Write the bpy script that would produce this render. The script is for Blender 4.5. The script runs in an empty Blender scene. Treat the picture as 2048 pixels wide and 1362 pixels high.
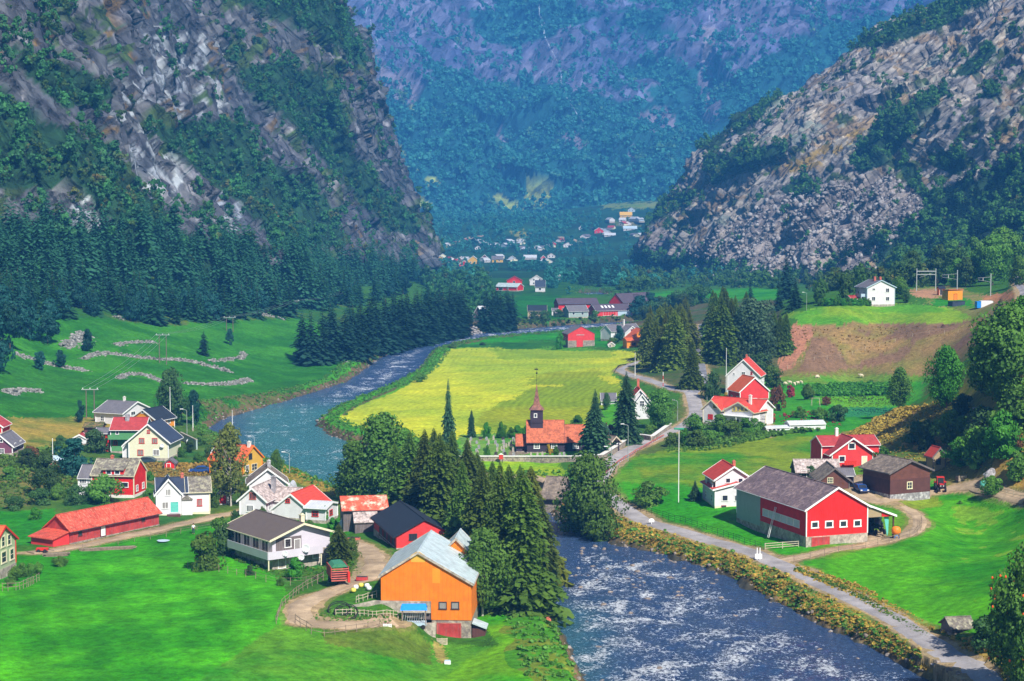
import bpy, math, random
import numpy as np
from mathutils import Vector, Matrix
rnd = random.Random(11)
rng = np.random.default_rng(7)
C = bpy.context.scene.collection
# ---------------------------------------------------------------- camera model (authoring units: pixels of the 2048 px wide photograph)
FL, PCX, PCY, CZ = 3500.0, 1024.0, 681.0, 57.0
TH = math.atan(262.0/FL); CT, ST = math.cos(TH), math.sin(TH)
def ray(px, py):
    dx = (px-PCX)/FL; dz = -(py-PCY)/FL
    return dx, CT+dz*ST, -ST+dz*CT
def at_z(px, py, z):
    X, Y, Z = ray(px, py); t = (z-CZ)/Z
    return X*t, Y*t
def proj(x, y, z):
    z = z-CZ
    f = y*CT-z*ST; u = y*ST+z*CT
    return PCX+FL*x/f, PCY-FL*u/f
# ---------------------------------------------------------------- numeric noise
def h3(i, j, k, seed=0):
    n = (i.astype(np.int64)*374761393+j.astype(np.int64)*668265263+k.astype(np.int64)*2147483647+seed*974634777) & 0xffffffff
    n = ((n ^ (n >> 13))*1274126177) & 0xffffffff
    n = ((n ^ (n >> 16))*2246822519) & 0xffffffff
    return ((n ^ (n >> 15)) & 0xffffff)/float(0xffffff)
def vnoise(x, y, z, seed=0):
    i, j, k = np.floor(x), np.floor(y), np.floor(z)
    a, b, c = x-i, y-j, z-k
    a, b, c = a*a*(3-2*a), b*b*(3-2*b), c*c*(3-2*c)
    r = 0
    for di in (0, 1):
        wa = a if di else 1-a
        for dj in (0, 1):
            wb = b if dj else 1-b
            for dk in (0, 1):
                wc = c if dk else 1-c
                r = r+wa*wb*wc*h3(i+di, j+dj, k+dk, seed)
    return r*2-1
def fbm(x, y, z, o=4, seed=0):
    r, a, f = 0, 1.0, 1.0
    for q in range(o):
        r = r+a*vnoise(x*f+q*7.3, y*f+q*3.1, z*f+q*5.7, seed+q); a *= .5; f *= 2.03
    return r
def crag(x, y, z, seed=0, tilt=.9):
    """faceted blocks: every cell of a random partition gets a height and a tilt of its own"""
    i, j, k = np.floor(x), np.floor(y), np.floor(z)
    best = np.full(x.shape, 9.0); val = np.zeros(x.shape)
    for di in (-1, 0, 1):
        for dj in (-1, 0, 1):
            for dk in (-1, 0, 1):
                I, J, K = i+di, j+dj, k+dk
                fx, fy, fz = I+h3(I, J, K, seed), J+h3(I, J, K, seed+1), K+h3(I, J, K, seed+2)
                ax, ay, az = x-fx, y-fy, z-fz
                d = ax*ax+ay*ay+az*az
                m = d < best
                v = h3(I, J, K, seed+3)*2-1+tilt*(ax*(h3(I, J, K, seed+4)*2-1)+ay*(h3(I, J, K, seed+5)*2-1)+az*(h3(I, J, K, seed+6)*2-1))*2
                best = np.where(m, d, best); val = np.where(m, v, val)
    return val
def inpoly(px, py, poly):
    r = np.zeros(np.shape(px), bool); n = len(poly)
    for a in range(n):
        x0, y0 = poly[a]; x1, y1 = poly[(a+1) % n]
        c = ((y0 > py) != (y1 > py)) & (px < (x1-x0)*(py-y0)/((y1-y0) or 1e-9)+x0)
        r ^= c
    return r
def segdist(x, y, pts, closed=False):
    d = np.full(np.shape(x), 1e9); n = len(pts)
    for a in range(n if closed else n-1):
        x0, y0 = pts[a]; x1, y1 = pts[(a+1) % n]
        ex, ey = x1-x0, y1-y0
        t = np.clip(((x-x0)*ex+(y-y0)*ey)/(ex*ex+ey*ey+1e-12), 0, 1)
        d = np.minimum(d, (x-x0-t*ex)**2+(y-y0-t*ey)**2)
    return np.sqrt(d)
def sstep(a, b, x):
    t = np.clip((x-a)/(b-a), 0, 1); return t*t*(3-2*t)
# ---------------------------------------------------------------- ground heights: a smooth surface through surveyed spots (px, py, z above the water)
CP = [(0,1362,5),(300,1362,4.5),(700,1362,3.5),(1000,1362,2.5),(1130,1330,2),(-400,1362,8),(0,1200,5),(300,1200,5),(520,1150,5),(640,1230,5.2),(740,1230,4.6),(700,1180,5.6),(762,1199,6.0),
 (800,1255,3.6),(850,1280,1.8),(905,1286,1.0),(945,1284,.9),(980,1240,1.6),(1000,1290,1.8),(780,1120,5.5),(600,1140,4),(450,1080,4),(200,1090,4),(0,1100,4.5),(-400,1100,8),(100,1000,4.5),(350,1030,4),(560,1030,4),
 (700,1080,4),(900,1120,4),(250,920,4.5),(0,910,6),(-400,900,10),(450,950,3.5),(300,840,5),(100,840,7),(-400,800,18),(450,790,4),(300,750,8),(100,750,10),(300,700,11.5),(100,690,15),(300,650,16),(100,650,20),(-200,650,26),
 (500,700,6.5),(500,650,12),(590,640,10),(600,720,3),(700,740,2.2),(640,700,5),(760,690,3),(850,560,8),(750,600,10),(860,650,3),(950,650,3),(1000,600,4),(900,600,4),(1100,560,5),(1040,580,4.5),
 (1100,630,3),(1000,698,1.2),(960,690,1.0),(1050,682,1.0),(1140,675,1.0),(900,700,1.2),(1100,700,1.4),(1200,668,1.1),(1240,662,1.1),(800,800,2.2),(700,850,2.0),(1000,800,3),(1150,740,3),(1150,692,1.7),(1240,700,3.5),(1240,740,4),(1000,900,4),(1100,907,4),(1050,950,3),(1200,925,4.5),(1200,850,4),
 (1250,1005,2.9),(1400,1066,2.4),(1560,1120,2.5),(1700,1186,2.4),(1900,1310,2.4),(1300,1040,2.5),(1480,1094,2.4),(1800,1240,2.4),(2048,1362,4),(2300,1362,4),(1650,1100,3.5),(1740,1086,3.6),(1450,1010,4),(1300,960,4),(1350,860,5),(1460,850,5),(1390,800,6.5),
 (1600,940,5),(1700,930,5.5),(1830,990,4.5),(1860,1050,4.2),(1960,985,6),(2048,1000,7),(2300,1000,11),(2048,1100,6),(1900,1150,4),(2048,1250,6),(1580,850,5.5),(1650,800,5.2),(1700,745,6),(1560,745,6.5),(1850,745,7.5),
 (1570,648,19),(1700,645,20),(1850,645,20.5),(1950,650,21),(1757,608,24),(1600,622,22.5),(1900,600,25),(1980,600,26),(2030,590,30),(2200,600,34),(1520,640,15),(1480,680,11),
 (1780,955,6.5),(1900,900,10),(2048,900,13),(1850,810,15),(2048,800,22),(2000,700,28),(2048,640,32),(2300,800,24),(2300,650,36),(1760,860,7.5),
 (1400,650,10),(1400,720,9),(1300,700,6),(1390,780,7.5),(1400,590,8),(1300,620,4),(1540,575,9),(1700,575,9),(1500,564,3),(1650,560,8),(1200,600,3),(1260,632,3.5),
 (1000,520,.8),(1250,520,.8),(800,520,6),(1000,500,8),(900,480,16),(1100,480,16),(1250,470,23.5),(1250,450,35),(1250,430,49),(1000,450,35),(1024,437,42),(700,437,46),(1400,430,49),(1700,437,48),(300,437,47),(2100,437,47),(1400,520,6)]
_u, _v, _z = [], [], []
for a, b, z in CP:
    x, y = at_z(a, b, z); _u.append(x/y*6); _v.append(math.log(y)*1.6); _z.append(z)
_u, _v, _z = map(np.array, (_u, _v, _z))
def _U(r2): return r2*np.log(r2+1e-12)
_n = len(_u)
_K = _U((_u[:, None]-_u)**2+(_v[:, None]-_v)**2)+np.eye(_n)*.004
_Pm = np.stack([np.ones(_n), _u, _v], 1)
_A = np.zeros((_n+3, _n+3)); _A[:_n, :_n] = _K; _A[:_n, _n:] = _Pm; _A[_n:, :_n] = _Pm.T
_w = np.linalg.solve(_A, np.concatenate([_z, np.zeros(3)]))
def Hsmooth(x, y):
    x = np.asarray(x, float); y = np.maximum(np.asarray(y, float), 150)
    u = np.clip(x/y, -.46, .46)*6; v = np.clip(np.log(y), None, 8.15)*1.6
    r = _w[_n]+_w[_n+1]*u+_w[_n+2]*v
    for a in range(_n): r = r+_w[a]*_U((u-_u[a])**2+(v-_v[a])**2)
    return r
# ---------------------------------------------------------------- river outline at the water line
RIV_OUT = [(1185,1420),(1165,1362),(1132,1290),(1104,1240),(1080,1212),(1080,1150),(1078,1080),(1075,1035),(1050,1010),(960,1015),(860,1020),(760,1012),(690,997),(640,975),(590,950),(540,930),(500,910),(445,885),(412,862),(440,840),(500,822),(570,803),(640,780),(690,765),(728,740),(760,715),(820,696),(880,682),(950,668),(1050,657),(1140,650),(1240,644),(1330,640),(1345,643)]
RIV_IN = [(1345,650),(1240,655),(1140,664),(1050,672),(960,681),(905,690),(868,702),(850,722),(830,748),(770,780),(700,806),(655,828),(632,850),(655,868),(710,888),(780,930),(860,972),(960,985),(1050,985),(1085,1000),(1112,1035),(1150,1064),(1190,1076),(1240,1090),(1330,1110),(1450,1150),(1600,1230),(1750,1300),(1860,1362),(1960,1430)]
RIV = [at_z(a, b, 0.0) for a, b in RIV_OUT+RIV_IN]
RIV_B = [at_z(a, b, 0.0) for a, b in [(1165,586),(1200,585),(1222,592),(1205,599),(1170,598),(1150,592)]]
def rivdist(x, y):
    d = segdist(x, y, RIV, True); d = np.where(inpoly(x, y, RIV), -d, d)
    e = segdist(x, y, RIV_B, True); e = np.where(inpoly(x, y, RIV_B), -e, e)
    return np.minimum(d, e)
def carve(h, d):
    cap = np.where(d < 0, np.maximum(-1.6, d*.5), np.where(d < 3.5, d*.85, 2.97+(d-3.5)*1.2))
    return np.minimum(h, cap)
def Hf(x, y):
    x = np.asarray(x, float); y = np.asarray(y, float)
    h = np.maximum(Hsmooth(x, y), .9)
    return carve(h, rivdist(x, y))
_TY = np.exp(np.linspace(math.log(170), math.log(3300), 1500))
def hit(px, py):
    """where the sight line through a photograph pixel meets the ground"""
    X, Y, Z = ray(px, py)
    t = _TY/Y; x, z = X*t, CZ+Z*t
    h = Hf(x, _TY); dlt = z-h
    i = np.argmax(dlt < 0)
    if i == 0: i = 1
    f = dlt[i-1]/(dlt[i-1]-dlt[i])
    y = _TY[i-1]+f*(_TY[i]-_TY[i-1]); t = y/Y
    return X*t, y, CZ+Z*t
# ---------------------------------------------------------------- mesh helpers
def raw_mesh(name, V, Fc, n=None):
    """V (N,3) array, Fc (M,k) array"""
    me = bpy.data.meshes.new(name); V = np.asarray(V, np.float32); Fc = np.asarray(Fc, np.int32)
    m, k = Fc.shape
    me.vertices.add(len(V)); me.vertices.foreach_set('co', V.ravel())
    me.loops.add(m*k); me.loops.foreach_set('vertex_index', Fc.ravel())
    me.polygons.add(m); me.polygons.foreach_set('loop_start', np.arange(0, m*k, k, dtype=np.int32))
    me.polygons.foreach_set('loop_total', np.full(m, k, np.int32))
    me.update(calc_edges=True)
    return me
def vcol(me, col):
    a = me.color_attributes.new('Col', 'FLOAT_COLOR', 'POINT')
    c = np.ones((len(col), 4), np.float32); c[:, :3] = col; a.data.foreach_set('color', c.ravel())
def obj(name, me, mat=None, parent=None, smooth=False):
    o = bpy.data.objects.new(name, me); C.objects.link(o)
    if mat is not None and len(me.materials) == 0: me.materials.append(mat)
    if parent is not None: o.parent = parent
    if smooth: me.polygons.foreach_set('use_smooth', np.ones(len(me.polygons), bool))
    return o
def tag(o, label=None, cat=None, group=None, kind=None):
    if label: o['label'] = label
    if cat: o['category'] = cat
    if group: o['group'] = group
    if kind: o['kind'] = kind
    return o
def empty(name, loc, rz=0):
    o = bpy.data.objects.new(name, None); C.objects.link(o); o.location = loc; o.rotation_euler = (0, 0, rz); o.empty_display_size = .5
    return o
class MB:
    def __init__(s): s.v, s.f = [], []
    def add(s, vs, fs):
        b = len(s.v); s.v += [tuple(p) for p in vs]; s.f += [tuple(b+i for i in f) for f in fs]; return s
    def box(s, x0, x1, y0, y1, z0, z1):
        return s.add([(x0,y0,z0),(x1,y0,z0),(x1,y1,z0),(x0,y1,z0),(x0,y0,z1),(x1,y0,z1),(x1,y1,z1),(x0,y1,z1)],
                     [(3,2,1,0),(4,5,6,7),(0,1,5,4),(1,2,6,5),(2,3,7,6),(3,0,4,7)])
    def prism(s, poly, d):
        n = len(poly); q = [(p[0]+d[0], p[1]+d[1], p[2]+d[2]) for p in poly]
        return s.add(list(poly)+q, [tuple(range(n-1, -1, -1)), tuple(range(n, 2*n))]+[(i, (i+1) % n, n+(i+1) % n, n+i) for i in range(n)])
    def tube(s, p, q, r, r2=None, n=8, caps=True):
        p, q = Vector(p), Vector(q); a = (q-p).normalized(); u = a.orthogonal().normalized(); w = a.cross(u); r2 = r if r2 is None else r2
        vs = [p+(u*math.cos(2*math.pi*i/n)+w*math.sin(2*math.pi*i/n))*r for i in range(n)]+[q+(u*math.cos(2*math.pi*i/n)+w*math.sin(2*math.pi*i/n))*r2 for i in range(n)]
        return s.add(vs, [(i, (i+1) % n, n+(i+1) % n, n+i) for i in range(n)]+([tuple(range(n-1, -1, -1)), tuple(range(n, 2*n))] if caps else []))
    def bar(s, p, q, w, h):
        p, q = Vector(p), Vector(q); a = (q-p).normalized(); side = a.cross(Vector((0, 0, 1)))
        side = Vector((1, 0, 0)) if side.length < 1e-3 else side.normalized()
        up = side.cross(a).normalized(); A, B = side*w/2, up*h/2
        return s.add([p-A-B, p+A-B, p+A+B, p-A+B, q-A-B, q+A-B, q+A+B, q-A+B], [(3,2,1,0),(4,5,6,7),(0,1,5,4),(1,2,6,5),(2,3,7,6),(3,0,4,7)])
    def lathe(s, c, prof, n=14, axis='z'):
        vs = []
        for r, h in prof:
            for i in range(n):
                a = 2*math.pi*i/n; p = (r*math.cos(a), r*math.sin(a), h)
                if axis == 'x': p = (h, p[0], p[1])
                if axis == 'y': p = (p[0], h, p[1])
                vs.append((c[0]+p[0], c[1]+p[1], c[2]+p[2]))
        m = len(prof)
        fs = [(k*n+i, k*n+(i+1) % n, (k+1)*n+(i+1) % n, (k+1)*n+i) for k in range(m-1) for i in range(n)]+[tuple(range(n-1, -1, -1)), tuple(range((m-1)*n, m*n))]
        return s.add(vs, fs)
    def mesh(s, name):
        me = bpy.data.meshes.new(name); me.from_pydata(s.v, [], s.f); me.update(); return me
    def build(s, name, mat, parent=None, smooth=False, bevel=0):
        me = s.mesh(name)
        if bevel:
            import bmesh
            bm = bmesh.new(); bm.from_mesh(me); bmesh.ops.recalc_face_normals(bm, faces=bm.faces)
            bmesh.ops.bevel(bm, geom=list(bm.edges), offset=bevel, segments=1, affect='EDGES', clamp_overlap=True); bm.to_mesh(me); bm.free()
        return obj(name, me, mat, parent, smooth)
HAZE_D, SKY_S, SUN_S, EXPO = 1.5e-4, .06, 5.0, .62
# ---------------------------------------------------------------- materials
def new_mat(name):
    m = bpy.data.materials.new(name); m.use_nodes = True; nt = m.node_tree
    return m, nt, nt.nodes['Principled BSDF']
def nd(nt, typ, **kw):
    n = nt.nodes.new(typ)
    for k, v in kw.items():
        if k in n.inputs.keys(): n.inputs[k].default_value = v
        else: setattr(n, k, v)
    return n
def setin(n, i, v): n.inputs[i].default_value = v
def ramp(nt, fac, stops):
    r = nt.nodes.new('ShaderNodeValToRGB'); e = r.color_ramp.elements
    while len(e) < len(stops): e.new(.5)
    for q, (p, c) in zip(e, stops): q.position = p; q.color = (*c, 1) if len(c) == 3 else c
    nt.links.new(fac, r.inputs['Fac']); return r.outputs['Color']
def mixc(nt, fac, a, b, mode='MIX'):
    m = nt.nodes.new('ShaderNodeMix'); m.data_type = 'RGBA'; m.blend_type = mode
    for s, v in ((m.inputs['Factor'], fac), (m.inputs['A'], a), (m.inputs['B'], b)):
        s = [i for i in m.inputs if i.name == s.name and (i.type == 'RGBA' or s.name == 'Factor' and i.type == 'VALUE')][0]
        if isinstance(v, (int, float)): s.default_value = v
        elif isinstance(v, tuple): s.default_value = (*v, 1) if len(v) == 3 else v
        else: nt.links.new(v, s)
    return [o for o in m.outputs if o.type == 'RGBA'][0]
def noise(nt, vec, scale, detail=4, rough=.6, dist=0.0):
    n = nt.nodes.new('ShaderNodeTexNoise'); setin(n, 'Scale', scale); setin(n, 'Detail', detail); setin(n, 'Roughness', rough); setin(n, 'Distortion', dist)
    nt.links.new(vec, n.inputs['Vector']); return n.outputs['Fac']
def bump(nt, bsdf, h, dist, strength=1.0, prev=None):
    b = nt.nodes.new('ShaderNodeBump'); setin(b, 'Distance', dist); setin(b, 'Strength', strength); nt.links.new(h, b.inputs['Height'])
    if prev is not None: nt.links.new(prev, b.inputs['Normal'])
    nt.links.new(b.outputs['Normal'], bsdf.inputs['Normal']); return b.outputs['Normal']
def coords(nt, which='Object', scale=None, rot=None):
    t = nt.nodes.new('ShaderNodeTexCoord'); v = t.outputs[which]
    if scale or rot:
        m = nt.nodes.new('ShaderNodeMapping'); nt.links.new(v, m.inputs['Vector'])
        if scale: m.inputs['Scale'].default_value = scale
        if rot: m.inputs['Rotation'].default_value = rot
        v = m.outputs['Vector']
    return v
def geo(nt): return nt.nodes.new('ShaderNodeNewGeometry').outputs['Position']
def wave(nt, vec, scale, direction='X', profile='SIN', dist=0.0):
    w = nt.nodes.new('ShaderNodeTexWave'); w.bands_direction = direction; w.wave_profile = profile; setin(w, 'Scale', scale); setin(w, 'Distortion', dist)
    nt.links.new(vec, w.inputs['Vector']); return w.outputs['Fac']
MAT = {}
def clad(name, col, direction='Z', period=.22, wear=.25, wearcol=None, rough=.75, bd=.015):
    """boarded or sheeted surface: boards as a bump, dirt and fading as colour"""
    m, nt, b = new_mat(name); v = coords(nt)
    base = mixc(nt, ramp(nt, noise(nt, v, .9, 5, .65), [(.35, (0, 0, 0)), (.75, (1, 1, 1))]), tuple(c*(1-wear*.5) for c in col), tuple(min(1, c*(1+wear*.35)) for c in col))

    v2 = coords(nt, 'Object', (3, 3, .35) if direction == 'X' else ((.6, .6, 5) if direction == 'Z' else (.5, 3, 3)))
    st = ramp(nt, noise(nt, v2, 1.3, 4, .7), [(.5, (0, 0, 0)), (.72, (1, 1, 1))])
    f = nt.nodes.new('ShaderNodeMath'); f.operation = 'MULTIPLY'; nt.links.new(st, f.inputs[0]); f.inputs[1].default_value = wear
    base = mixc(nt, f.outputs[0], base, wearcol or tuple(c*.55 for c in col))
    w = wave(nt, coords(nt, 'Object', None, (0, 0, .785)) if direction == 'X' and 'board' in name else v, .314/period, direction, 'SAW')
    ln = ramp(nt, w, [(0, (.78,)*3), (.16, (1,)*3)])
    base = mixc(nt, 1.0, base, ln, 'MULTIPLY')
    nt.links.new(base, b.inputs['Base Color']); setin(b, 'Roughness', rough); setin(b, 'Specular IOR Level', .25)
    bump(nt, b, w, bd)
    MAT[name] = m; return m
def plain(name, col, rough=.6, metal=0.0, var=.2, scale=3.0, spec=.3):
    m, nt, b = new_mat(name); v = coords(nt)
    n = noise(nt, v, scale, 4, .6)
    nt.links.new(mixc(nt, ramp(nt, n, [(.3, (0, 0, 0)), (.7, (1, 1, 1))]), tuple(c*(1-var) for c in col), tuple(min(1, c*(1+var)) for c in col)), b.inputs['Base Color'])
    setin(b, 'Roughness', rough); setin(b, 'Metallic', metal); setin(b, 'Specular IOR Level', spec)
    bump(nt, b, n, .01, .5)
    MAT[name] = m; return m
def mossy(name, col, patch, cover=.55, rough=.85, scale=1.2):
    m, nt, b = new_mat(name); v = coords(nt)
    p = ramp(nt, noise(nt, v, scale, 6, .7), [(cover-.06, (0, 0, 0)), (cover+.06, (1, 1, 1))])
    c = mixc(nt, p, col, patch)
    vo = nt.nodes.new('ShaderNodeTexVoronoi'); setin(vo, 'Scale', 2.6); nt.links.new(v, vo.inputs['Vector'])
    sp_ = nt.nodes.new('ShaderNodeSeparateColor'); nt.links.new(vo.outputs['Color'], sp_.inputs[0])
    c = mixc(nt, 1.0, c, ramp(nt, sp_.outputs[0], [(0, (.72,)*3), (1, (1.3,)*3)]), 'MULTIPLY')
    nt.links.new(c, b.inputs['Base Color']); setin(b, 'Roughness', rough)
    bump(nt, b, vo.outputs['Distance'], .04)
    MAT[name] = m; return m
def leafmat(name, dark, light, warm=None, nsc=.55):
    m, nt, b = new_mat(name); v = coords(nt)
    oi = nt.nodes.new('ShaderNodeObjectInfo')
    c = mixc(nt, ramp(nt, noise(nt, v, nsc, 5, .75), [(.33, (0, 0, 0)), (.68, (1, 1, 1))]), dark, light)
    hs = nt.nodes.new('ShaderNodeHueSaturation'); nt.links.new(c, hs.inputs['Color'])
    mp = nt.nodes.new('ShaderNodeMapRange'); nt.links.new(oi.outputs['Random'], mp.inputs['Value']); setin(mp, 'To Min', .7); setin(mp, 'To Max', 1.3)
    nt.links.new(mp.outputs[0], hs.inputs['Value'])
    mh = nt.nodes.new('ShaderNodeMapRange'); nt.links.new(oi.outputs['Random'], mh.inputs['Value']); setin(mh, 'To Min', .485); setin(mh, 'To Max', .52)
    nt.links.new(mh.outputs[0], hs.inputs['Hue'])
    c = hs.outputs['Color']
    if warm:
        c = mixc(nt, ramp(nt, noise(nt, v, nsc*.6, 3, .6), [(.60, (0, 0, 0)), (.72, (1, 1, 1))]), c, warm)
    nt.links.new(c, b.inputs['Base Color']); setin(b, 'Roughness', .6); setin(b, 'Specular IOR Level', .2)
    tr = nt.nodes.new('ShaderNodeBsdfTranslucent'); nt.links.new(c, tr.inputs['Color'])
    ms = nt.nodes.new('ShaderNodeMixShader'); setin(ms, 0, .3); nt.links.new(b.outputs[0], ms.inputs[1]); nt.links.new(tr.outputs[0], ms.inputs[2])
    nt.links.new(ms.outputs[0], nt.nodes['Material Output'].inputs['Surface'])
    MAT[name] = m; return m
def vmat(name, nscale, amp=.35, rough=.9, bd=.2, bscale=None, extra=None):
    """uses the colours given to the mesh's own vertices (fields, soil, rock, moss), broken up by noise"""
    m, nt, b = new_mat(name); v = geo(nt)
    a = nt.nodes.new('ShaderNodeAttribute'); a.attribute_name = 'Col'; c = a.outputs['Color']
    n1 = noise(nt, v, nscale, 6, .7); n2 = noise(nt, v, nscale*.09, 4, .6)
    c = mixc(nt, 1.0, c, ramp(nt, n1, [(.25, (1-amp*1.4,)*3), (.75, (1+amp,)*3)]), 'MULTIPLY')
    c = mixc(nt, 1.0, c, ramp(nt, n2, [(.3, (1-amp*.5, 1-amp*.35, 1-amp*.4)), (.7, (1+amp*.4, 1+amp*.25, 1))]), 'MULTIPLY')
    c = mixc(nt, 1.0, c, ramp(nt, noise(nt, v, nscale*4.5, 4, .8), [(.3, (.68, .72, .65)), (.5, (1,)*3), (.72, (1.45, 1.3, 1.2))]), 'MULTIPLY')
    nt.links.new(c, b.inputs['Base Color']); setin(b, 'Roughness', rough); setin(b, 'Specular IOR Level', .12)
    bump(nt, b, noise(nt, v, bscale or nscale*1.5, 6, .75), bd)
    MAT[name] = m; return m
# rock: cracked and streaked
def rockmat(name, bscale, bd, vscale, ang):
    m, nt, b = new_mat(name); v = geo(nt)
    a = nt.nodes.new('ShaderNodeAttribute'); a.attribute_name = 'Col'; c = a.outputs['Color']
    rt = nt.nodes.new('ShaderNodeMapping'); rt.inputs['Rotation'].default_value = (0, ang, 0); nt.links.new(v, rt.inputs['Vector'])
    mp = nt.nodes.new('ShaderNodeMapping'); mp.inputs['Scale'].default_value = (.34, .7, 1); nt.links.new(rt.outputs['Vector'], mp.inputs['Vector'])
    v2 = mp.outputs['Vector']
    n1 = noise(nt, v2, bscale*1.4, 9, .72, .3); n2 = noise(nt, v2, bscale*.22, 5, .65, .4)
    vo = nt.nodes.new('ShaderNodeTexVoronoi'); vo.feature = 'DISTANCE_TO_EDGE'; setin(vo, 'Scale', vscale*1.5); nt.links.new(v2, vo.inputs['Vector'])
    v3 = nt.nodes.new('ShaderNodeTexVoronoi'); v3.feature = 'F1'; setin(v3, 'Scale', vscale*3.4); nt.links.new(v2, v3.inputs['Vector'])
    sp_ = nt.nodes.new('ShaderNodeSeparateColor'); nt.links.new(v3.outputs['Color'], sp_.inputs[0])
    c = mixc(nt, 1.0, c, ramp(nt, sp_.outputs[0], [(0, (.72, .72, .75)), (1, (1.28, 1.26, 1.2))]), 'MULTIPLY')
    c = mixc(nt, 1.0, c, ramp(nt, n1, [(.32, (.6,)*3), (.5, (1,)*3), (.72, (1.4, 1.38, 1.35))]), 'MULTIPLY')
    c = mixc(nt, 1.0, c, ramp(nt, n2, [(.35, (.8, .79, .84)), (.65, (1.18, 1.14, 1.06))]), 'MULTIPLY')
    nt.links.new(c, b.inputs['Base Color']); setin(b, 'Roughness', .85); setin(b, 'Specular IOR Level', .2)
    e = ramp(nt, vo.outputs['Distance'], [(0, (0,)*3), (.14, (1,)*3)])
    n = bump(nt, b, e, bd*.9, 1.0); n = bump(nt, b, sp_.outputs[0], bd*.9, .8, n)
    bump(nt, b, n1, bd*.8, 1.0, n)
    MAT[name] = m; return m
rockmat('rock_left', .16, 3.2, .09, -.9); rockmat('rock_right', .15, 2.8, .085, .64); rockmat('rock_far', .04, 13.0, .016, .9)
vmat('ground_cover', .9, .42, .95, .12, 1.6)
# water: broken dark blue with foam
def water():
    m, nt, b = new_mat('river_water'); v = geo(nt)
    a = nt.nodes.new('ShaderNodeAttribute'); a.attribute_name = 'Col'; sep = nt.nodes.new('ShaderNodeSeparateColor'); nt.links.new(a.outputs['Color'], sep.inputs[0])
    shallow, rapid = sep.outputs[0], sep.outputs[1]
    mp = nt.nodes.new('ShaderNodeMapping'); mp.inputs['Scale'].default_value = (1, .8, 1); nt.links.new(v, mp.inputs['Vector']); v2 = mp.outputs['Vector']
    n1 = noise(nt, v2, 1.9, 9, .74, .8); n2 = noise(nt, v2, .16, 6, .7, .5); n3 = noise(nt, v2, 3.0, 5, .75, .5)
    deep = ramp(nt, n1, [(.3, (.016, .036, .10)), (.5, (.046, .10, .24)), (.68, (.12, .20, .36))])
    shal = ramp(nt, n1, [(.3, (.012, .08, .12)), (.47, (.04, .20, .25)), (.62, (.16, .42, .44))])
    c = mixc(nt, shallow, deep, shal)
    ad = nt.nodes.new('ShaderNodeMath'); ad.operation = 'MULTIPLY_ADD'; nt.links.new(n2, ad.inputs[0]); ad.inputs[1].default_value = .8; nt.links.new(n1, ad.inputs[2])
    ad1 = nt.nodes.new('ShaderNodeMath'); ad1.operation = 'MULTIPLY_ADD'; nt.links.new(n3, ad1.inputs[0]); ad1.inputs[1].default_value = .22; nt.links.new(ad.outputs[0], ad1.inputs[2])
    ad2 = nt.nodes.new('ShaderNodeMath'); ad2.operation = 'MULTIPLY_ADD'; nt.links.new(rapid, ad2.inputs[0]); ad2.inputs[1].default_value = .16; nt.links.new(ad1.outputs[0], ad2.inputs[2])
    foam = ramp(nt, ad2.outputs[0], [(.955, (0, 0, 0)), (1.0, (.85, .85, .85))])
    sc = nt.nodes.new('ShaderNodeMapRange'); nt.links.new(ad2.outputs[0], sc.inputs['Value']); setin(sc, 'From Min', 1.20); setin(sc, 'From Max', 1.29)
    c = mixc(nt, sc.outputs[0], c, (.85, .88, .92))
    nt.links.new(c, b.inputs['Base Color']); setin(b, 'Specular IOR Level', .5)
    r = nt.nodes.new('ShaderNodeMapRange'); nt.links.new(sc.outputs[0], r.inputs['Value']); setin(r, 'To Min', .12); setin(r, 'To Max', .7); nt.links.new(r.outputs[0], b.inputs['Roughness'])
    n = bump(nt, b, n1, .9, 1.0); bump(nt, b, n3, .22, 1.0, n)
    MAT['water'] = m
water()
# buildings
WHT = (.80, .79, .80)
clad('white_boards', (.74, .72, .76), 'Z', .2, .2, (.5, .48, .46)); clad('lilac_boards', (.62, .58, .66), 'Z', .2, .08)
clad('cream_boards', (.76, .74, .55), 'Z', .2, .08); clad('pale_green_boards', (.42, .5, .3), 'Z', .2, .15)
clad('red_boards', (.72, .018, .015), 'X', .3, .35, (.45, .03, .03)); clad('coral_boards', (.74, .05, .05), 'Z', .25, .3, (.5, .06, .05)); clad('faded_red_boards', (.50, .055, .05), 'X', .3, .7, (.22, .13, .13))
clad('orange_boards', (.86, .21, .012), 'X', .4, .35, (.62, .15, .02)); clad('yellow_boards', (.72, .42, .06), 'Z', .2, .12); clad('amber_boards', (.83, .30, .02), 'Z', .2, .12)
clad('green_boards', (.10, .30, .12), 'Z', .2, .15); clad('brown_boards', (.115, .045, .04), 'X', .25, .4, (.05, .025, .03)); clad('brown_log', (.16, .06, .045), 'Z', .3, .5, (.07, .03, .03))
clad('grey_boards', (.16, .13, .13), 'X', .25, .5, (.3, .27, .27)); clad('church_boards', (.05, .035, .055), 'X', .3, .3, (.08, .05, .07)); clad('teal_grey_boards', (.34, .43, .42), 'X', .3, .2)
clad('tan_boards', (.40, .30, .18), 'Z', .25, .2); clad('pale_blue_boards', (.45, .58, .68), 'Z', .25, .1); clad('purple_boards', (.2, .07, .12), 'X', .2, .3)
clad('red_tiles', (.62, .07, .045), 'X', .45, .3, (.42, .045, .04), .7, .04); clad('orange_tiles', (.66, .13, .045), 'X', .45, .3, (.5, .07, .03), .7, .04)
clad('dusky_red_tiles', (.42, .05, .05), 'X', .5, .5, (.42, .12, .12), .7, .04); clad('tin_red', (.66, .085, .05), 'Y', .8, .9, (.60, .33, .22), .55, .03)
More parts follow.
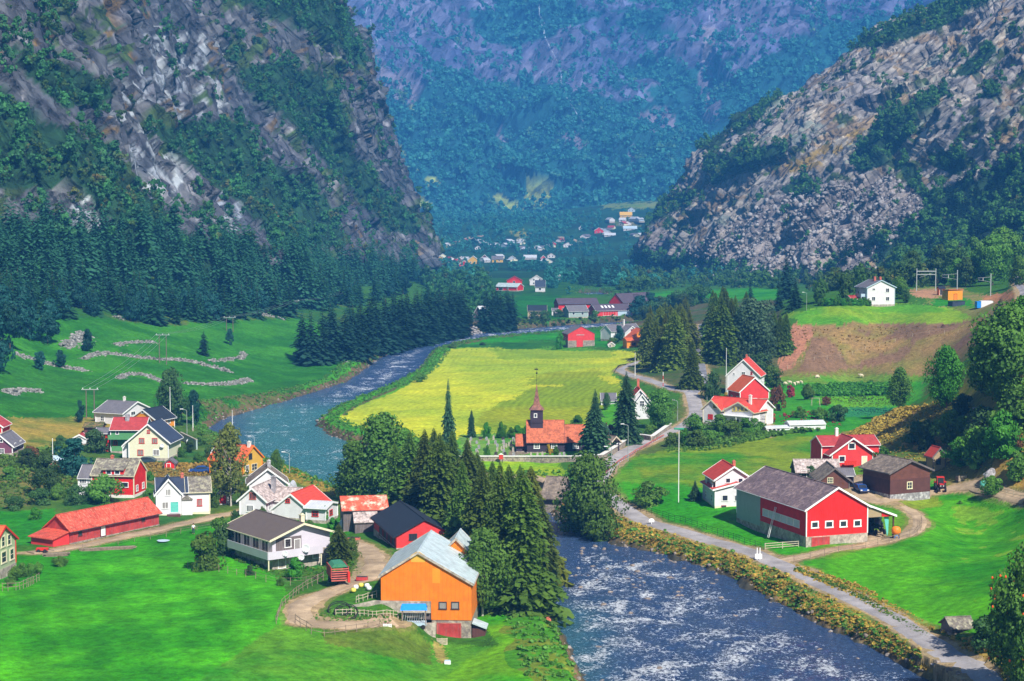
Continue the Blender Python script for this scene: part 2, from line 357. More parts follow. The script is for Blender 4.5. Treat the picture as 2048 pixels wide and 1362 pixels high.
clad('tin_red_x', (.66, .085, .05), 'X', .9, .8, (.62, .27, .16), .55, .03)
clad('brown_metal', (.13, .10, .085), 'Y', .5, .2, None, .5, .04); clad('slate_blue', (.045, .06, .10), 'Y', .3, .3, None, .6); clad('black_roof', (.022, .03, .045), 'Y', .4, .3, (.05, .06, .08), .7)
clad('grey_roof', (.16, .15, .17), 'Y', .4, .4, (.24, .22, .24), .7); clad('violet_roof', (.10, .075, .10), 'X', .5, .5, (.16, .13, .15), .7); clad('light_roof', (.6, .62, .66), 'Y', .5, .3, None, .5)
clad('tin_pale', (.52, .60, .62), 'Y', .9, .55, (.28, .52, .52), .4, .03)
mossy('worn_sheet_roof', (.15, .105, .115), (.28, .2, .19), .56, .8, .7); mossy('moss_roof', (.15, .13, .11), (.30, .28, .20), .52, .9, 1.4); mossy('slate_roof', (.30, .24, .22), (.5, .42, .4), .5, .9, 1.8)
mossy('rust_roof', (.66, .10, .05), (.58, .48, .36), .56, .7, .8); mossy('turf_roof', (.05, .08, .02), (.2, .13, .05), .5, .95, 1.2); mossy('church_tiles', (.46, .115, .05), (.30, .075, .035), .58, .8, .8)
mossy('plank_roof', (.14, .11, .09), (.23, .18, .14), .5, .9, .8); mossy('spire_shingle', (.27, .11, .07), (.16, .07, .06), .5, .8, .8)
mossy('stone', (.34, .29, .22), (.22, .18, .16), .5, .9, 1.6); mossy('concrete', (.40, .35, .29), (.28, .24, .20), .55, .9, .5); mossy('wall_stone', (.17,.17,.15), (.36,.35,.34), .56, .9, .9); mossy('grey_stone', (.26, .25, .27), (.5, .5, .52), .56, .9, 1.2)
plain('white_paint', (.82, .82, .82), .55, var=.05); plain('cream_paint', (.72, .66, .46), .6, var=.1); plain('red_paint', (.60, .03, .02), .5, var=.15); plain('faded_red', (.5, .12, .09), .7, var=.3, scale=1.2)
plain('orange_paint', (.85, .22, .02), .5, var=.1); plain('teal_paint', (.12, .5, .42), .5, var=.1); plain('green_paint', (.05, .3, .18), .5, var=.1); plain('blue_plastic', (.02, .25, .75), .4, var=.15)
plain('dark_wood', (.05, .04, .045), .8, var=.3); plain('fence_wood', (.25, .19, .14), .9, var=.4); plain('pale_wood', (.5, .42, .32), .85, var=.3); plain('pole_metal', (.55, .6, .62), .4, .6, .1)
plain('pole_wood', (.16, .12, .1), .9, var=.3); plain('rubber', (.02, .02, .02), .8, var=.3); plain('car_blue', (.03, .09, .32), .25, .3, .05); plain('car_dark', (.05, .09, .12), .25, .3, .05); plain('tractor_green', (.02, .07, .05), .5, var=.2)
plain('iron', (.03, .03, .035), .6, .5, .2); plain('brick', (.5, .14, .09), .85, var=.3, scale=6); plain('chimney_white', (.72, .7, .66), .8, var=.1); plain('skin', (.55, .3, .2), .6, var=.05)
plain('cloth_white', (.7, .72, .75), .8, var=.05); plain('cloth_dark', (.04, .05, .08), .8, var=.1); plain('wool', (.68, .58, .42), .95, var=.15, scale=12); plain('sheep_skin', (.12, .09, .07), .8); plain('bark', (.11, .08, .06), .9, var=.35, scale=5); plain('birch_bark', (.5, .46, .4), .8, var=.4, scale=4)
plain('yellow_paint', (.75, .62, .1), .6, var=.1); plain('green_tarp', (.05, .22, .12), .6, var=.2); plain('orange_berries', (.8, .12, .02), .5); plain('marker_red', (.6, .05, .04), .6)
m, nt, b = new_mat('window_glass'); setin(b, 'Base Color', (.03, .035, .05, 1)); setin(b, 'Roughness', .12); setin(b, 'Specular IOR Level', .6); MAT['glass'] = m
m, nt, b = new_mat('curtained_glass'); v = coords(nt); nt.links.new(ramp(nt, wave(nt, v, 3.0, 'X'), [(.3, (.05, .05, .06)), (.6, (.45, .42, .4))]), b.inputs['Base Color']); setin(b, 'Roughness', .2); MAT['curtain_glass'] = m
m, nt, b = new_mat('snow_white_water'); setin(b, 'Base Color', (.55, .62, .75, 1)); setin(b, 'Roughness', .6); nt.links.new(ramp(nt, noise(nt, geo(nt), .06, 5, .7), [(.42, (0,)*3), (.62, (.75,)*3)]), b.inputs['Alpha']); MAT['fall'] = m
# roads
def roadmat(name, col, var, track=0):
    m, nt, b = new_mat(name); v = geo(nt)
    n1 = noise(nt, v, .5, 5, .65); n2 = noise(nt, v, 6.0, 4, .7)
    c = ramp(nt, n1, [(.3, tuple(x*(1-var) for x in col)), (.7, tuple(x*(1+var) for x in col))])
    c = mixc(nt, .5, c, ramp(nt, n2, [(.3, (.6,)*3), (.7, (1.3,)*3)]), 'MULTIPLY')
    nt.links.new(c, b.inputs['Base Color']); c = mixc(nt, 1.0, c, ramp(nt, noise(nt, v, .16, 3, .6), [(.35, (.75,)*3), (.65, (1.2,)*3)]), 'MULTIPLY'); nt.links.new(c, b.inputs['Base Color']); setin(b, 'Roughness', .9); setin(b, 'Specular IOR Level', .15); bump(nt, b, n2, .02); MAT[name] = m
roadmat('asphalt', (.34, .315, .315), .15); roadmat('dirt', (.42, .31, .20), .25); roadmat('old_asphalt', (.2, .2, .23), .3)
# foliage
leafmat('spruce_green', (.05, .105, .014), (.18, .27, .035), (.22, .17, .04)); leafmat('blue_spruce', (.014, .072, .034), (.05, .17, .062)); leafmat('dark_fir', (.010, .040, .028), (.032, .10, .05))
leafmat('fir_green', (.035, .11, .05), (.11, .25, .10))
leafmat('leaf_mid', (.05, .125, .016), (.17, .34, .045)); leafmat('leaf_bright', (.05, .16, .015), (.20, .36, .04)); leafmat('leaf_dark', (.03, .08, .022), (.095, .20, .05)); leafmat('leaf_blue', (.008, .055, .045), (.03, .14, .09))
leafmat('leaf_rust', (.10, .04, .02), (.26, .11, .035)); leafmat('leaf_lush', (.03, .13, .01), (.12, .34, .03)); leafmat('leaf_hill', (.025, .075, .02), (.13, .27, .045), (.24, .20, .04), .12); leafmat('leaf_far', (.008, .09, .09), (.07, .33, .20), (.16, .30, .08), .035); leafmat('leaf_hill_left', (.012, .06, .026), (.09, .26, .065), (.17, .14, .04), .10)  # leaf_far has some of the distance haze mixed into its blue-green
leafmat('spruce_olive', (.07, .115, .014), (.25, .30, .035), (.28, .18, .05)); leafmat('bloom_red', (.25, .03, .03), (.6, .1, .08)); leafmat('field_grass', (.03, .20, .004), (.09, .36, .008)); leafmat('field_grass_dry', (.07, .22, .012), (.20, .34, .03)); leafmat('bloom_yellow', (.3, .25, .02), (.75, .5, .03)); leafmat('dry_grass', (.24, .16, .035), (.56, .37, .07)); leafmat('leaf_browned', (.09, .11, .02), (.22, .24, .05), (.30, .16, .05)); leafmat('willow_grey', (.04, .10, .05), (.14, .24, .11))
# ---------------------------------------------------------------- ground sheet
def fan(y0, y1, ky, us):
    ys = np.exp(np.linspace(math.log(y0), math.log(y1), ky)); X = np.outer(ys, us); Y = np.repeat(ys[:, None], len(us), 1)
    return X, Y
def gridfaces(r, c):
    i = np.arange(r*c).reshape(r, c)
    return np.stack([i[:-1, :-1].ravel(), i[:-1, 1:].ravel(), i[1:, 1:].ravel(), i[1:, :-1].ravel()], 1)
# log spacing wastes rows far away: mix two ranges
ysA = 1.0/np.linspace(1/158., 1/900., 720); ysB = 1.0/np.linspace(1/900., 1/3500., 200)[1:]
GY = np.concatenate([ysA, ysB]); GU = np.concatenate([np.linspace(-.46, -.31, 60)[:-1], np.linspace(-.31, .31, 900), np.linspace(.31, .46, 60)[1:]])
GX = np.outer(GY, GU); GYY = np.repeat(GY[:, None], len(GU), 1)
gx, gy = GX.ravel(), GYY.ravel()
hs = np.maximum(Hsmooth(gx, gy), .9)
rd = rivdist(gx, gy)
hs = hs+.22*fbm(gx/9, gy/9, gx*0, 3, 5)*sstep(2, 8, rd)+.05*vnoise(gx/1.3, gy/1.3, gx*0, 9)
gz = carve(hs, rd+.8*vnoise(gx/3.1, gy/3.1, gx*0, 21)+.7*vnoise(gx/1.1, gy/1.1, gx*0, 22))
PXg, PYg = proj(gx, gy, gz)
wn = rng.normal(0, 1, (2, len(gx))); jx = 12*fbm(gx/8, gy/8, gx*0, 4, 31)+4.0*wn[0]; jy = 5*fbm(gx/8, gy/8, gx*0+9, 4, 37)+1.6*wn[1]
JX, JY = PXg+jx*.7, PYg+jy*.7
gcol = np.zeros((len(gx), 3)); gcol[:] = (.045, .15, .012)
N1 = fbm(gx/14, gy/14, gx*0, 4, 41); N2 = fbm(gx/3, gy/3, gx*0, 4, 43); N3 = fbm(gx/45, gy/45, gx*0, 3, 47)
def paint(poly, col, var=None, soft=None, X=None, Y=None):
    m = inpoly(JX if X is None else X, JY if Y is None else Y, poly)
    c = np.array(col)[None, :]*np.ones((m.sum(), 1))
    if var is not None:
        t = np.clip(.5+.9*N1[m]+.35*N2[m], 0, 1)[:, None]; c = c*(1-t)+np.array(var)*t
    gcol[m] = c
    return m
G_LUSH, G_YEL, G_DRY, SOIL, BRN = (.022, .26, .008), (.10, .30, .010), (.30, .24, .05), (.34, .20, .12), (.30, .19, .08)
m = PXg > 2120; gcol[m] = (np.array((.05,.13,.02))[None]*(1+.6*np.clip(N1, -1, 1))[:, None])[m]
# whole left plain, village garden ground, near field
paint([(-900,560),(700,560),(700,1040),(-900,1100)], (.03,.13,.02), (.09,.15,.02))
paint([(-900,640),(180,635),(330,650),(470,640),(600,635),(760,690),(700,770),(560,800),(420,830),(0,850),(-900,850)], (.022,.15,.010), (.045,.22,.013))  # left meadow: cloud shade is put into its darker green
paint([(0,740),(120,735),(300,790),(600,760),(560,800),(420,832),(0,838)], (.02,.13,.010), (.035,.18,.012))
paint([(-300,838),(180,835),(240,850),(190,880),(60,905),(-300,905)], (.10,.17,.02), (.32,.24,.05))
paint([(-300,905),(140,905),(160,960),(60,1010),(-300,1010)], (.20,.17,.05), (.09,.13,.03))
paint([(260,930),(420,925),(430,965),(300,970),(265,955)], (.20,.16,.05), (.10,.14,.03))
paint([(590,938),(700,995),(690,1005),(640,985),(560,950)], (.36,.22,.04), (.20,.20,.03))
paint([(520,905),(600,945),(560,955),(500,925)], (.33,.22,.04), (.2,.2,.03))
paint([(-900,1070),(120,1105),(330,1065),(420,1050),(470,1100),(560,1160),(580,1190),(565,1290),(560,1420),(-900,1420)], (.028,.23,.004), (.06,.34,.006))
paint([(-900,1018),(120,1018),(100,1060),(60,1090),(-900,1085)], (.02,.20,.01), (.04,.25,.012))
paint([(560,1250),(860,1290),(1060,1290),(1160,1370),(560,1430),(330,1430),(440,1330)], (.035,.25,.010), (.09,.27,.015))
paint([(640,1262),(800,1258),(870,1295),(860,1330),(760,1310),(650,1285)], (.055,.17,.012), (.11,.17,.02))
paint([(940,1220),(1080,1215),(1100,1250),(1170,1430),(760,1430),(900,1340),(1000,1285)], (.04,.29,.005), (.13,.34,.008))
paint([(870,1290),(895,1292),(900,1325),(880,1325)], (.35,.28,.08))
paint([(440,1060),(640,1150),(700,1130),(700,1040),(560,1010),(470,1030)], (.025,.17,.01), (.05,.2,.012))
# churchyard, mown field and hay field
paint([(905,695),(1140,697),(1200,700),(1300,705),(1300,740),(1240,735),(1230,760),(1260,790),(1260,860),(1200,905),(1200,920),(920,920),(700,890),(625,850),(650,828),(700,806),(770,780),(830,748),(862,705)], (.06,.28,.012), (.11,.34,.012))
fld = [(895,700),(960,694),(1100,700),(1280,702),(1300,715),(1240,735),(1222,752),(1262,790),(1210,800),(1180,845),(1060,868),(960,868),(930,880),(720,878),(668,855),(655,838),(700,818),(790,785),(850,750),(862,718)]
m = inpoly(PXg+jx*.3, PYg+jy*.3, fld)
stripe = .5+.5*np.sin(rd*3.1+1.5*N1)
t = np.clip(.5+.8*N3+.35*N1, 0, 1)
hay = np.array((.54,.57,.03))[None]*(1-t[:, None])+np.array((.32,.44,.03))*t[:, None]
gcol[m] = (hay*(.93+.10*stripe[:, None]))[m]
dk = [(965,868),(950,835),(1010,805),(1060,775),(1050,760),(1090,745),(1200,738),(1230,760),(1265,795),(1215,800),(1190,842),(1060,868)]
m = inpoly(JX, JY, dk); s2 = .5+.5*np.sin(rd*2.9+1.5*N1)
gcol[m] = (np.array((.22,.32,.015))[None]*(.86+.24*s2[:, None])+np.array((.10,.04,0))*np.clip(N3+.3, 0, 1)[:, None])[m]
m = inpoly(JX, JY, [(980,700),(1100,698),(1230,702),(1220,715),(1100,722),(1000,718)]); gcol[m] = gcol[m]*.45+np.array((.12,.28,.015))*.55
for c in ([(1050,770),(1120,768),(1120,774),(1052,776)], [(1195,750),(1225,752),(1240,765),(1212,764)]): paint(c, (.50,.52,.03))
paint([(925,920),(1125,918),(1125,960),(1080,968),(930,962)], (.12,.34,.012), (.30,.42,.012))
paint([(915,870),(1030,868),(1035,906),(1060,915),(915,918)], (.03,.24,.015), (.14,.28,.05))
paint([(1020,900),(1060,895),(1060,910),(1010,915)], (.25,.2,.15))
paint([(905,672),(1140,662),(1240,658),(1240,697),(1130,690),(940,690)], (.018,.17,.012), (.03,.26,.012))
paint([(890,688),(1110,680),(1130,694),(905,697)], (.015,.11,.012), (.04,.17,.014))
# far left bank and beyond the river
paint([(930,640),(1130,640),(1300,625),(1300,650),(1130,652),(930,665)], (.09,.08,.03), (.16,.10,.05))
paint([(1030,585),(1120,590),(1120,638),(1050,640),(1025,625)], (.014,.12,.012), (.02,.17,.014))
paint([(1250,590),(1340,583),(1500,575),(1560,580),(1560,600),(1380,608),(1250,612)], (.02,.22,.014), (.05,.30,.014))
paint([(940,540),(1250,540),(1250,590),(940,590)], (.02,.10,.02), (.03,.13,.02))
m = (PYg < 556); gcol[m] = np.array((.018,.075,.03))[None]*(1+.5*np.clip(N3[m], -1, 1)[:, None])
paint([(1205,408),(1265,405),(1345,402),(1345,412),(1290,418),(1210,416)], (.24,.28,.06), (.14,.24,.04))
paint([(1225,443),(1290,441),(1280,452),(1235,456)], (.36,.26,.1), (.1,.16,.04)); paint([(1025,463),(1065,464),(1060,474),(1030,476)], (.26,.26,.05)); paint([(868,487),(905,485),(905,492),(870,493)], (.26,.3,.06))
# right bank and farm
paint([(1200,925),(1330,880),(1640,860),(1760,870),(1800,950),(2200,980),(2200,1430),(1960,1400),(1560,1120),(1240,1000)], (.035,.24,.012), (.11,.26,.014))
paint([(1240,905),(1460,885),(1600,862),(1660,880),(1620,935),(1520,960),(1430,975),(1300,965)], (.04,.22,.010), (.18,.26,.016))
paint([(1240,965),(1420,985),(1640,1080),(1610,1115),(1520,1105),(1260,1010)], (.03,.26,.005), (.06,.33,.006))
m = inpoly(PXg, PYg, [(-900,1070),(560,1070),(600,1250),(500,1420),(-900,1420)]); gcol[m] *= (1+.10*np.sin((gx*.85+gy*.30)*1.25+1.6*N1)+.10*np.sin((gx*.85+gy*.30)*.31+2*N3))[m][:, None]
near = [(1590,1130),(1700,1108),(1850,1062),(1840,1020),(1790,1000),(1960,985),(2200,1010),(2200,1430),(1990,1400),(1860,1290),(1700,1190)]
paint(near, (.028,.23,.004), (.075,.33,.006))
m = inpoly(JX, JY, [(1900,1010),(2060,1020),(2060,1160),(1950,1200),(1880,1120),(1910,1060)]) & (N1+.5*N2 > .45); gcol[m] = (.16,.33,.02)
m = inpoly(JX, JY, [(1790,1000),(1880,990),(1880,1010),(1810,1025)]); gcol[m] = gcol[m]*.4+np.array((.25,.24,.03))*.6
paint([(1660,880),(1700,860),(1790,820),(1850,770),(1960,720),(2200,640),(2200,985),(2048,992),(1960,975),(1790,955)], (.22,.19,.04), (.08,.16,.02))
m = inpoly(JX, JY, [(1690,872),(1790,822),(1900,800),(2048,860),(2048,980),(1960,940),(1780,880)]) & (N1+.4*N2 > .1); gcol[m] = (.42,.25,.07)
m = inpoly(JX, JY, [(1980,920),(2200,880),(2200,1000),(1990,975)]); gcol[m] = gcol[m]*.3+np.array((.45,.28,.07))*.7
# garden, crop plots, pasture
paint([(1520,750),(1850,742),(1850,800),(1700,862),(1560,860),(1500,850)], (.03,.24,.014), (.06,.30,.014))
paint([(1545,735),(1960,735),(1850,765),(1560,768)], (.07,.26,.015), (.15,.24,.03))
paint([(1640,790),(1790,788),(1800,812),(1700,818),(1640,805)], (.16,.38,.012), (.10,.34,.01))
paint([(1672,818),(1790,815),(1780,828),(1680,836)], (.03,.22,.08), (.02,.16,.05))
# slope under the white house
paint([(1580,630),(1960,632),(2000,648),(1900,752),(1540,752),(1545,730),(1588,650)], BRN, (.17,.17,.04))
m = inpoly(JX, JY, [(1580,648),(1632,650),(1610,700),(1560,752),(1538,735)]); gcol[m] = (.42,.19,.12)
m = inpoly(JX, JY, [(1640,650),(1960,640),(1940,700),(1800,720),(1700,742),(1590,748)]) & (N1 > .1); gcol[m] = (.22,.13,.08)
paint([(1560,628),(1700,606),(1850,606),(1960,632),(1900,646),(1600,648)], (.09,.30,.015), (.20,.33,.02))
paint([(1820,575),(1900,572),(2030,605),(2060,640),(1960,634),(1860,606)], (.30,.22,.10), (.14,.2,.03))
paint([(1822,580),(1890,578),(1900,590),(1860,596),(1826,596)], (.45,.24,.14)); paint([(1855,598),(1935,598),(1950,612),(1880,612)], (.03,.24,.015))
paint([(1960,590),(2040,585),(2040,606),(1965,604)], (.42,.2,.1))
paint([(1290,600),(1420,600),(1560,600),(1570,700),(1540,760),(1400,800),(1300,770),(1240,735),(1290,700)], (.05,.11,.02), (.12,.10,.05))
paint([(1360,800),(1420,800),(1430,880),(1340,900),(1200,930),(1210,900),(1300,850)], (.05,.14,.02), (.1,.14,.03))
# banks: stones at the water's edge, tawny grass above it
b1 = (rd > -4) & (rd < 2.0); b2 = (rd >= 1.2) & (rd < 7+2*N1)
st = N2 > -.1
gcol[b1 & st] = (.15,.11,.06); gcol[b1 & ~st] = (.10,.08,.04)
rb = PXg > np.where(PYg > 1100, 1190, 1080)
gcol[b2 & rb & (PYg > 1000)] = (np.array((.40,.25,.05))[None]*(1+.5*np.clip(N2, -1, 1))[:, None])[b2 & rb & (PYg > 1000)]
u = b2 & ~rb & (PYg > 1200); gcol[u] = np.where((N2[u] > .15)[:, None], np.array((.14,.20,.02)), np.array((.06,.24,.012)))
gcol[b2 & ~rb & (PYg < 830) & (N1 > -.2)] = (.12,.12,.04)
fmix = (rd > 2) & (rd < 6) & (PXg > 600) & (PXg < 900) & (PYg > 700) & (PYg < 900)
gcol[fmix] = (.06,.30,.012)
e_ = (rd > .6) & (rd < 4) & rb & (PYg > 1040) & (PXg > 1190); gcol[e_] = np.where((N2[e_] > -.2)[:, None], np.array((.34,.22,.05)), np.array((.10,.15,.03)))
gcol[(rd < 0)] = (.06,.06,.05)
# ---------------------------------------------------------------- river surface
def water_obj(name, x0, x1, y0, y1, step, label):
    xs = np.arange(x0, x1, step); ys = np.arange(y0, y1, step); X, Y = np.meshgrid(xs, ys); x, y = X.ravel(), Y.ravel()
    d = rivdist(x, y); keep = d < 5
    px, py = proj(x, y, 0*x)
    rap = sstep(1000, 1150, py)*.9+sstep(700, 620, px)*0+sstep(560, 700, px)*sstep(870, 800, py)*1.0
    rap = np.maximum(rap, .5*sstep(430, 520, px)*(py < 1000))*(.25+.75*sstep(0, 9, -d))+.5*np.exp(-((px-1200)/110)**2)*sstep(1080, 1180, py)
    sh = sstep(470, 560, px)*sstep(790, 850, py)*(py < 1000)*1.0+sstep(420, 500, px)*sstep(760, 840, py)*.5*(py < 1000)
    sh = np.clip(sh, 0, 1)+.55*np.exp(-((px-1150)/70)**2)*sstep(1180, 1250, py)+.45*np.exp(-((px-1130)/40)**2)*sstep(1040, 1080, py)*0
    z = (.16*vnoise(x/1.5, y/2.4, x*0, 61)+.09*vnoise(x/.7, y/1.1, x*0, 62)+.12*vnoise(x/4, y/5, x*0, 63))*(.25+.9*np.clip(rap, 0, 1))
    f = gridfaces(len(ys), len(xs)); f = f[keep[f].any(1)]
    used = np.unique(f); ren = np.full(len(x), -1); ren[used] = np.arange(len(used))
    me = raw_mesh(name, np.stack([x, y, z], 1)[used], ren[f]); vcol(me, np.stack([np.clip(sh, 0, 1), np.clip(rap, 0, 1), x*0], 1)[used])
    tag(obj(name, me, MAT['water'], smooth=True), label, kind='structure')
water_obj('river', -150, 80, 160, 900, .75, 'fast blue river with white riffles winding down the valley')
water_obj('far_river', 10, 130, 880, 1300, 3, 'short far reach of the river beyond the farms')
# ---------------------------------------------------------------- ribbons: roads and paths laid over the ground
def smooth_line(pts, step):
    p = [Vector(q) for q in pts]; out = []
    for i in range(len(p)-1):
        a, b, c, d = p[max(i-1, 0)], p[i], p[i+1], p[min(i+2, len(p)-1)]
        n = max(2, int((c-b).length/step))
        for k in range(n):
            t = k/n; out.append(.5*((2*b)+(c-a)*t+(2*a-5*b+4*c-d)*t*t+(3*b-a-3*c+d)*t**3))
    return out+[p[-1]]
ROADS = []
RZ = []
def ribbon(name, pix, width, mat, label, lift=.06, nw=6, rough_edge=.0, z0=None):
    w3 = [Vector(hit(a, b)) for a, b in pix]
    ln = smooth_line(w3, 1.5); V = []
    for i, p in enumerate(ln):
        a, b = ln[max(0, i-1)], ln[min(len(ln)-1, i+1)]; t = Vector((b.x-a.x, b.y-a.y, 0)).normalized(); s = Vector((t.y, -t.x, 0))
        jit = [1+rough_edge*rnd.uniform(-1, 1)*2, 1+rough_edge*rnd.uniform(-1, 1)*2]
        for k in range(nw+1):
            q = p+s*width*((k/nw)-.5)*(jit[0] if k < nw/2 else jit[1])
            V.append((q.x, q.y))
    V = np.array(V); h = np.maximum(Hsmooth(V[:, 0], V[:, 1]), .9); h = h+.22*fbm(V[:, 0]/9, V[:, 1]/9, V[:, 0]*0, 3, 5)
    h = h.reshape(-1, nw+1); mid = h[:, nw//2:nw//2+1]; h = np.maximum(h+lift, mid*.5+h*.5+lift)
    h[:, 0] -= lift+.35; h[:, -1] -= lift+.35
    ROADS.append((np.array([(p.x, p.y) for p in ln]), width)); RZ.append(h[:, nw//2].copy())
    P = np.concatenate([V, h.reshape(-1, 1)], 1)
    r = len(ln); me = raw_mesh(name, P, gridfaces(r, nw+1)[:, ::-1])
    o = obj(name, me, mat, smooth=False)
    return tag(o, label, kind='structure')
ribbon('road', [(2010,1430),(1945,1362),(1900,1318),(1800,1246),(1700,1193),(1600,1148),(1500,1107),(1400,1075),(1300,1046),(1245,1014),(1215,990),(1185,975)], 4.6, MAT['asphalt'], 'narrow asphalt road along the right bank', .10)
ribbon('church_road', [(1180,972),(1198,955),(1215,932),(1250,905),(1290,885),(1335,866),(1372,850),(1392,830),(1388,800),(1380,782)], 5.0, MAT['asphalt'], 'grey road climbing past the churchyard wall', .12)
ribbon('upper_road', [(1380,786),(1340,776),(1300,762),(1262,751),(1240,742),(1252,733),(1290,722)], 4.0, MAT['asphalt'], 'road curving round the edge of the mown field', .14)
ribbon('grove_road', [(1384,786),(1402,772),(1402,745),(1396,715),(1392,690),(1400,665),(1406,648)], 4.6, MAT['old_asphalt'], 'shaded road climbing between the spruce groves', .16)
ribbon('farm_lane', [(1545,1126),(1600,1115),(1700,1096),(1790,1076),(1832,1058),(1838,1038),(1815,1018),(1790,1006),(1768,1000),(1810,993),(1870,984),(1940,972),(1990,980),(2060,996)], 3.0, MAT['dirt'], 'pale gravel lane round the farmyard', .09, rough_edge=.08)
ribbon('yard', [(1700,955),(1715,975),(1735,995),(1770,1003)], 5.0, MAT['dirt'], 'gravel yard between the sheds', .07, rough_edge=.1)
ribbon('village_lane', [(60,1106),(120,1098),(200,1084),(300,1064),(370,1048),(410,1038),(450,1028),(500,1018),(520,1006)], 3.0, MAT['dirt'], 'pale dirt lane beside the long red barn', .09, rough_edge=.1)
ribbon('barn_yard', [(690,1086),(720,1095),(745,1110),(748,1135),(735,1152),(700,1168),(650,1185),(615,1205),(598,1228),(620,1246),(700,1252),(790,1246)], 4.4, MAT['dirt'], 'dirt yard and track looping below the orange barn', .09, rough_edge=.12)
ribbon('meadow_path', [(930,966),(1000,962),(1060,964),(1095,975)], 2.0, MAT['dirt'], 'gravel path crossing the meadow to the bridge', .08)
ribbon('hill_road', [(2075,660),(2046,600),(2034,560),(2036,535),(2062,512)], 4.0, MAT['asphalt'], 'pale road on the hillside at the right edge', .2)
ribbon('garden_track', [(1532,876),(1540,862),(1535,850)], 2.0, MAT['dirt'], 'short gravel path beside the red roofed house', .08)
ribbon('tractor_track', [(1752,1062),(1748,1078),(1740,1088)], 3.0, MAT['dirt'], 'worn wheel tracks in front of the tractor shed', .05)
# embankments and worn verges beside the roads
for (pl, wd), hz_ in zip(ROADS, RZ):
    x0, x1, y0, y1 = pl[:, 0].min()-8, pl[:, 0].max()+8, pl[:, 1].min()-8, pl[:, 1].max()+8
    m = np.nonzero((gx > x0) & (gx < x1) & (gy > y0) & (gy < y1))[0]
    d = segdist(gx[m], gy[m], [tuple(q) for q in pl[::3]]+[tuple(pl[-1])])+.5*N2[m]+.3*N1[m]
    if wd >= 4:
        best = np.full(len(m), 1e9); zr_ = np.zeros(len(m))
        for q in range(0, len(pl), 2):
            e = (gx[m]-pl[q, 0])**2+(gy[m]-pl[q, 1])**2; u = e < best; best[u] = e[u]; zr_[u] = hz_[q]
        t = zr_-.16-np.maximum(0, d-wd/2-.5)*.75; t = np.where(d < wd/2+.2, t, np.minimum(t, np.where(rd[m] < 0, -1.0, rd[m]*1.15+.1))); u = d < wd/2+4.5; gz[m[u]] = np.maximum(gz[m[u]], t[u])
        u = m[(d > wd/2+.3) & (d < wd/2+4.5) & (rd[m] > .7) & (rd[m] < 9) & (PXg[m] > 1180) & (PYg[m] > 1000)]; gcol[u] = np.where((N1[u] > .1)[:, None], np.array((.12,.20,.03)), np.array((.38,.25,.05)))*(1+.4*np.clip(N2[u], -1, 1))[:, None]
    k = m[d < wd/2+.25]; gcol[k] = (.36,.27,.16)
    k = m[(d >= wd/2+.25) & (d < wd/2+1.0)]; gcol[k] = gcol[k]*.55+np.array((.22,.19,.07))*.45
gcol *= (1+.10*np.clip(N2, -1, 1))[:, None]
me = raw_mesh('ground', np.stack([gx, gy, gz], 1), gridfaces(len(GY), len(GU)))
vcol(me, gcol)
tag(obj('ground', me, MAT['ground_cover'], smooth=True), 'green valley floor with fields, gardens and river banks', kind='structure')
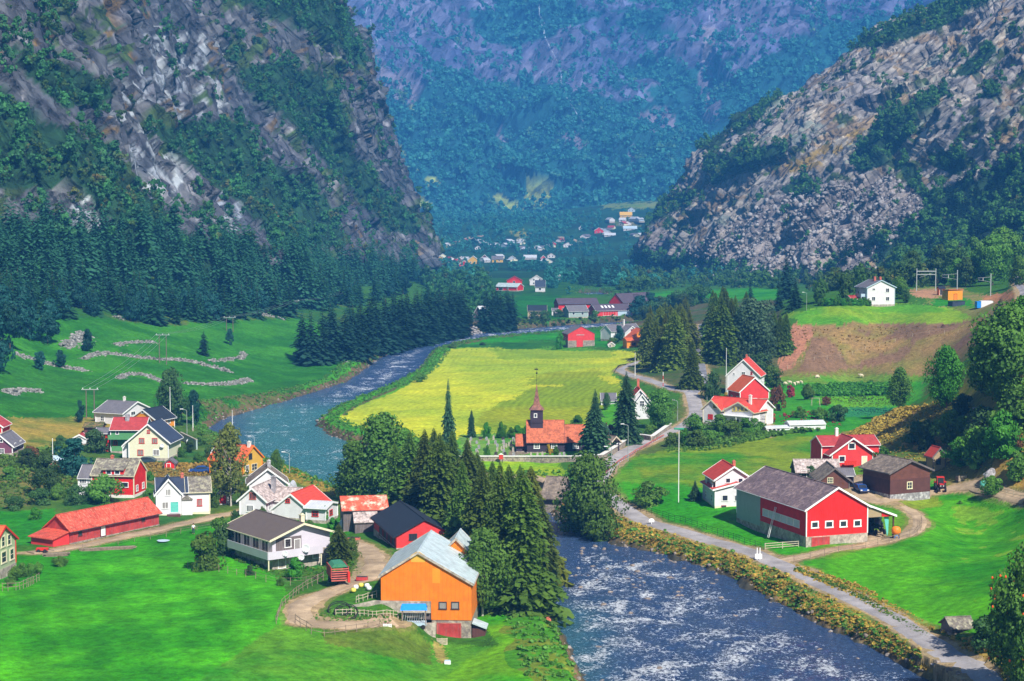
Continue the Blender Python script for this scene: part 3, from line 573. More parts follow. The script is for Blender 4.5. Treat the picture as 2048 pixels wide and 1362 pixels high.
# ---------------------------------------------------------------- mountains
def lerp_station(st, s):
    """st: list of (x, y, dx, dy, [(off, z)...]); s in station units (numpy)"""
    n = len(st); i = np.clip(np.floor(s).astype(int), 0, n-2); t = s-i; t = t*t*(3-2*t)*.35+t*.65
    return i, t
def sheet(name, st, ks, kt, tmax, seed, amps, mat, label, srange, dip=(1, 0)):
    s = np.interp(np.linspace(0, 1, ks), np.linspace(0, 1, len(srange)), srange)
    i, t = lerp_station(st, s)
    A = np.array([q[:4] for q in st]); prof = [np.array(q[4]) for q in st]
    base = A[i]*(1-t[:, None])+A[i+1]*t[:, None]; d = base[:, 2:4]; d = d/np.linalg.norm(d, axis=1)[:, None]
    w = np.linspace(0, 1, kt)*tmax
    offs = np.array([np.interp(w, np.arange(len(p)), p[:, 0]) for p in prof]); zs = np.array([np.interp(w, np.arange(len(p)), p[:, 1]) for p in prof])
    ker = np.ones(9)/9
    for q in range(len(prof)):
        offs[q, 4:-4] = np.convolve(offs[q], ker, 'same')[4:-4]; zs[q, 4:-4] = np.convolve(zs[q], ker, 'same')[4:-4]
    off = offs[i]*(1-t[:, None])+offs[i+1]*t[:, None]; z = zs[i]*(1-t[:, None])+zs[i+1]*t[:, None]
    X = base[:, 0:1]+d[:, 0:1]*off; Y = base[:, 1:2]+d[:, 1:2]*off; P = np.stack([X, Y, z], 2)
    du = np.gradient(P, axis=0); dv = np.gradient(P, axis=1); n = np.cross(du, dv); n /= np.linalg.norm(n, axis=2)[..., None]+1e-9
    f = P.reshape(-1, 3); nn = n.reshape(-1, 3)
    if (nn[:, 2].mean()) < 0: nn = -nn
    disp = 0
    for kind, sc, a in amps:
        q = f/sc; al, ac = (q[:, 0]*dip[0]+q[:, 2]*dip[1]), (-q[:, 0]*dip[1]+q[:, 2]*dip[0])
        if kind == 'f': disp = disp+a*fbm(q[:, 0], q[:, 1], q[:, 2], 4, seed+int(sc))
        elif kind == 'd':   # slanting ledges
            r = ac+.15*q[:, 1]+.6*fbm(f[:, 0]/90, f[:, 1]/90, f[:, 2]/90, 3, seed+3)
            disp = disp+a*((r % 1)**.7)*(.6+.6*vnoise(f[:, 0]/60, f[:, 1]/60, f[:, 2]/60, seed+4))
        else:
            wv = .2*fbm(q[:, 0], q[:, 1], q[:, 2], 2, seed+90)
            disp = disp+a*crag(al*.38+wv, q[:, 1]*.7-wv, ac*1.15+wv, seed+int(sc)+7)
    fade = sstep(0, 14, f[:, 2]-np.repeat(z[:, 0:1], kt, 1).ravel())
    f2 = f+nn*(disp*fade)[:, None]
    return f2, nn, disp, (ks, kt), mat, label, name
L_ = [(0,-6),(6,12),(24,32),(52,56),(84,96),(118,150),(155,215),(225,290),(330,350),(520,430)]
Ln = [(0,-6),(7,22),(24,52),(38,95),(50,140),(64,188),(88,236),(150,300),(240,370),(420,470)]
LEFT = [(-360,120,-1,.1,L_),(-262,400,-.92,.4,L_),(-172,545,-.8,.6,L_),(-128,650,-.76,.66,L_),(-108,780,-.8,.6,L_),(-90,1000,-.9,.4,L_),(-68,1280,-1,.2,Ln),(-66,1480,-1,0,Ln),(-88,1700,-.95,-.3,Ln),(-330,2050,-.5,-.8,Ln)]
R_t = [(0,-4),(12,10),(55,40),(104,78),(128,120),(175,152),(225,196),(290,240),(380,290),(620,380)]
R_s = [(0,0),(20,16),(60,44),(100,78),(140,112),(185,150),(240,190),(310,240),(400,300),(640,400)]
R_n = [(0,-4),(7,23),(34,59),(63,110),(111,144),(160,166),(205,205),(256,230),(320,248),(530,370)]
RIGHT = [(330,150,1,.1,R_s),(300,420,1,.2,R_s),(292,640,1,.3,R_s),(262,860,.95,.4,R_s),(226,1080,.9,.4,R_t),(188,1300,.9,.3,R_t),(140,1500,.97,.15,R_n),(116,1700,1,0,R_n),(150,1900,.95,-.3,R_n),(420,2300,.6,-.8,R_n)]
Bp = [(0,-25),(60,48),(330,150),(620,300),(880,480),(1080,680),(1330,900),(1650,1200),(2100,1450),(2700,1600)]
Bs = [(0,-10),(60,60),(250,200),(480,370),(720,580),(950,800),(1250,1050),(1600,1300),(2000,1500),(2600,1650)]
BACK = [(-1200,1500,-1,.2,Bs),(-1000,2100,-1,.35,Bs),(-640,2620,-.8,.6,Bs),(-330,2900,-.5,.85,Bs),(0,3080,0,1,Bp),(400,3100,.15,1,Bp),(800,2980,.4,.9,Bp),(1250,2600,.8,.6,Bs),(1500,2000,1,.3,Bs),(1600,1400,1,.1,Bs)]
ML = sheet('left_mountain', LEFT, 560, 330, 8.6, 100, [('f',90,9),('f',28,3.5),('c',34,5.0),('c',13,3.0),('c',6,1.3),('d',26,4.5)], 'rock_left', 'dark wooded rock wall rising left of the valley', [0,2,3,4,5,6,6.6,7,7.5,9], (.62,-.78))
MR = sheet('right_mountain', RIGHT, 640, 380, 8.6, 200, [('f',90,6),('f',24,1.6),('c',40,4.5),('c',15,2.6),('c',6,1.2),('d',34,6.0)], 'rock_right', 'grey rock ridge with scree falling to the right side', [0,2.5,3.5,4.2,5,5.6,6.3,7,7.6,9], (.80,.60))
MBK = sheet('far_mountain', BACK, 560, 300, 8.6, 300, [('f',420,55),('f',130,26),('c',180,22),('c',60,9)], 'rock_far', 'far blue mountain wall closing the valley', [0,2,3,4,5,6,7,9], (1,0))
def pieces(px, py, polys):
    r = np.zeros(px.shape, bool)
    for p in polys: r |= inpoly(px, py, p)
    return r
VL = [[(-400,440),(0,440),(90,430),(200,460),(330,450),(420,480),(520,530),(700,520),(760,540),(850,540),(880,640),(0,680),(-400,680)],
 [(-400,150),(0,180),(84,235),(168,269),(235,319),(260,361),(336,424),(361,462),(235,458),(168,378),(84,378),(-400,378)],
 [(8,76),(55,97),(231,168),(227,202),(126,218),(42,139)],[(466,139),(588,118),(672,176),(693,252),(714,319),(798,399),(840,470),(777,462),(630,302),(567,235),(483,176)],
 [(302,260),(420,235),(496,252),(525,315),(630,361),(672,420),(693,496),(546,496),(496,420),(378,328)],[(441,-20),(672,-20),(738,139),(700,120),(640,70),(504,25)]]
VR = [[(1679,99),(1794,45),(1897,0),(1990,-30),(2000,-10),(1897,49),(1773,92)],[(1465,263),(1535,197),(1634,115),(1675,90),(1683,103),(1592,164),(1527,230),(1477,271)],
 [(1403,312),(1580,284),(1568,312),(1424,370)],[(1699,312),(1765,230),(1814,206),(1864,173),(1897,181),(1827,263),(1773,329),(1716,349)],[(1798,329),(1827,325),(1856,382),(1847,399),(1814,370)],
 [(1897,156),(1979,82),(1995,99),(1954,148)],[(1954,197),(1995,156),(2004,197)],[(1856,304),(1938,296),(1921,354),(1856,329)],
 [(1847,387),(1905,370),(2048,304),(2300,250),(2300,560),(1897,560),(1749,530),(1753,473),(1843,444)],[(1270,411),(1395,378),(1395,399),(1305,444),(1270,473)],[(1250,505),(1420,515),(1500,548),(1900,548),(1900,600),(1250,600)],[(1560,380),(1600,350),(1640,385),(1590,400)]]
TAL = [[(1352,512),(1543,395),(1650,368),(1773,338),(1847,403),(1843,448),(1753,510),(1680,565),(1444,565)],[(1280,440),(1350,470),(1360,520),(1300,520)]]
def finish(M, colf):
    f, nn, disp, (ks, kt), mat, label, name = M
    px, py = proj(*f.T); col = colf(f, nn, disp, px, py)
    fc = gridfaces(ks, kt)
    me = raw_mesh(name, f, fc); vcol(me, col)
    a, b, c = f[fc[1000][0]], f[fc[1000][1]], f[fc[1000][2]]
    if np.cross(b-a, c-a)[2] < 0: me.flip_normals()
    tag(obj(name, me, MAT[mat]), label, kind='structure')
def rockcol(f, seed, base, alt, purple):
    n1 = fbm(f[:, 0]/40, f[:, 1]/40, f[:, 2]/25, 4, seed); n2 = fbm(f[:, 0]/9, f[:, 1]/9, f[:, 2]/14, 4, seed+5); n3 = fbm(f[:, 0]/5, f[:, 1]/5, f[:, 2]/22, 3, seed+8)
    t = np.clip(.5+.8*n1, 0, 1)[:, None]; c = np.array(base)*(1-t)+np.array(alt)*t
    t = np.clip(n2*1.2, 0, 1)[:, None]; c = c*(1-t)+np.array(purple)*t
    return c*(1+.35*n3)[:, None], n1, n2, n3
def colL(f, nn, disp, px, py):
    c, n1, n2, n3 = rockcol(f, 400, (.095,.11,.14), (.155,.16,.18), (.07,.075,.10))
    streak = ((px-340)/120)**2+((py-170)/130)**2 < 1+.6*n1
    s2 = ((px-300)/70)**2+((py-340)/60)**2 < 1
    s3 = ((px-200)/60)**2+((py-420)/40)**2 < 1; s4 = ((px-460)/30)**2+((py-400)/70)**2 < 1
    m = (streak | s2 | s3 | s4) & (n3 > .12); c[m] = (.40,.46,.53)
    m = (n3 > .62); c[m] = (.26,.27,.32)
    moss = (n1+.6*n2 > .45); c[moss] = (.06,.11,.03); m = (n2 > .55) & (n1 < .1) & (n1 > -.2); c[m] = (.19,.13,.05)
    v = pieces(px, py, VL); c[v] = (.02,.07,.03)
    c[py > 600] = (.02,.06,.02)
    return c
def colR(f, nn, disp, px, py):
    c, n1, n2, n3 = rockcol(f, 500, (.34,.325,.32), (.45,.41,.35), (.25,.24,.245))
    m = (n1 > .35) & (n2 > 0); c[m] = (.30,.34,.30)
    orange = (fbm(f[:, 0]/22+5, f[:, 1]/22, f[:, 2]/10, 3, 540) > .42); c[orange] = (.33,.25,.16)
    moss = (fbm(f[:, 0]/18, f[:, 1]/18+3, f[:, 2]/10, 3, 560) > .5); c[moss] = (.07,.11,.03)
    m = inpoly(px, py, [(1570,330),(1650,290),(1720,255),(1740,262),(1620,340),(1585,350)]) & (n2 > -.3); c[m] = (.38,.27,.07)
    t = pieces(px, py, TAL); c[t] = np.array((.31,.28,.275))*(1+.3*n2[t])[:, None]
    v = pieces(px, py, VR); c[v] = (.02,.06,.025)
    top = inpoly(px, py, [(1280,470),(1390,360),(1470,255),(1640,100),(1900,-20),(1650,-20),(1250,400)]) & (nn[:, 2] > .75); c[top] = (.03,.07,.02)
    return c
FWATER = [(1070,-40),(1078,22),(1089,74),(1119,137),(1124,170),(1134,197),(1160,237),(1166,262)]
CLR = [[(757,250),(778,262),(800,297),(812,310),(770,296)],[(796,372),(830,386),(874,414),(848,421),(800,396)],[(1056,367),(1119,367),(1104,392),(1078,415),(1050,400)],[(981,390),(1010,392),(1052,423),(1012,425)],[(815,212),(830,212),(833,228),(818,232)],[(848,355),(874,352),(878,368),(852,372)],[(830,336),(848,334),(846,346)]]
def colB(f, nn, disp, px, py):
    c, n1, n2, n3 = rockcol(f/6, 600, (.10,.125,.26), (.20,.19,.31), (.085,.095,.22))  # haze blue of the distance is painted into these rock and veg colours
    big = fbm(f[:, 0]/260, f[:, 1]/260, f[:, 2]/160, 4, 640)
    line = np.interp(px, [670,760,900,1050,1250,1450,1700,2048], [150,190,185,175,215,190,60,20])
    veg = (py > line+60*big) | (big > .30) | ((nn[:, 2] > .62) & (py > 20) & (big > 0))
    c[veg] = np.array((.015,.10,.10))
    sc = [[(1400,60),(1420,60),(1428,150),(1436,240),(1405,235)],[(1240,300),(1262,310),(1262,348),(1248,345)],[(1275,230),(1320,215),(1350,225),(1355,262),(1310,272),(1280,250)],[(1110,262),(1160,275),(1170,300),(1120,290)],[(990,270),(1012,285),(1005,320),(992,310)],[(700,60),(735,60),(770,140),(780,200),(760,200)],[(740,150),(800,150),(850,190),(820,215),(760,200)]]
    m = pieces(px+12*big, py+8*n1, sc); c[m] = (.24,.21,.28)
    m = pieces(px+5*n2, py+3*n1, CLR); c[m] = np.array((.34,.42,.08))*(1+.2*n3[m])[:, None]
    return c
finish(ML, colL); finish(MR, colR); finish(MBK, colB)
# ---------------------------------------------------------------- trees
def quads(cen, u, v):
    n = len(cen); V = np.empty((n, 4, 3)); V[:, 0] = cen-u-v; V[:, 1] = cen+u-v; V[:, 2] = cen+u+v; V[:, 3] = cen-u+v
    return V.reshape(-1, 3), np.arange(n*4).reshape(n, 4)
def rdir(r, n):
    d = r.normal(size=(n, 3)); return d/np.linalg.norm(d, axis=1)[:, None]
def leaves(r, cen, out, size):
    """one small leaf-spray face at each centre, roughly facing outwards"""
    n = len(cen); nn = out+.75*rdir(r, n); nn /= np.linalg.norm(nn, axis=1)[:, None]
    t = np.cross(nn, rdir(r, n)); t /= np.linalg.norm(t, axis=1)[:, None]+1e-9; b = np.cross(nn, t)
    s = size*r.uniform(.6, 1.35, n)[:, None]
    return quads(cen, t*s, b*s*r.uniform(.5, 1, n)[:, None])
def broad(seed, nc, nl, size, w=.36, lo=.16, top=1.0, shape=0, droop=0):
    r = np.random.default_rng(seed); cs, rs = [], []
    for q in range(nc):
        z = r.uniform(0, 1)**.85; a = r.uniform(0, 2*math.pi)
        prof = {0: math.sin(math.pi*min(.97, .12+.86*z))**.6, 1: (1-z)**.55*.95+.08, 2: math.sin(math.pi*(.2+.75*z))**.4*(1.05-.35*z)}[shape]
        rr = w*prof*r.uniform(.35, .95)*(.8+.3*math.sin(3*a+seed))
        cs.append((rr*math.cos(a), rr*math.sin(a), lo+(top-lo)*(z*.9+.03))); rs.append(w*r.uniform(.26, .46)*(.55+.45*prof))
    cs, rs = np.array(cs), np.array(rs)
    k = r.integers(0, nc, nl); d = rdir(r, nl); d[:, 2] *= .8
    cen = cs[k]+d*(rs[k]*r.uniform(.55, 1.05, nl)**.6)[:, None]
    if droop: cen[:, 2] -= droop*np.linalg.norm(cen[:, :2], axis=1)*r.uniform(0, 1, nl)
    cen[:, 2] = np.maximum(cen[:, 2], .03)
    o = d*.7+np.stack([cen[:, 0], cen[:, 1], (cen[:, 2]-.45)*.5], 1)/w*.6
    V, F = leaves(r, cen, o, size)
    me = raw_mesh('crown', V, F); return me
def conifer(seed, layers, nb, seg, w=.2, lo=.05, full=.8, droop=.35, size=1.0, top=1.0):
    r = np.random.default_rng(seed); cen, U, W = [], [], []
    for l in range(layers):
        t = (l+.5)/layers; z = lo+(top-lo)*t; R = w*((1-t)**full)*r.uniform(.72, 1.15)*(1+.18*math.sin(7*t+seed))+.006
        n = max(4, int(nb*(.45+.75*(1-t))))
        a0 = r.uniform(0, 6.28)
        for q in range(n):
            a = a0+2*math.pi*q/n+r.uniform(-.25, .25); rr = R*r.uniform(.7, 1.15); d = np.array([math.cos(a), math.sin(a), 0]); side = np.array([-d[1], d[0], 0])
            for k in range(seg):
                f = (k+.6)/seg; wd = rr*(.30 if seg < 4 else .17)*(1.15-.75*f)*size
                p = d*rr*f; p[2] = z+.02*(1-f)-droop*rr*f*f*r.uniform(.8, 1.2)+r.uniform(-.006, .006)
                dn = d*1.0+np.array([0, 0, -droop*1.3*f]); ln = rr/seg*.62
                tw = r.uniform(-.5, .5)
                cen.append(p); U.append(dn*ln); W.append((side*math.cos(tw)+np.array([0, 0, math.sin(tw)]))*wd)
                if seg > 3:     # hanging side sprays
                    for sgn in (-1, 1):
                        cen.append(p+side*sgn*wd*1.5-np.array([0, 0, wd*.7])); U.append((d*.55+side*sgn*.9+np.array([0, 0, -.6]))*max(ln*.7, wd*1.1)); W.append(np.array([0, 0, 1])*wd*.30+d*wd*.35)
    V, F = quads(np.array(cen), np.array(U), np.array(W))
    return raw_mesh('crown', V, F)
def trunkmesh(seed, h, r0, limbs=6, w=.3):
    rr = random.Random(seed); mb = MB(); mb.tube((0, 0, -.04), (0, 0, .25*h), r0, r0*.8, 7); mb.tube((0, 0, .25*h), (.01, .005, h), r0*.8, r0*.15, 7)
    for q in range(limbs):
        z = h*rr.uniform(.25, .75); a = rr.uniform(0, 6.28); mb.tube((0, 0, z), (w*.6*math.cos(a), w*.6*math.sin(a), z+rr.uniform(.08, .2)), r0*.38, r0*.08, 5)
    return mb.mesh('trunk')
PROTO = {}
def variants(key, fn, mat, tfn, tmat, n=3):
    PROTO[key] = [(fn(s*17+len(PROTO)*5+1), MAT[mat], tfn(s), MAT[tmat]) for s in range(n)]
variants('sp_hi', lambda s: conifer(s, 46, 15, 6, .25, .02, .68), 'spruce_green', lambda s: trunkmesh(s, .9, .014, 0), 'bark', 4)
variants('sp_olive', lambda s: conifer(s+9, 44, 15, 6, .26, .02, .62), 'spruce_olive', lambda s: trunkmesh(s, .9, .014, 0), 'bark', 3)
variants('sp_col', lambda s: conifer(s, 46, 14, 5, .205, .02, .7, .45), 'fir_green', lambda s: trunkmesh(s, .9, .014, 0), 'bark', 2)
variants('sp_mid', lambda s: conifer(s, 24, 10, 3, .22, .02, .75), 'dark_fir', lambda s: trunkmesh(s, .9, .014, 0), 'bark', 4)
variants('sp_lo', lambda s: conifer(s, 15, 8, 2, .22, .02, .8, .4, 1.25), 'blue_spruce', lambda s: trunkmesh(s, .9, .014, 0), 'bark', 5)
variants('bd_hi', lambda s: broad(s, 75, 11000, .0125, .40, .06), 'leaf_mid', lambda s: trunkmesh(s, .8, .022, 7), 'bark', 3)
variants('bd_bright', lambda s: broad(s, 60, 7500, .015, .40, .08), 'leaf_bright', lambda s: trunkmesh(s, .8, .018, 7), 'bark', 2)
variants('bd_lush', lambda s: broad(s, 75, 10000, .0135, .42, .05), 'leaf_lush', lambda s: trunkmesh(s, .8, .02, 7), 'bark', 2)
variants('bd_dark', lambda s: broad(s, 60, 8000, .0145, .42, .05), 'leaf_dark', lambda s: trunkmesh(s, .8, .02, 7), 'bark', 2)
variants('birch', lambda s: broad(s, 75, 8500, .0125, .32, .10, 1, 0, .5), 'leaf_mid', lambda s: trunkmesh(s, .9, .014, 9), 'birch_bark', 3)
variants('birch_thin', lambda s: broad(s+4, 48, 4200, .0125, .32, .16, 1, 0, .3), 'leaf_browned', lambda s: trunkmesh(s, .9, .014, 14), 'birch_bark', 1)
variants('willow', lambda s: broad(s, 70, 11000, .0125, .40, .03, 1, 0, .5), 'willow_grey', lambda s: trunkmesh(s, .8, .02, 7), 'bark', 1)
variants('bd_mid', lambda s: broad(s, 32, 2200, .026, .40, .05), 'leaf_blue', lambda s: trunkmesh(s, .7, .02, 4), 'bark', 3)
variants('bd_hill', lambda s: broad(s, 32, 2200, .026, .40, .05), 'leaf_hill', lambda s: trunkmesh(s, .7, .02, 4), 'bark', 3)
variants('bush', lambda s: broad(s, 30, 3200, .03, .62, -.05, .98), 'leaf_mid', lambda s: trunkmesh(s, .4, .03, 5, .6), 'bark', 3)
variants('bush_dark', lambda s: broad(s, 30, 3200, .03, .62, -.05, .98), 'leaf_dark', lambda s: trunkmesh(s, .4, .03, 5, .6), 'bark', 2)
variants('bush_bright', lambda s: broad(s, 30, 3200, .03, .62, -.05, .98), 'leaf_bright', lambda s: trunkmesh(s, .4, .03, 5, .6), 'bark', 2)
variants('bush_lush', lambda s: broad(s, 30, 3200, .03, .62, -.05, .98), 'leaf_lush', lambda s: trunkmesh(s, .4, .03, 5, .6), 'bark', 2)
variants('bush_rust', lambda s: broad(s, 26, 2600, .032, .62, -.05, .98), 'leaf_rust', lambda s: trunkmesh(s, .4, .03, 5, .6), 'bark', 1)
variants('bush_red', lambda s: broad(s, 10, 900, .06, .6, -.05, .98), 'bloom_red', lambda s: trunkmesh(s, .4, .03, 4, .6), 'bark', 1)
variants('bush_yellow', lambda s: broad(s, 10, 900, .06, .6, -.05, .98), 'bloom_yellow', lambda s: trunkmesh(s, .4, .03, 4, .6), 'bark', 1)
SNAME = {'sp': 'spruce_tree', 'bd': 'leafy_tree', 'bi': 'birch_tree', 'wi': 'willow_tree', 'bu': 'bush'}
_tn = [0]
def plant_at(key, loc, h, wf, label, group=None, name=None, trunk=True):
    _tn[0] += 1; v = PROTO[key]; cr, cm, tm, tmm = v[_tn[0]*7 % len(v)]
    nm = name or SNAME[key[:2]]
    r = empty(nm, loc, rnd.uniform(0, 6.28)); sxy = h*wf*rnd.uniform(.86, 1.18); r.scale = (sxy, sxy, h)
    tag(r, label, 'bush' if nm in ('bush',) else 'tree' if 'tree' in nm else nm.replace('_', ' '), group)
    obj('crown' if nm != 'bush' else 'foliage', cr, cm, r)
    if trunk: obj('trunk' if nm != 'bush' else 'stem', tm, tmm, r)
    return r
def plant(key, px, py, hpx, label, wf=1.0, group=None, name=None, sink=.1):
    """a tree whose foot stands at photograph pixel (px, py) and is hpx pixels tall there"""
    x, y, z = hit(px, py); s = FL/(y*CT+(CZ-z)*ST); return plant_at(key, (x, y, z-sink), hpx/s, wf, label, group, name)
# -- big trees between the orange barn and the river
G1 = 'spruces in the dense grove behind the orange barn'
for a in [(1045,1215,285,.95,'tall spruce at the river corner of the grove, its foot by a brown stump'),(1082,1185,205,1.05,'shorter wide spruce leaning over the rapids beside the orange barn'),(1000,1205,275,.95,'tall spruce in the grove, first behind the pale birch'),
          (1062,1150,215,.9,None),(1018,1130,205,1.0,None),(965,1150,225,.95,None),(925,1110,200,1.0,None),(985,1080,165,1.0,None),(880,1070,200,1.05,None),(935,1060,180,1.0,None),(850,1045,185,1.1,None),(905,1020,170,1.0,None),(1040,1085,165,.9,None),
          (820,1018,160,1.15,None),(868,1005,150,1.0,None),(790,1020,135,1.1,None),(955,1015,120,1.0,None)]:
    plant('sp_olive' if (a[0] % 3 == 0) else 'sp_hi', a[0], a[1], a[2]*rnd.uniform(.93, 1.04), a[4] or 'green spruce inside the dense grove between orange barn and churchyard', a[3]*1.05, G1)
plant('sp_col', 897, 985, 228, 'tall pointed blue-green fir rising above the grove left of the churchyard', .62)
plant('sp_col', 943, 874, 56, 'small slim spruce at the churchyard edge by the mown field', .95)
plant('birch', 764, 1000, 182, 'large bushy birch on the river bank left of the grove', 1.05)
plant('birch', 712, 1000, 125, 'lower leafy tree hanging over the river bend', 1.15)
plant('birch', 812, 1000, 150, 'leafy tree between the large birch and the spruces', .9)
plant('birch', 965, 1232, 185, 'light green birch against the right wall of the orange barn', .85)
plant('sp_col', 1190, 912, 134, 'pointed fir with hanging branches at the chancel end of the church', 1.2)
plant('sp_col', 1252, 888, 145, 'pointed fir beside the white house, second from the church', 1.2)
plant('bd_hi', 1178, 1075, 172, 'big round dark tree at the bridge in the middle of the valley', .98)
plant('bush', 1205, 1082, 75, 'low leafy bush under the big round tree by the water', .9); plant('bush', 1150, 1060, 60, 'leafy bush under the big round tree beside the bridge', .8)
plant('bd_hi', 1322, 858, 82, 'round dark green tree in front of the white house by the road', .95)
plant('birch_thin', 462, 1012, 172, 'tall thin birch with browned leaves in front of the yellow house', .8); plant('birch', 553, 955, 60, 'small bright tree on the river bank behind the white houses', .8)
# -- village trees, left
for a in [('bd_dark',92,992,92,.95,'dark rounded tree beside the tall flagpole'),('bd_mid',150,952,78,1.1,'dark blue-green tree left of the red house'),('bush_dark',190,905,48,.95,'round dark shrub beside the green house'),('bd_dark',120,905,36,1.0,'dark tree behind the red tarpaulin shed'),('bd_dark',55,935,40,1.1,'dark shrub tree near the left meadow'),
          ('bd_dark',345,852,118,.6,'dark slender tree behind the village flagpole'),('bd_mid',388,850,72,.6,'grey-green tree on the river bank near the flagpoles'),('bd_mid',160,845,46,.5,'small tree beside the power poles'),
          ('sp_mid',408,711,52,1.5,'lone cone shaped tree in the green meadow'),('bd_mid',460,690,34,.6,'small dark tree by the meadow boundary'),('bd_mid',176,703,46,.7,'bushy tree at the stone heap in the meadow'),
          ('bush',412,1138,76,.95,'big round bush at the corner of the bright field'),('bush_dark',452,1112,66,.8,'bushy apple tree behind the round bush'),('bush',485,1092,62,.75,'leafy bush beside the path to the chalet'),('bush',440,1080,48,.8,'leafy bush by the dirt lane'),
          ('bush',205,1005,58,.95,'large willow bush behind the long red barn'),('bush_dark',150,1010,42,.95,'dark bush left of the willow bush behind the barn'),('bush_yellow',278,990,22,.8,'yellow flowering bush beside the red house'),('bush_rust',215,975,44,.4,'orange leaved bush in front of the red house'),
          ('bush_dark',80,1010,36,1.2,'low dark bush under the flagpole'),('bush_rust',62,925,36,.7,'rust coloured shrub beside the red tarpaulin shed'),('bush',115,1000,34,.9,'green bush between flagpole and long barn'),
          ('bush_lush',590,1158,44,.7,'small round bush under the chalet balcony'),('bush_rust',520,1115,34,.6,'reddish garden shrub left of the chalet'),('bush',525,1040,28,.6,'narrow shrub in front of the white house gable'),('bush',430,1015,36,.5,'green shrub at the corner of the slate roofed house'),
          ('bush_lush',650,1045,34,.5,'bright creeper bush beside the white porch'),('bush',345,875,24,.9,'bush at the cream house corner'),('bush',400,890,28,1.0,'shrub behind the satellite dish'),('bush_lush',362,915,22,.8,'bush beside the small red shed'),
          ('bd_dark',380,905,26,1.0,'dark shrub near the river bend'),('bush_lush',330,1020,14,.9,'flowering bush left of the teal door'),('bush_lush',365,1025,13,.8,'flowering bush right of the teal door'),('bush',120,1133,22,1.1,'hedge bush beside the stacked timber')]:
    plant(a[0], a[1], a[2], a[3], a[5], a[4])
plant('sp_hi', 678, 1128, 84, 'low spreading spruce over the red trailer', 1.7)
plant('bush', 705, 1120, 48, 'leafy bush beside the spreading spruce', .6)
for i, (a, b, h) in enumerate([(30,1160,30),(45,1152,28),(60,1150,26),(75,1146,24),(20,1172,24)]): plant('bush', a, b, h, 'clipped hedge shrub in the row beside the pale green house', .8, 'hedge shrubs beside the pale green house')
# -- spruce wall along the far river bank
row = [(605,722,105),(622,730,118),(645,728,122),(668,722,118),(690,720,108),(705,716,118),(722,712,114),(738,709,120),(754,705,116),(770,702,118),(786,698,115),(802,695,118),(816,691,112),(830,688,112),(844,685,108),(858,682,108),(872,679,104),(886,676,104),(900,673,104),(914,670,104),(926,667,98),
       (660,700,105),(700,700,108),(745,695,112),(790,686,112),(835,678,106),(880,668,98),(770,688,104),(720,700,104),(812,682,104),(858,672,98),(905,662,92)]
for a, b, h in row: plant('sp_mid', a, b, h, 'dark spruce in the long wall of trees lining the left river bank', 1.25, 'spruces lining the left river bank')
for a, b, h in [(972,662,88),(985,664,95),(1000,665,95),(1014,663,92),(1025,660,80),(992,655,88)]: plant('sp_mid', a, b, h, 'dark spruce in the small clump beside the river, left of the far farms', 1.2, 'small spruce clump by the far farms')
# -- grove in the middle right
for a, b, h, k in [(1298,715,88,0),(1312,728,100,0),(1330,735,112,0),(1348,738,118,0),(1365,730,110,0),(1300,690,84,0),(1320,700,92,0),(1340,700,100,0),(1378,700,92,0),(1360,690,88,0),(1330,672,66,0),(1352,662,66,0),(1370,655,62,0)]:
    plant('sp_olive', a, b, h*rnd.uniform(.85, 1.05), 'spruce in the rusty-tipped grove left of the shaded road', 1.15, 'spruces left of the shaded road')
plant('sp_hi', 1384, 778, 98, 'lone spruce on the traffic island at the road fork', 1.1)
for a, b, h in [(1425,715,110),(1442,728,140),(1462,720,125),(1430,690,105),(1450,680,105),(1470,690,100),(1492,670,88),(1425,660,80),(1445,650,80)]: plant('sp_hi', a, b, h, 'spruce in the grove right of the shaded road', 1.1, 'spruces right of the shaded road')
plant('willow', 1508, 722, 132, 'broad grey-green willow at the edge of the brown slope', .95)
for a, b, h in [(1548,700,80),(1560,706,78),(1572,702,78)]: plant('sp_hi', a, b, h, 'dark spruce beside the willow at the brown slope', 1.1, 'spruces beside the willow')
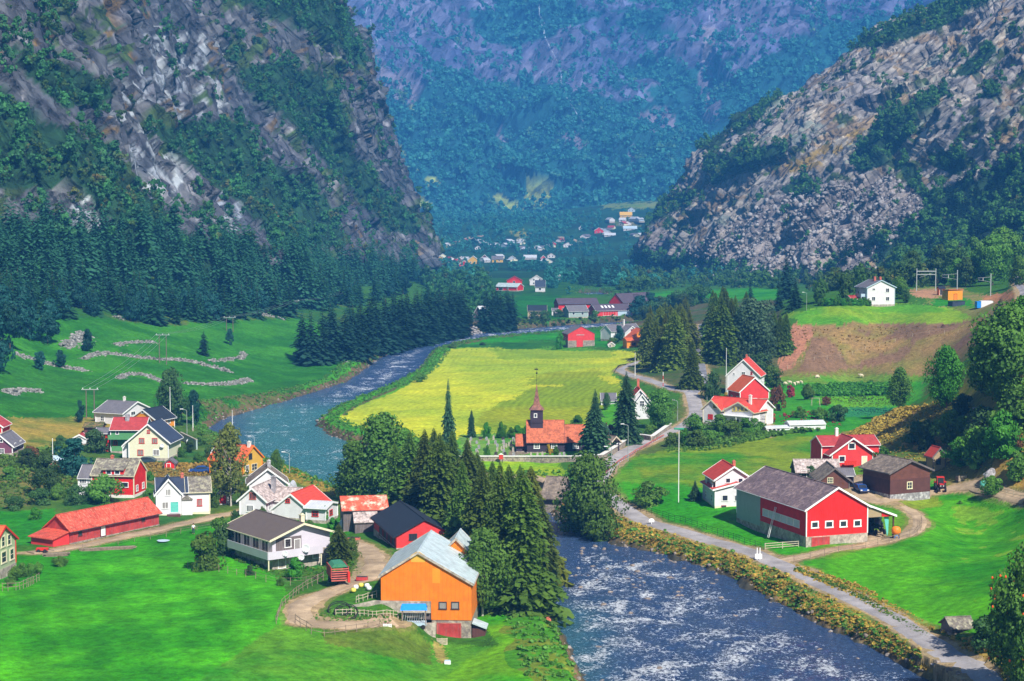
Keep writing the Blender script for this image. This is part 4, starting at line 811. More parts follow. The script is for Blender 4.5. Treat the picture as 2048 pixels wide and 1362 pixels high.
for a in [('bush_dark',1425,800,58,.6,'round dark bush left of the tall flagpole'),('bush',1545,775,44,.9,'broad bush behind the coral red shed'),('bush_dark',1520,745,40,1.1,'bush on the slope edge above the white gable'),('bush_rust',1553,822,52,.6,'reddish round bush right of the coral red shed'),
          ('bush_red',1580,795,26,.7,'pink flowering bush beside the garden lawn'),('bush',1617,800,34,.6,'small round garden tree by the hedge rows'),('bush_rust',1653,812,20,.9,'rust red shrub in the vegetable garden'),('bush_dark',1675,842,34,.9,'dark shrub above the white greenhouse'),
          ('bush',1640,838,24,1.2,'low garden shrub left of the dark shrub'),('bush',1600,836,24,1,'low shrub at the end of the garden lawn'),('bush_red',1545,845,20,.9,'flowering shrub by the porch house'),('bush_yellow',1452,800,16,.8,'yellow shrub beside the tall flagpole'),
          ('bush',1440,862,34,1.3,'hedge bush in front of the porch house, dark'),('bush',1465,878,40,1.1,'hedge bush in front of the porch house, broad'),('bush_lush',1490,872,36,.95,'bright green hedge bush below the porch'),('bush',1510,866,30,1.0,'hedge bush at the end of the porch'),
          ('bush',1345,893,30,1.1,'hedge bush at the road bend'),('bush_lush',1370,890,34,1.0,'green hedge bush beside the green-topped lamp'),('bush',1395,893,34,1.1,'hedge bush right of the green-topped lamp'),('bush',1420,890,32,1.0,'hedge bush below the road fork'),
          ('bush',1390,862,36,1.2,'round shrub beside the road below the fork'),('bush',1297,1012,50,1.15,'wide low bush beside the lower road'),('sp_col',1390,1002,44,1.6,'small dense conifer left of the white two-gabled house'),
          ('birch',1798,822,92,.85,'light airy birch at the end of the garden'),('bd_lush',1893,818,130,.72,'dense green tree on the bank above the garden'),('bd_hi',2008,810,205,.95,'huge dark green tree at the right edge'),('bd_lush',2048,740,150,1.0,'leafy tree behind the huge tree at the right edge'),
          ('bd_dark',1972,790,110,.8,'dark tree left of the huge tree'),('bush_dark',1855,900,62,.8,'dark bush on the tawny bank'),('bush',1905,885,66,.9,'green bush on the tawny bank'),('bush_dark',1925,830,44,1.0,'dark bush above the tawny bank'),('bush_bright',1955,935,80,.9,'bright green bush on the rocky hillside'),
          ('bush_lush',2005,915,92,.9,'lush bush on the rocky hillside'),('bush',2035,860,90,.9,'bush at the right edge of the hillside'),('bush_lush',1925,930,56,1.1,'lush bush above the small tower shed'),('bush_dark',1835,885,44,1.1,'dark bush left of the tawny bank'),
          ('bush_bright',1985,990,40,1.0,'small bright bush near the hillside fence'),('bush',2040,960,60,.9,'bush beside the hillside boulder'),('bush_rust',2025,900,40,.9,'browning bush at the hillside'),('bush_dark',1965,870,60,.9,'dark bush in the middle of the hillside'),
          ('bush_lush',1765,938,46,.9,'green bush between red house and brown storehouse'),('bush_dark',1620,960,30,1.2,'low bush behind the red barn roof'),('bush',1920,1010,10,1.0,'tuft bush by the fence'),
          ('bd_hi',1040+1000,1372,260,.75,'dark leafy tree with orange berries at the lower right corner'),('bush_dark',1975,1300,70,.9,'dark leafy bush beside the grey hut'),('bd_hi',2075,1290,220,.8,'leafy tree at the right edge beyond the berry tree')]:
    plant(a[0], a[1], a[2], a[3], a[5], a[4])
# -- by the church
for a in [('bush_lush',973,876,32,.55,'small round bush behind the graves, left of a pair'),('bush_lush',1003,877,34,.55,'small round bush behind the graves, right of a pair'),('bush_lush',1035,876,26,.8,'green bush close to the church tower'),('bush_lush',1052,874,24,.8,'green bush touching the church tower'),
          ('bush_lush',1022,876,22,.8,'low green bush between the pair and the tower'),('bush_yellow',1097,912,24,.55,'yellow-green bush between the church windows'),('bush_lush',1112,914,22,.6,'green bush at the chancel corner of the church'),('bush_lush',974,917,28,.5,'small bush at the churchyard wall'),
          ('bush_lush',1155,858,28,1.1,'green bush behind the chancel roof'),('bd_dark',1212,820,36,.7,'dark tree beside the grey roofed outbuilding'),('bush_lush',1120,698,34,.5,'small round tree beside the far red barn'),('bush_rust',1222,880,34,.5,'reddish shrub between the two firs'),
          ('bush',1300,870,22,1.2,'shrub beside the churchyard road'),('bush',840,764,20,1.1,'bush on the river bank at the field edge'),('bush',905,697,10,1.6,'low shrub where the field meets the river'),('bush_dark',965,690,6,2.0,'flat shrub on the field edge')]:
    plant(a[0], a[1], a[2], a[3], a[5], a[4])
# -- far farms and terrace
for a in [('bd_mid',1280,640,50,1.1,'dark tree covering the violet roofed farm'),('bd_mid',1300,628,44,1.1,'dark rounded tree right of the violet roof'),('bush_dark',1068,640,18,1.1,'left bush of the pair in front of the tan house'),('bush_dark',1088,640,20,1.1,'right bush of the pair in front of the tan house'),('bush_dark',1118,634,16,1.4,'shrub between the tan house and the long barn'),
          ('bush',1190,634,14,1.5,'shrub in front of the long red barn'),('bd_mid',965,655,40,.8,'tree beside the cabin under the spruces'),('bd_mid',1238,684,34,.8,'tree beside the white house with grey roof'),('bush',1225,690,16,1.6,'garden shrub by the orange house'),
          ('sp_mid',1573,600,92,1.2,'dark tall spruce on the rise behind the willow'),('sp_mid',1590,618,70,1.1,'spruce on the rise, right of the tall dark one'),('sp_mid',1557,622,66,1.2,'spruce on the rise, left of the tall dark one'),('sp_mid',1500,620,54,1.0,'spruce top showing behind the willow'),
          ('bd_hill',1640,606,50,.9,'tree left of the white hilltop house'),('bd_hill',1690,602,56,.9,'leafy tree behind the hedge of the white hilltop house'),('bd_bright',1800,598,48,.8,'bright tree right of the white hilltop house'),('bd_hill',1720,585,60,.8,'tree behind the white hilltop house'),('bd_hill',1812,606,30,.8,'bush right of the white hilltop house')]:
    plant(a[0], a[1], a[2], a[3], a[5], a[4])
for i in range(13): plant('bush_lush', 1640+i*8, 611-(i % 2), 15, 'clipped hedge bush in the row left of the white hilltop house', 1.0, 'hedge bushes by the hilltop house')
for i in range(9): plant('bush_dark', 1290+i*13, 640-i*4, 30+5*(i % 3), 'dark bush at the edge of the far green field', 1.1, 'bushes edging the far green field')
for k in range(26):
    a, b = rnd.uniform(1780, 2040), rnd.uniform(545, 600)
    if a < 1990: plant('bd_hill' if k % 3 else 'bd_bright', a+rnd.uniform(0, 60)*(a > 1850), 575-rnd.uniform(0, 12), rnd.uniform(50, 88), 'leafy tree on the wooded hillside behind the railway station', .85, 'trees behind the railway station')
for a, b, h in [(1905,560,80),(1950,560,90),(1985,570,100),(2010,560,110),(1930,540,90),(1965,530,90),(2000,520,80)]:
    x, y, z = hit(a, b); plant_at('bd_bright', (x, y, z), h/ (FL/y), .8, 'bright sunlit tree on the hillside above the railway portals', 'sunlit trees above the railway portals')
# -- trees of the mountains and the far valley
def veg_points(M, mask_fn, n, seed, zmin=-99):
    f, nn, disp, (ks, kt), mat, label, name = M
    px, py = proj(*f.T); w = mask_fn(f, nn, px, py).astype(float)
    F3 = f.reshape(ks, kt, 3); du = np.linalg.norm(np.gradient(F3, axis=0), axis=2).ravel(); dv = np.linalg.norm(np.gradient(F3, axis=1), axis=2).ravel()
    w = w*du*dv*((px > -350) & (px < 2400) & (py > -160)); w /= w.sum()
    r = np.random.default_rng(seed); i = r.choice(len(f), n, p=w)
    return f[i]+r.uniform(-1, 1, (n, 3))*np.stack([du[i], dv[i], 0*i], 1)*.5
def merged(name, pts, protos, hs, wf, mat, label, seed, jitter=.15, kind='stuff'):
    r = np.random.default_rng(seed); Vs, Fs, off = [], [], 0
    which = r.integers(0, len(protos), len(pts))
    for k, me in enumerate(protos):
        n = len(me.vertices); co = np.empty(n*3, np.float32); me.vertices.foreach_get('co', co); co = co.reshape(-1, 3)
        nf = len(me.polygons); lp = np.empty(len(me.loops), np.int32); me.loops.foreach_get('vertex_index', lp); fc = lp.reshape(nf, -1)
        P = pts[which == k]; H = hs[which == k]; m = len(P)
        if not m: continue
        a = r.uniform(0, 6.28, m); ca, sa = np.cos(a)[:, None], np.sin(a)[:, None]; W = (H*wf*r.uniform(1-jitter, 1+jitter, m))[:, None]
        X = (co[None, :, 0]*ca-co[None, :, 1]*sa)*W+P[:, 0:1]; Y = (co[None, :, 0]*sa+co[None, :, 1]*ca)*W+P[:, 1:2]; Z = co[None, :, 2]*H[:, None]+P[:, 2:3]-.3
        Vs.append(np.stack([X, Y, Z], 2).reshape(-1, 3)); Fs.append((fc[None]+np.arange(m)[:, None, None]*n).reshape(-1, fc.shape[1])+off); off += m*n
    me = raw_mesh(name, np.concatenate(Vs), np.concatenate(Fs)); return tag(obj(name, me, mat), label, kind=kind)
lo_b = [broad(s+50, 12, 230, .055, .44, .02) for s in range(5)]
lo_s = [conifer(s+70, 13, 7, 2, .21, .0, .8, .4, 1.1) for s in range(3)]
far_b = [broad(s+90, 6, 36, .14, .46, .05) for s in range(4)]
def massL(f, nn, px, py):
    v = pieces(px, py, VL); big = fbm(f[:, 0]/25, f[:, 1]/25, f[:, 2]/25, 3, 700)
    gap = fbm(f[:, 0]/14, f[:, 1]/14, f[:, 2]/14, 3, 705) > -.45; return np.where(inpoly(px, py, VL[0]) & (py > 500), .25, np.where(v & gap, 1.0, np.where(big > .25, .4, .05)))
def lower(f, nn, px, py): return inpoly(px, py, VL[0]) & (py > 470+.03*px)
r_ = np.random.default_rng(5)
P = veg_points(ML, massL, 7000, 1); merged('slope_wood', P[:5200], lo_b, 3.2+8*r_.uniform(0, 1, 5200)**1.6, .95, MAT['leaf_hill_left'], 'leafy woodland growing over the left mountain wall', 3)
merged('slope_scrub', P[5200:], lo_b, r_.uniform(3, 7, 1800), 1.1, MAT['leaf_hill'], 'scrub in the cracks of the left mountain wall', 4)
P = veg_points(ML, lambda f, nn, px, py: lower(f, nn, px, py), 2100, 2); merged('spruce_forest', P, lo_s, r_.uniform(12, 23, 2100), 1.0, MAT['blue_spruce'], 'dense dark spruce forest at the foot of the left mountain', 6)
# the front ranks are trees of their own
for k in range(150):
    a = rnd.uniform(-10, 860); b = np.interp(a, [-10,180,330,470,600,700,860], [640,632,650,640,632,615,580])-rnd.uniform(0, 1)**1.3*34
    h = rnd.uniform(58, 98)*np.interp(a, [0,600,860], [1,.85,.6])
    x, y, z = hit(a, b); d = y*CT+(CZ-z)*ST
    if k % 5 == 0: plant_at('bd_mid', (x, y, z), h*.75*d/FL, .85, 'rounded blue-green tree among the spruces along the upper meadow', 'leafy trees along the upper meadow')
    else: plant_at('sp_lo', (x, y, z), h*d/FL, 1.15, 'dark spruce in the front rank of the forest above the meadow', 'front rank spruces above the meadow')
for a, b, h in [(20,700,95),(-10,740,110),(60,680,70),(95,690,66),(5,650,80),(40,640,70),(100,655,60),(120,735,36),(80,740,40)]: plant('bd_mid', a, b, h, 'dark leafy tree in the copse at the left edge above the meadow', .85, 'copse at the left edge')
def massR(f, nn, px, py):
    v = pieces(px, py, VR); t = pieces(px, py, TAL); big = fbm(f[:, 0]/22, f[:, 1]/22, f[:, 2]/16, 3, 720)
    top = inpoly(px, py, [(1240,480),(1390,330),(1470,235),(1640,90),(1900,-40),(2300,-200),(1500,-200),(1200,300)])
    return np.where(v, 1.0, np.where(top & (nn[:, 2] > .72), .6, np.where(t, .05, np.where(big > .5, .22, .03))))
P = veg_points(MR, massR, 3600, 11); merged('ridge_wood', P, lo_b, 3.5+8.5*r_.uniform(0, 1, 3600)**1.5, .95, MAT['leaf_hill'], 'leafy woodland on the ledges of the right ridge', 13)
P = veg_points(MR, lambda f, nn, px, py: inpoly(px, py, [(1650,560),(1700,470),(1850,440),(1900,370),(2048,310),(2300,260),(2300,600),(1700,600)]), 520, 12); merged('dark_wood', P, lo_s, r_.uniform(10, 17, 520), 1.1, MAT['dark_fir'], 'dark spruce wood on the shaded foot of the right ridge', 14)
for a, b, h in [(1660,556,75),(1672,560,85),(1722,556,82),(1735,560,78),(1850,470,0),(1590,560,40)]:
    if h: plant('sp_mid', a, b, h, 'tall dark spruce standing in front of the scree', 1.0, 'spruces in front of the scree')
def massB(f, nn, px, py):
    big = fbm(f[:, 0]/260, f[:, 1]/260, f[:, 2]/160, 4, 640); line = np.interp(px, [670,760,900,1050,1250,1450,1700,2048], [150,190,185,175,215,190,60,20])
    v = (py > line+60*big) | (big > .30) | ((nn[:, 2] > .62) & (py > 20) & (big > 0)); return np.where(pieces(px, py, CLR), 0, np.where(v, np.where(fbm(f[:, 0]/70, f[:, 1]/70, f[:, 2]/70, 3, 730) > -.35, 1.0, .25), .28))*((px > 600) & (px < 2050))*((py < 470))
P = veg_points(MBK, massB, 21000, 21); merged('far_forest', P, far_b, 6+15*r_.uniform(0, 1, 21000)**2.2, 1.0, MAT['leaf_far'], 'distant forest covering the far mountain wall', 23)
# valley woods on flat ground between the far farms
GA = np.outer(np.gradient(GY)*GY, np.gradient(GU)).ravel()
def ground_pts(polys, n, seed, z=None):
    r = np.random.default_rng(seed); w = pieces(PXg, PYg, polys)*GA; w = w/w.sum(); i = r.choice(len(gx), n, p=w)
    c = len(GU); dx = (GX[:, 1]-GX[:, 0])[i//c] if False else (gy[i]*6e-4); dy = np.gradient(GY)[i//c]
    return np.stack([gx[i]+r.uniform(-.5, .5, n)*dx, gy[i]+r.uniform(-.5, .5, n)*dy, gz[i]], 1)
W1 = [[(850,478),(1090,478),(1230,490),(1290,505),(1290,512),(860,512)],[(820,528),(1000,532),(1100,530),(1300,530),(1420,548),(1500,556),(1280,580),(1180,575),(1140,590),(1095,585),(1090,548),(1000,545),(960,550),(940,590),(880,560)]]
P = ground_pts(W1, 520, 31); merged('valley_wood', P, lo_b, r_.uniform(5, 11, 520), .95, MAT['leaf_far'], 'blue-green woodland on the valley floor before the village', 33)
W2 = [[(860,430),(1200,440),(1225,460),(1100,475),(860,474)],[(1290,425),(1420,432),(1300,500),(1250,480),(1300,460)],[(1050,432),(1420,432),(1350,445),(1230,428),(1150,445)]]
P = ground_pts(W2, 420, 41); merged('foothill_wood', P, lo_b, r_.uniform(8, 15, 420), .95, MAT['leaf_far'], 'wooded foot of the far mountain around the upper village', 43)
P = ground_pts([[(1155,540),(1240,540),(1240,575),(1160,578)]], 60, 51); merged('far_spruces', P, lo_s, r_.uniform(14, 20, 60), 1.0, MAT['dark_fir'], 'dark block of spruces beyond the far farms', 53)
P = ground_pts([[(850,560),(970,560),(990,640),(940,655),(880,640),(830,600)]], 110, 61); merged('river_wood', P, lo_b, r_.uniform(7, 12, 110), .95, MAT['leaf_hill_left'], 'leafy wood behind the spruce wall by the river', 63)
P = ground_pts([[(1240,556),(1560,556),(1600,575),(1560,580),(1400,574),(1300,582),(1240,590)]], 190, 71); merged('field_edge_wood', P, lo_b, r_.uniform(6, 11, 190), .95, MAT['leaf_hill'], 'woodland strip between the far field and the scree', 73)
P = ground_pts([[(1600,560),(1840,545),(1900,560),(1840,578),(1620,585)]], 150, 81); merged('terrace_wood', P, lo_b, r_.uniform(6, 11, 150), .95, MAT['leaf_hill'], 'woodland behind the white hilltop house', 83)
# -- scree and bank stones
def rockproto(seed):
    r = np.random.default_rng(seed); p = rdir(r, 12)*r.uniform(.6, 1, (12, 1)); import bmesh
    bm = bmesh.new(); [bm.verts.new(q) for q in p]; bmesh.ops.convex_hull(bm, input=bm.verts); bmesh.ops.triangulate(bm, faces=bm.faces)
    for v in [v for v in bm.verts if not v.link_faces]: bm.verts.remove(v)
    me = bpy.data.meshes.new('rock'); bm.to_mesh(me); bm.free(); return me
rocks = [rockproto(s) for s in range(6)]
mossy('bank_stone', (.20,.16,.13), (.32,.28,.25), .55, .9, .6); mossy('scree_stone', (.36,.335,.33), (.23,.21,.21), .52, .9, .08)
P = veg_points(MR, lambda f, nn, px, py: pieces(px, py, TAL[:1]), 9000, 91); merged('scree', P, rocks, r_.uniform(.8, 1.0, 9000)*(.6+2.6*r_.uniform(0, 1, 9000)**5+.5), 1.1, MAT['scree_stone'], 'grey boulder scree fanning out below the ridge', 93)
def near_water(n, lo, hi, seed):
    r = np.random.default_rng(seed); w = GA*((rd > lo) & (rd < hi) & (PYg > 560)); w = w/w.sum(); i = r.choice(len(gx), n, p=w)
    return np.stack([gx[i]+r.uniform(-.2, .2, n), gy[i]+r.uniform(-.2, .2, n), gz[i]], 1), i
bp, _i = near_water(2600, -.9, 1.1, 95)
merged('bank_stones', bp+np.array([0, 0, .25]), rocks, .12+.4*r_.uniform(0, 1, len(bp))**2, 1.2, MAT['bank_stone'], 'loose stones lining the river banks', 95)
def right_bank(n, seed):
    r = np.random.default_rng(seed); w = GA*((rd > .5) & (rd < 8) & (PYg > 1030) & (PXg > 1190))*np.where(rd < 3.2, 4.0, 1.0)
    for pl, wd in ROADS:
        if wd > 4: w = w*(segdist(gx, gy, [tuple(q) for q in pl[::4]]+[tuple(pl[-1])]) > wd/2+.2) if n < 0 else w
    w = w/w.sum(); i = r.choice(len(gx), n, p=w); P = np.stack([gx[i]+r.uniform(-.2, .2, n), gy[i]+r.uniform(-.2, .2, n), gz[i]], 1)
    k = segdist(P[:, 0], P[:, 1], [tuple(q) for q in ROADS[0][0][::3]]+[tuple(ROADS[0][0][-1])]) > 2.6
    return P[k]
# tawny grass and herbs on the banks and rough edges
tuft = [broad(s+130, 4, 22, .16, .5, 0, .9) for s in range(3)]
B3, _i = near_water(20000, .35, 7.5, 98); ppx, ppy = PXg[_i], PYg[_i]; ok_ = np.ones(len(B3), bool)
for pl, wd in ROADS: ok_ &= segdist(B3[:, 0], B3[:, 1], [tuple(q) for q in pl[::3]]+[tuple(pl[-1])]) > wd/2+.2
B3, ppx, ppy = B3[ok_], ppx[ok_], ppy[ok_]; dry = (ppx > 1190) & (ppy > 1030)
for nm, kk, mt, lb in (('dry_bank_grass', dry & (r_.uniform(0, 1, len(B3)) > .25), 'dry_grass', 'tawny dry grass on the bank below the road'), ('bank_herbs', (~dry & (r_.uniform(0, 1, len(B3)) > .5)) | (r_.uniform(0, 1, len(B3)) > .75), 'leaf_mid', 'green herbs along the water')):
    merged(nm, B3[kk], tuft, r_.uniform(.3, .95, kk.sum()), 1.2, MAT[mt], lb, 97)

P = right_bank(26000, 401); h_ = len(P)//2
merged('dry_verge', P[:h_], tuft, r_.uniform(.15, .45, h_), 1.9, MAT['dry_grass'], 'golden dry grass hanging over the river bank below the road', 402)
merged('green_verge', P[h_:], tuft, r_.uniform(.15, .45, len(P)-h_), 1.9, MAT['leaf_mid'], 'green weeds among the dry grass of the river bank', 403)

i = r_.choice(len(gx), 150, p=(lambda w: w/w.sum())(GA*((rd < -1) & (PYg > 1085) & (PYg < 1230) & (PXg > 1150) & (PXg < 1450))+GA*.15*((rd < -.5) & (PYg > 1085) & (PXg > 1100))))
merged('river_stones', np.stack([gx[i], gy[i], gx[i]*0+.02], 1), rocks, r_.uniform(.25, .6, len(i)), 1.5, MAT['bank_stone'], 'brown stones breaking the surface of the shallow rapids', 405)
P = ground_pts([[(2085,560),(2700,520),(3000,1000),(2500,1100),(2090,1000)]], 420, 406); merged('hillside_wood', P, lo_b, r_.uniform(3, 8, 420), 1.0, MAT['leaf_hill'], 'scrubby wood on the hillside right of the farms', 407)
for k, (a, b, h, wf) in enumerate([(135,915,30,1),(230,935,20,1),(240,985,24,.9),(298,1000,26,.9),(300,960,18,1.1),(410,985,34,.8),(440,975,30,.7),(395,930,24,1),(420,915,26,.9),(540,960,22,.8),(520,985,24,.7),(470,1045,26,.7),(620,1060,22,.7),(665,1060,26,.7),(500,1150,22,.9),(640,1155,26,.8),(560,1170,16,1),(180,1000,30,1),(250,1020,22,1),(70,1040,26,1.1),(30,1020,30,1.1),(20,960,30,1),(350,925,14,1)]):
    plant(['bush', 'bush_lush', 'bush_dark'][k % 3], a, b, h, 'leafy garden shrub among the village houses', wf, 'garden shrubs among the village houses')
# ---------------------------------------------------------------- buildings
class House:
    def __init__(s, name, label, A, B, depth, group=None, cat='house', z=None, yaw=None, w=None):
        if z is None: x0, y0, z0 = hit(*A)
        else: z0 = z; x0, y0 = at_z(A[0], A[1], z0)
        if yaw is not None:
            x1, y1 = x0+w*math.cos(yaw), y0+w*math.sin(yaw)
        else: x1, y1 = at_z(B[0], B[1], z0)
        s.w = math.hypot(x1-x0, y1-y0); s.a = math.atan2(y1-y0, x1-x0); s.d = depth; s.o = (x0, y0, z0); s.name = name
        s.ca, s.sa = math.cos(s.a), math.sin(s.a)
        s.root = empty(name, s.o, s.a); tag(s.root, label, cat, group); s.roof = None
    def loc_ray(s, px, py):
        X, Y, Z = ray(px, py); ox, oy, oz = -s.o[0], -s.o[1], CZ-s.o[2]
        return (ox*s.ca+oy*s.sa, -ox*s.sa+oy*s.ca, oz), (X*s.ca+Y*s.sa, -X*s.sa+Y*s.ca, Z)
    def on(s, pl, px, py, c=0.0):
        o, d = s.loc_ray(px, py)
        if pl == 'f': t = (c-o[1])/d[1]; return o[0]+t*d[0], o[2]+t*d[2]
        t = ((c if pl == 'l' else s.w+c)-o[0])/d[0]; return o[1]+t*d[1], o[2]+t*d[2]
    def fz(s, px, py, c=0.0): return s.on('f', px, py, c)[1]
    def block(s, x0, x1, y0, y1, ze, zr, axis='y', wall='white_boards', roof='red_tiles', over=.35, oh=.45, trim='white_paint', found=None, fh=.4, z0=-.05, corners=True, walls=True, th=.16, rx=0.0, ze2=None):
        ze2 = ze if ze2 is None else ze2
        slope = None; r = s.root
        cx, cy = (x0+x1)/2, (y0+y1)/2
        if axis == 'y': hw, hl, rot = (x1-x0)/2, (y1-y0)/2, 0
        else: hw, hl, rot = (y1-y0)/2, (x1-x0)/2, math.pi/2
        def place(o): o.location = (cx, cy, 0); o.rotation_euler = (0, 0, rot); return o
        if walls:
            mb = MB(); mb.prism([(-hw,-hl,z0),(hw,-hl,z0),(hw,-hl,ze2),(rx,-hl,zr),(-hw,-hl,ze)], (0, 2*hl, 0)); place(mb.build('wall', MAT[wall], r))
        if found:
            mb = MB(); mb.box(x0-.05, x1+.05, y0-.05, y1+.05, -2.0, fh); mb.build('foundation', MAT[found], r)
        sL, sR = (zr-ze)/(hw+rx), (zr-ze2)/(hw-rx); bL, bR = ze-sL*oh, ze2-sR*oh; xo = hw+oh
        n = math.hypot(1, max(sL, sR))*th; mb = MB()
        mb.prism([(-xo,-hl-over,bL+.02),(rx,-hl-over,zr+.02),(xo,-hl-over,bR+.02),(xo,-hl-over,bR+n),(rx,-hl-over,zr+n),(-xo,-hl-over,bL+n)], (0, 2*(hl+over), 0))
        s.roof = place(mb.build('roof', MAT[roof], r)); rf = s.roof
        mb = MB(); mb.bar((rx,-hl-over-.02,zr+n+.03), (rx,hl+over+.02,zr+n+.03), .22, .07)
        c = mb.build('ridge_cap', MAT[roof], rf)
        if trim:
            for sg in (-1, 1):
                mb = MB()
                for sx, b in ((-1, bL), (1, bR)): mb.prism([(rx,sg*(hl+over+.03)-.03,zr-.10),(sx*(xo+.03),sg*(hl+over+.03)-.03,b-.10),(sx*(xo+.03),sg*(hl+over+.03)-.03,b+n+.05),(rx,sg*(hl+over+.03)-.03,zr+n+.05)], (0, .06, 0))
                mb.build('bargeboard', MAT[trim], rf)
            if corners and walls:
                for (a, c) in ((x0, y0), (x1, y0), (x1, y1), (x0, y1)):
                    mb = MB(); mb.box(a-.09, a+.09, c-.09, c+.09, (fh if found else 0), ze-.02); mb.build('corner_board', MAT[trim], r)
        for sx, b in ((-1, bL), (1, bR)):
            mb = MB(); mb.bar((sx*(xo+.06),-hl-over,b+.05), (sx*(xo+.06),hl+over,b+.05), .1, .1); mb.build('gutter', MAT[trim or 'dark_wood'], rf)
        return rf
    def chimney(s, x, y, z0, z1, sz=.55, mat='brick'):
        mb = MB(); mb.box(x-sz/2, x+sz/2, y-sz/2, y+sz/2, z0, z1); mb.box(x-sz/2-.07, x+sz/2+.07, y-sz/2-.07, y+sz/2+.07, z1, z1+.12); mb.box(x-sz/2+.12, x+sz/2-.12, y-sz/2+.12, y+sz/2-.12, z1+.12, z1+.3)
        c = mb.build('chimney', MAT[mat], s.roof); c.matrix_parent_inverse = s.roof.matrix_basis.inverted()
    def win(s, pl, u0, u1, v0, v1, c=0.0, frame='white_paint', pane='glass', bars=(1, 1), fw=.11, name='window', label=None):
        """window on wall plane pl between u0..u1 (along the wall) and v0..v1 (height), metres"""
        if u1 < u0: u0, u1 = u1, u0
        if v1 < v0: v0, v1 = v1, v0
        def P(u, o, v):
            return (u, c-o, v) if pl == 'f' else ((c-o, u, v) if pl == 'l' else ((s.w+c+o, u, v) if pl == 'r' else (u, s.d+o, v)))
        def bx(mb, a, b, p, q, o0, o1): mb.add([P(a,o0,p),P(b,o0,p),P(b,o0,q),P(a,o0,q),P(a,o1,p),P(b,o1,p),P(b,o1,q),P(a,o1,q)], [(3,2,1,0),(4,5,6,7),(0,1,5,4),(1,2,6,5),(2,3,7,6),(3,0,4,7)])
        mb = MB(); bx(mb, u0-fw, u1+fw, v1, v1+fw, 0, .08); bx(mb, u0-fw-.04, u1+fw+.04, v0-fw, v0, 0, .12); bx(mb, u0-fw, u0, v0, v1, 0, .08); bx(mb, u1, u1+fw, v0, v1, 0, .08)
        for k in range(bars[0]): m_ = u0+(u1-u0)*(k+1)/(bars[0]+1); bx(mb, m_-.03, m_+.03, v0, v1, .02, .06)
        for k in range(bars[1]): m_ = v0+(v1-v0)*(k+1)/(bars[1]+1); bx(mb, u0, u1, m_-.03, m_+.03, .02, .055)
        w = mb.build(name, MAT[frame], s.root)
        mb = MB(); bx(mb, u0, u1, v0, v1, .004, .03); mb.build('pane' if name == 'window' else 'panel', MAT[pane], w)
        if label: w['label'] = label
        return w
    def pwin(s, pl, x0, y0, x1, y1, c=0.0, **k):
        u0, v1 = s.on(pl, x0, y0, c); u1, v0 = s.on(pl, x1, y1, c)
        return s.win(pl, u0, u1, v0, v1, c, **k)
    def door(s, pl, u0, u1, v0, v1, c=0.0, mat='dark_wood', frame='white_paint', label=None):
        d = s.win(pl, u0, u1, v0, v1, c, frame, mat, (0, 0), .1, 'door', label); return d
    def pdoor(s, pl, x0, y0, x1, y1, c=0.0, **k):
        u0, v1 = s.on(pl, x0, y0, c); u1, v0 = s.on(pl, x1, y1, c); return s.door(pl, u0, u1, v0, v1, c, **k)
    def part(s, name, mb, mat, label=None, parent=None, bevel=0):
        o = mb.build(name, MAT[mat], parent or s.root, bevel=bevel)
        if label: o['label'] = label
        return o
    def sides(s, n=2, v0=1.0, v1=2.1, rows=1, **k):
        for pl in ('l', 'r'):
            for q in range(n):
                u = s.d*(q+.5)/n
                for rr in range(rows): s.win(pl, u-.45, u+.45, v0+rr*2.6, v1+rr*2.6, **k)
def dish(px, py, label, r=.5, to=None):
    x, y, z = to
    rt = empty('satellite_dish', (x, y, z)); tag(rt, label, 'satellite dish')
    mb = MB(); prof = [(0.02, 0), (.45*r, -.03*r), (.8*r, -.13*r), (r, -.24*r), (r, -.27*r), (.8*r, -.17*r), (.4*r, -.06*r), (0.02, -.05*r)]
    mb.lathe((0, 0, 0), prof, 20, 'y'); mb.build('reflector', MAT['cloth_white'], rt, True)
    mb = MB(); mb.tube((0, .02, -r*.6), (0, -r*.9, -.1), .02, .02, 6); mb.tube((0, -r*.9, -.1), (0, -r*.75, 0), .04, .05, 8); mb.build('feed_arm', MAT['pole_metal'], rt)
    mb = MB(); mb.tube((0, .05, 0), (0, .35, -.1), .03, .03, 6); mb.build('mount', MAT['iron'], rt)
    return rt
# ---- orange barn
h = House('orange_barn', 'big orange sheet-clad barn with pale tin roof beside the river', (762, 1199), None, 16, cat='barn', z=6.0, yaw=math.radians(-4), w=11.9)
ze = h.fz(757, 1154)+.15; ze_r = h.fz(946, 1170)+.15; xr_, zr = h.on('f', 836, 1106); w = h.w
h.block(0, w, 0, 15, ze, zr, 'y', 'orange_boards', 'tin_pale', .25, .3, 'concrete', None, corners=False, z0=-.1, rx=xr_-w/2, ze2=ze_r)
xa = h.on('f', 862, 1235)[0]; zb = h.fz(943, 1241)
h.part('basement_wall', MB().box(xa, w-.01, .02, 14.9, zb, .05), 'orange_boards')
h.part('stone_base', MB().box(xa+.1, w-.04, .1, 14.8, zb-3.4, zb), 'stone'); h.part('upper_foundation', MB().box(.05, xa, .03, 14.9, -2.5, -.08), 'concrete')
h.pwin('f', 879, 1205, 892, 1217, frame='dark_wood', bars=(0, 0), pane='curtain_glass'); h.pwin('f', 904, 1205, 917, 1217, frame='dark_wood', bars=(0, 0), pane='curtain_glass')
h.pdoor('f', 847, 1206, 861, 1238, .0, mat='grey_boards', frame='dark_wood'); h.pdoor('f', 875, 1247, 921, 1286, .1, mat='faded_red_boards', frame='faded_red', label='wide faded red stable door')
x_, z_ = h.on('f', 822, 1124); x2_, z2_ = h.on('f', 850, 1112)
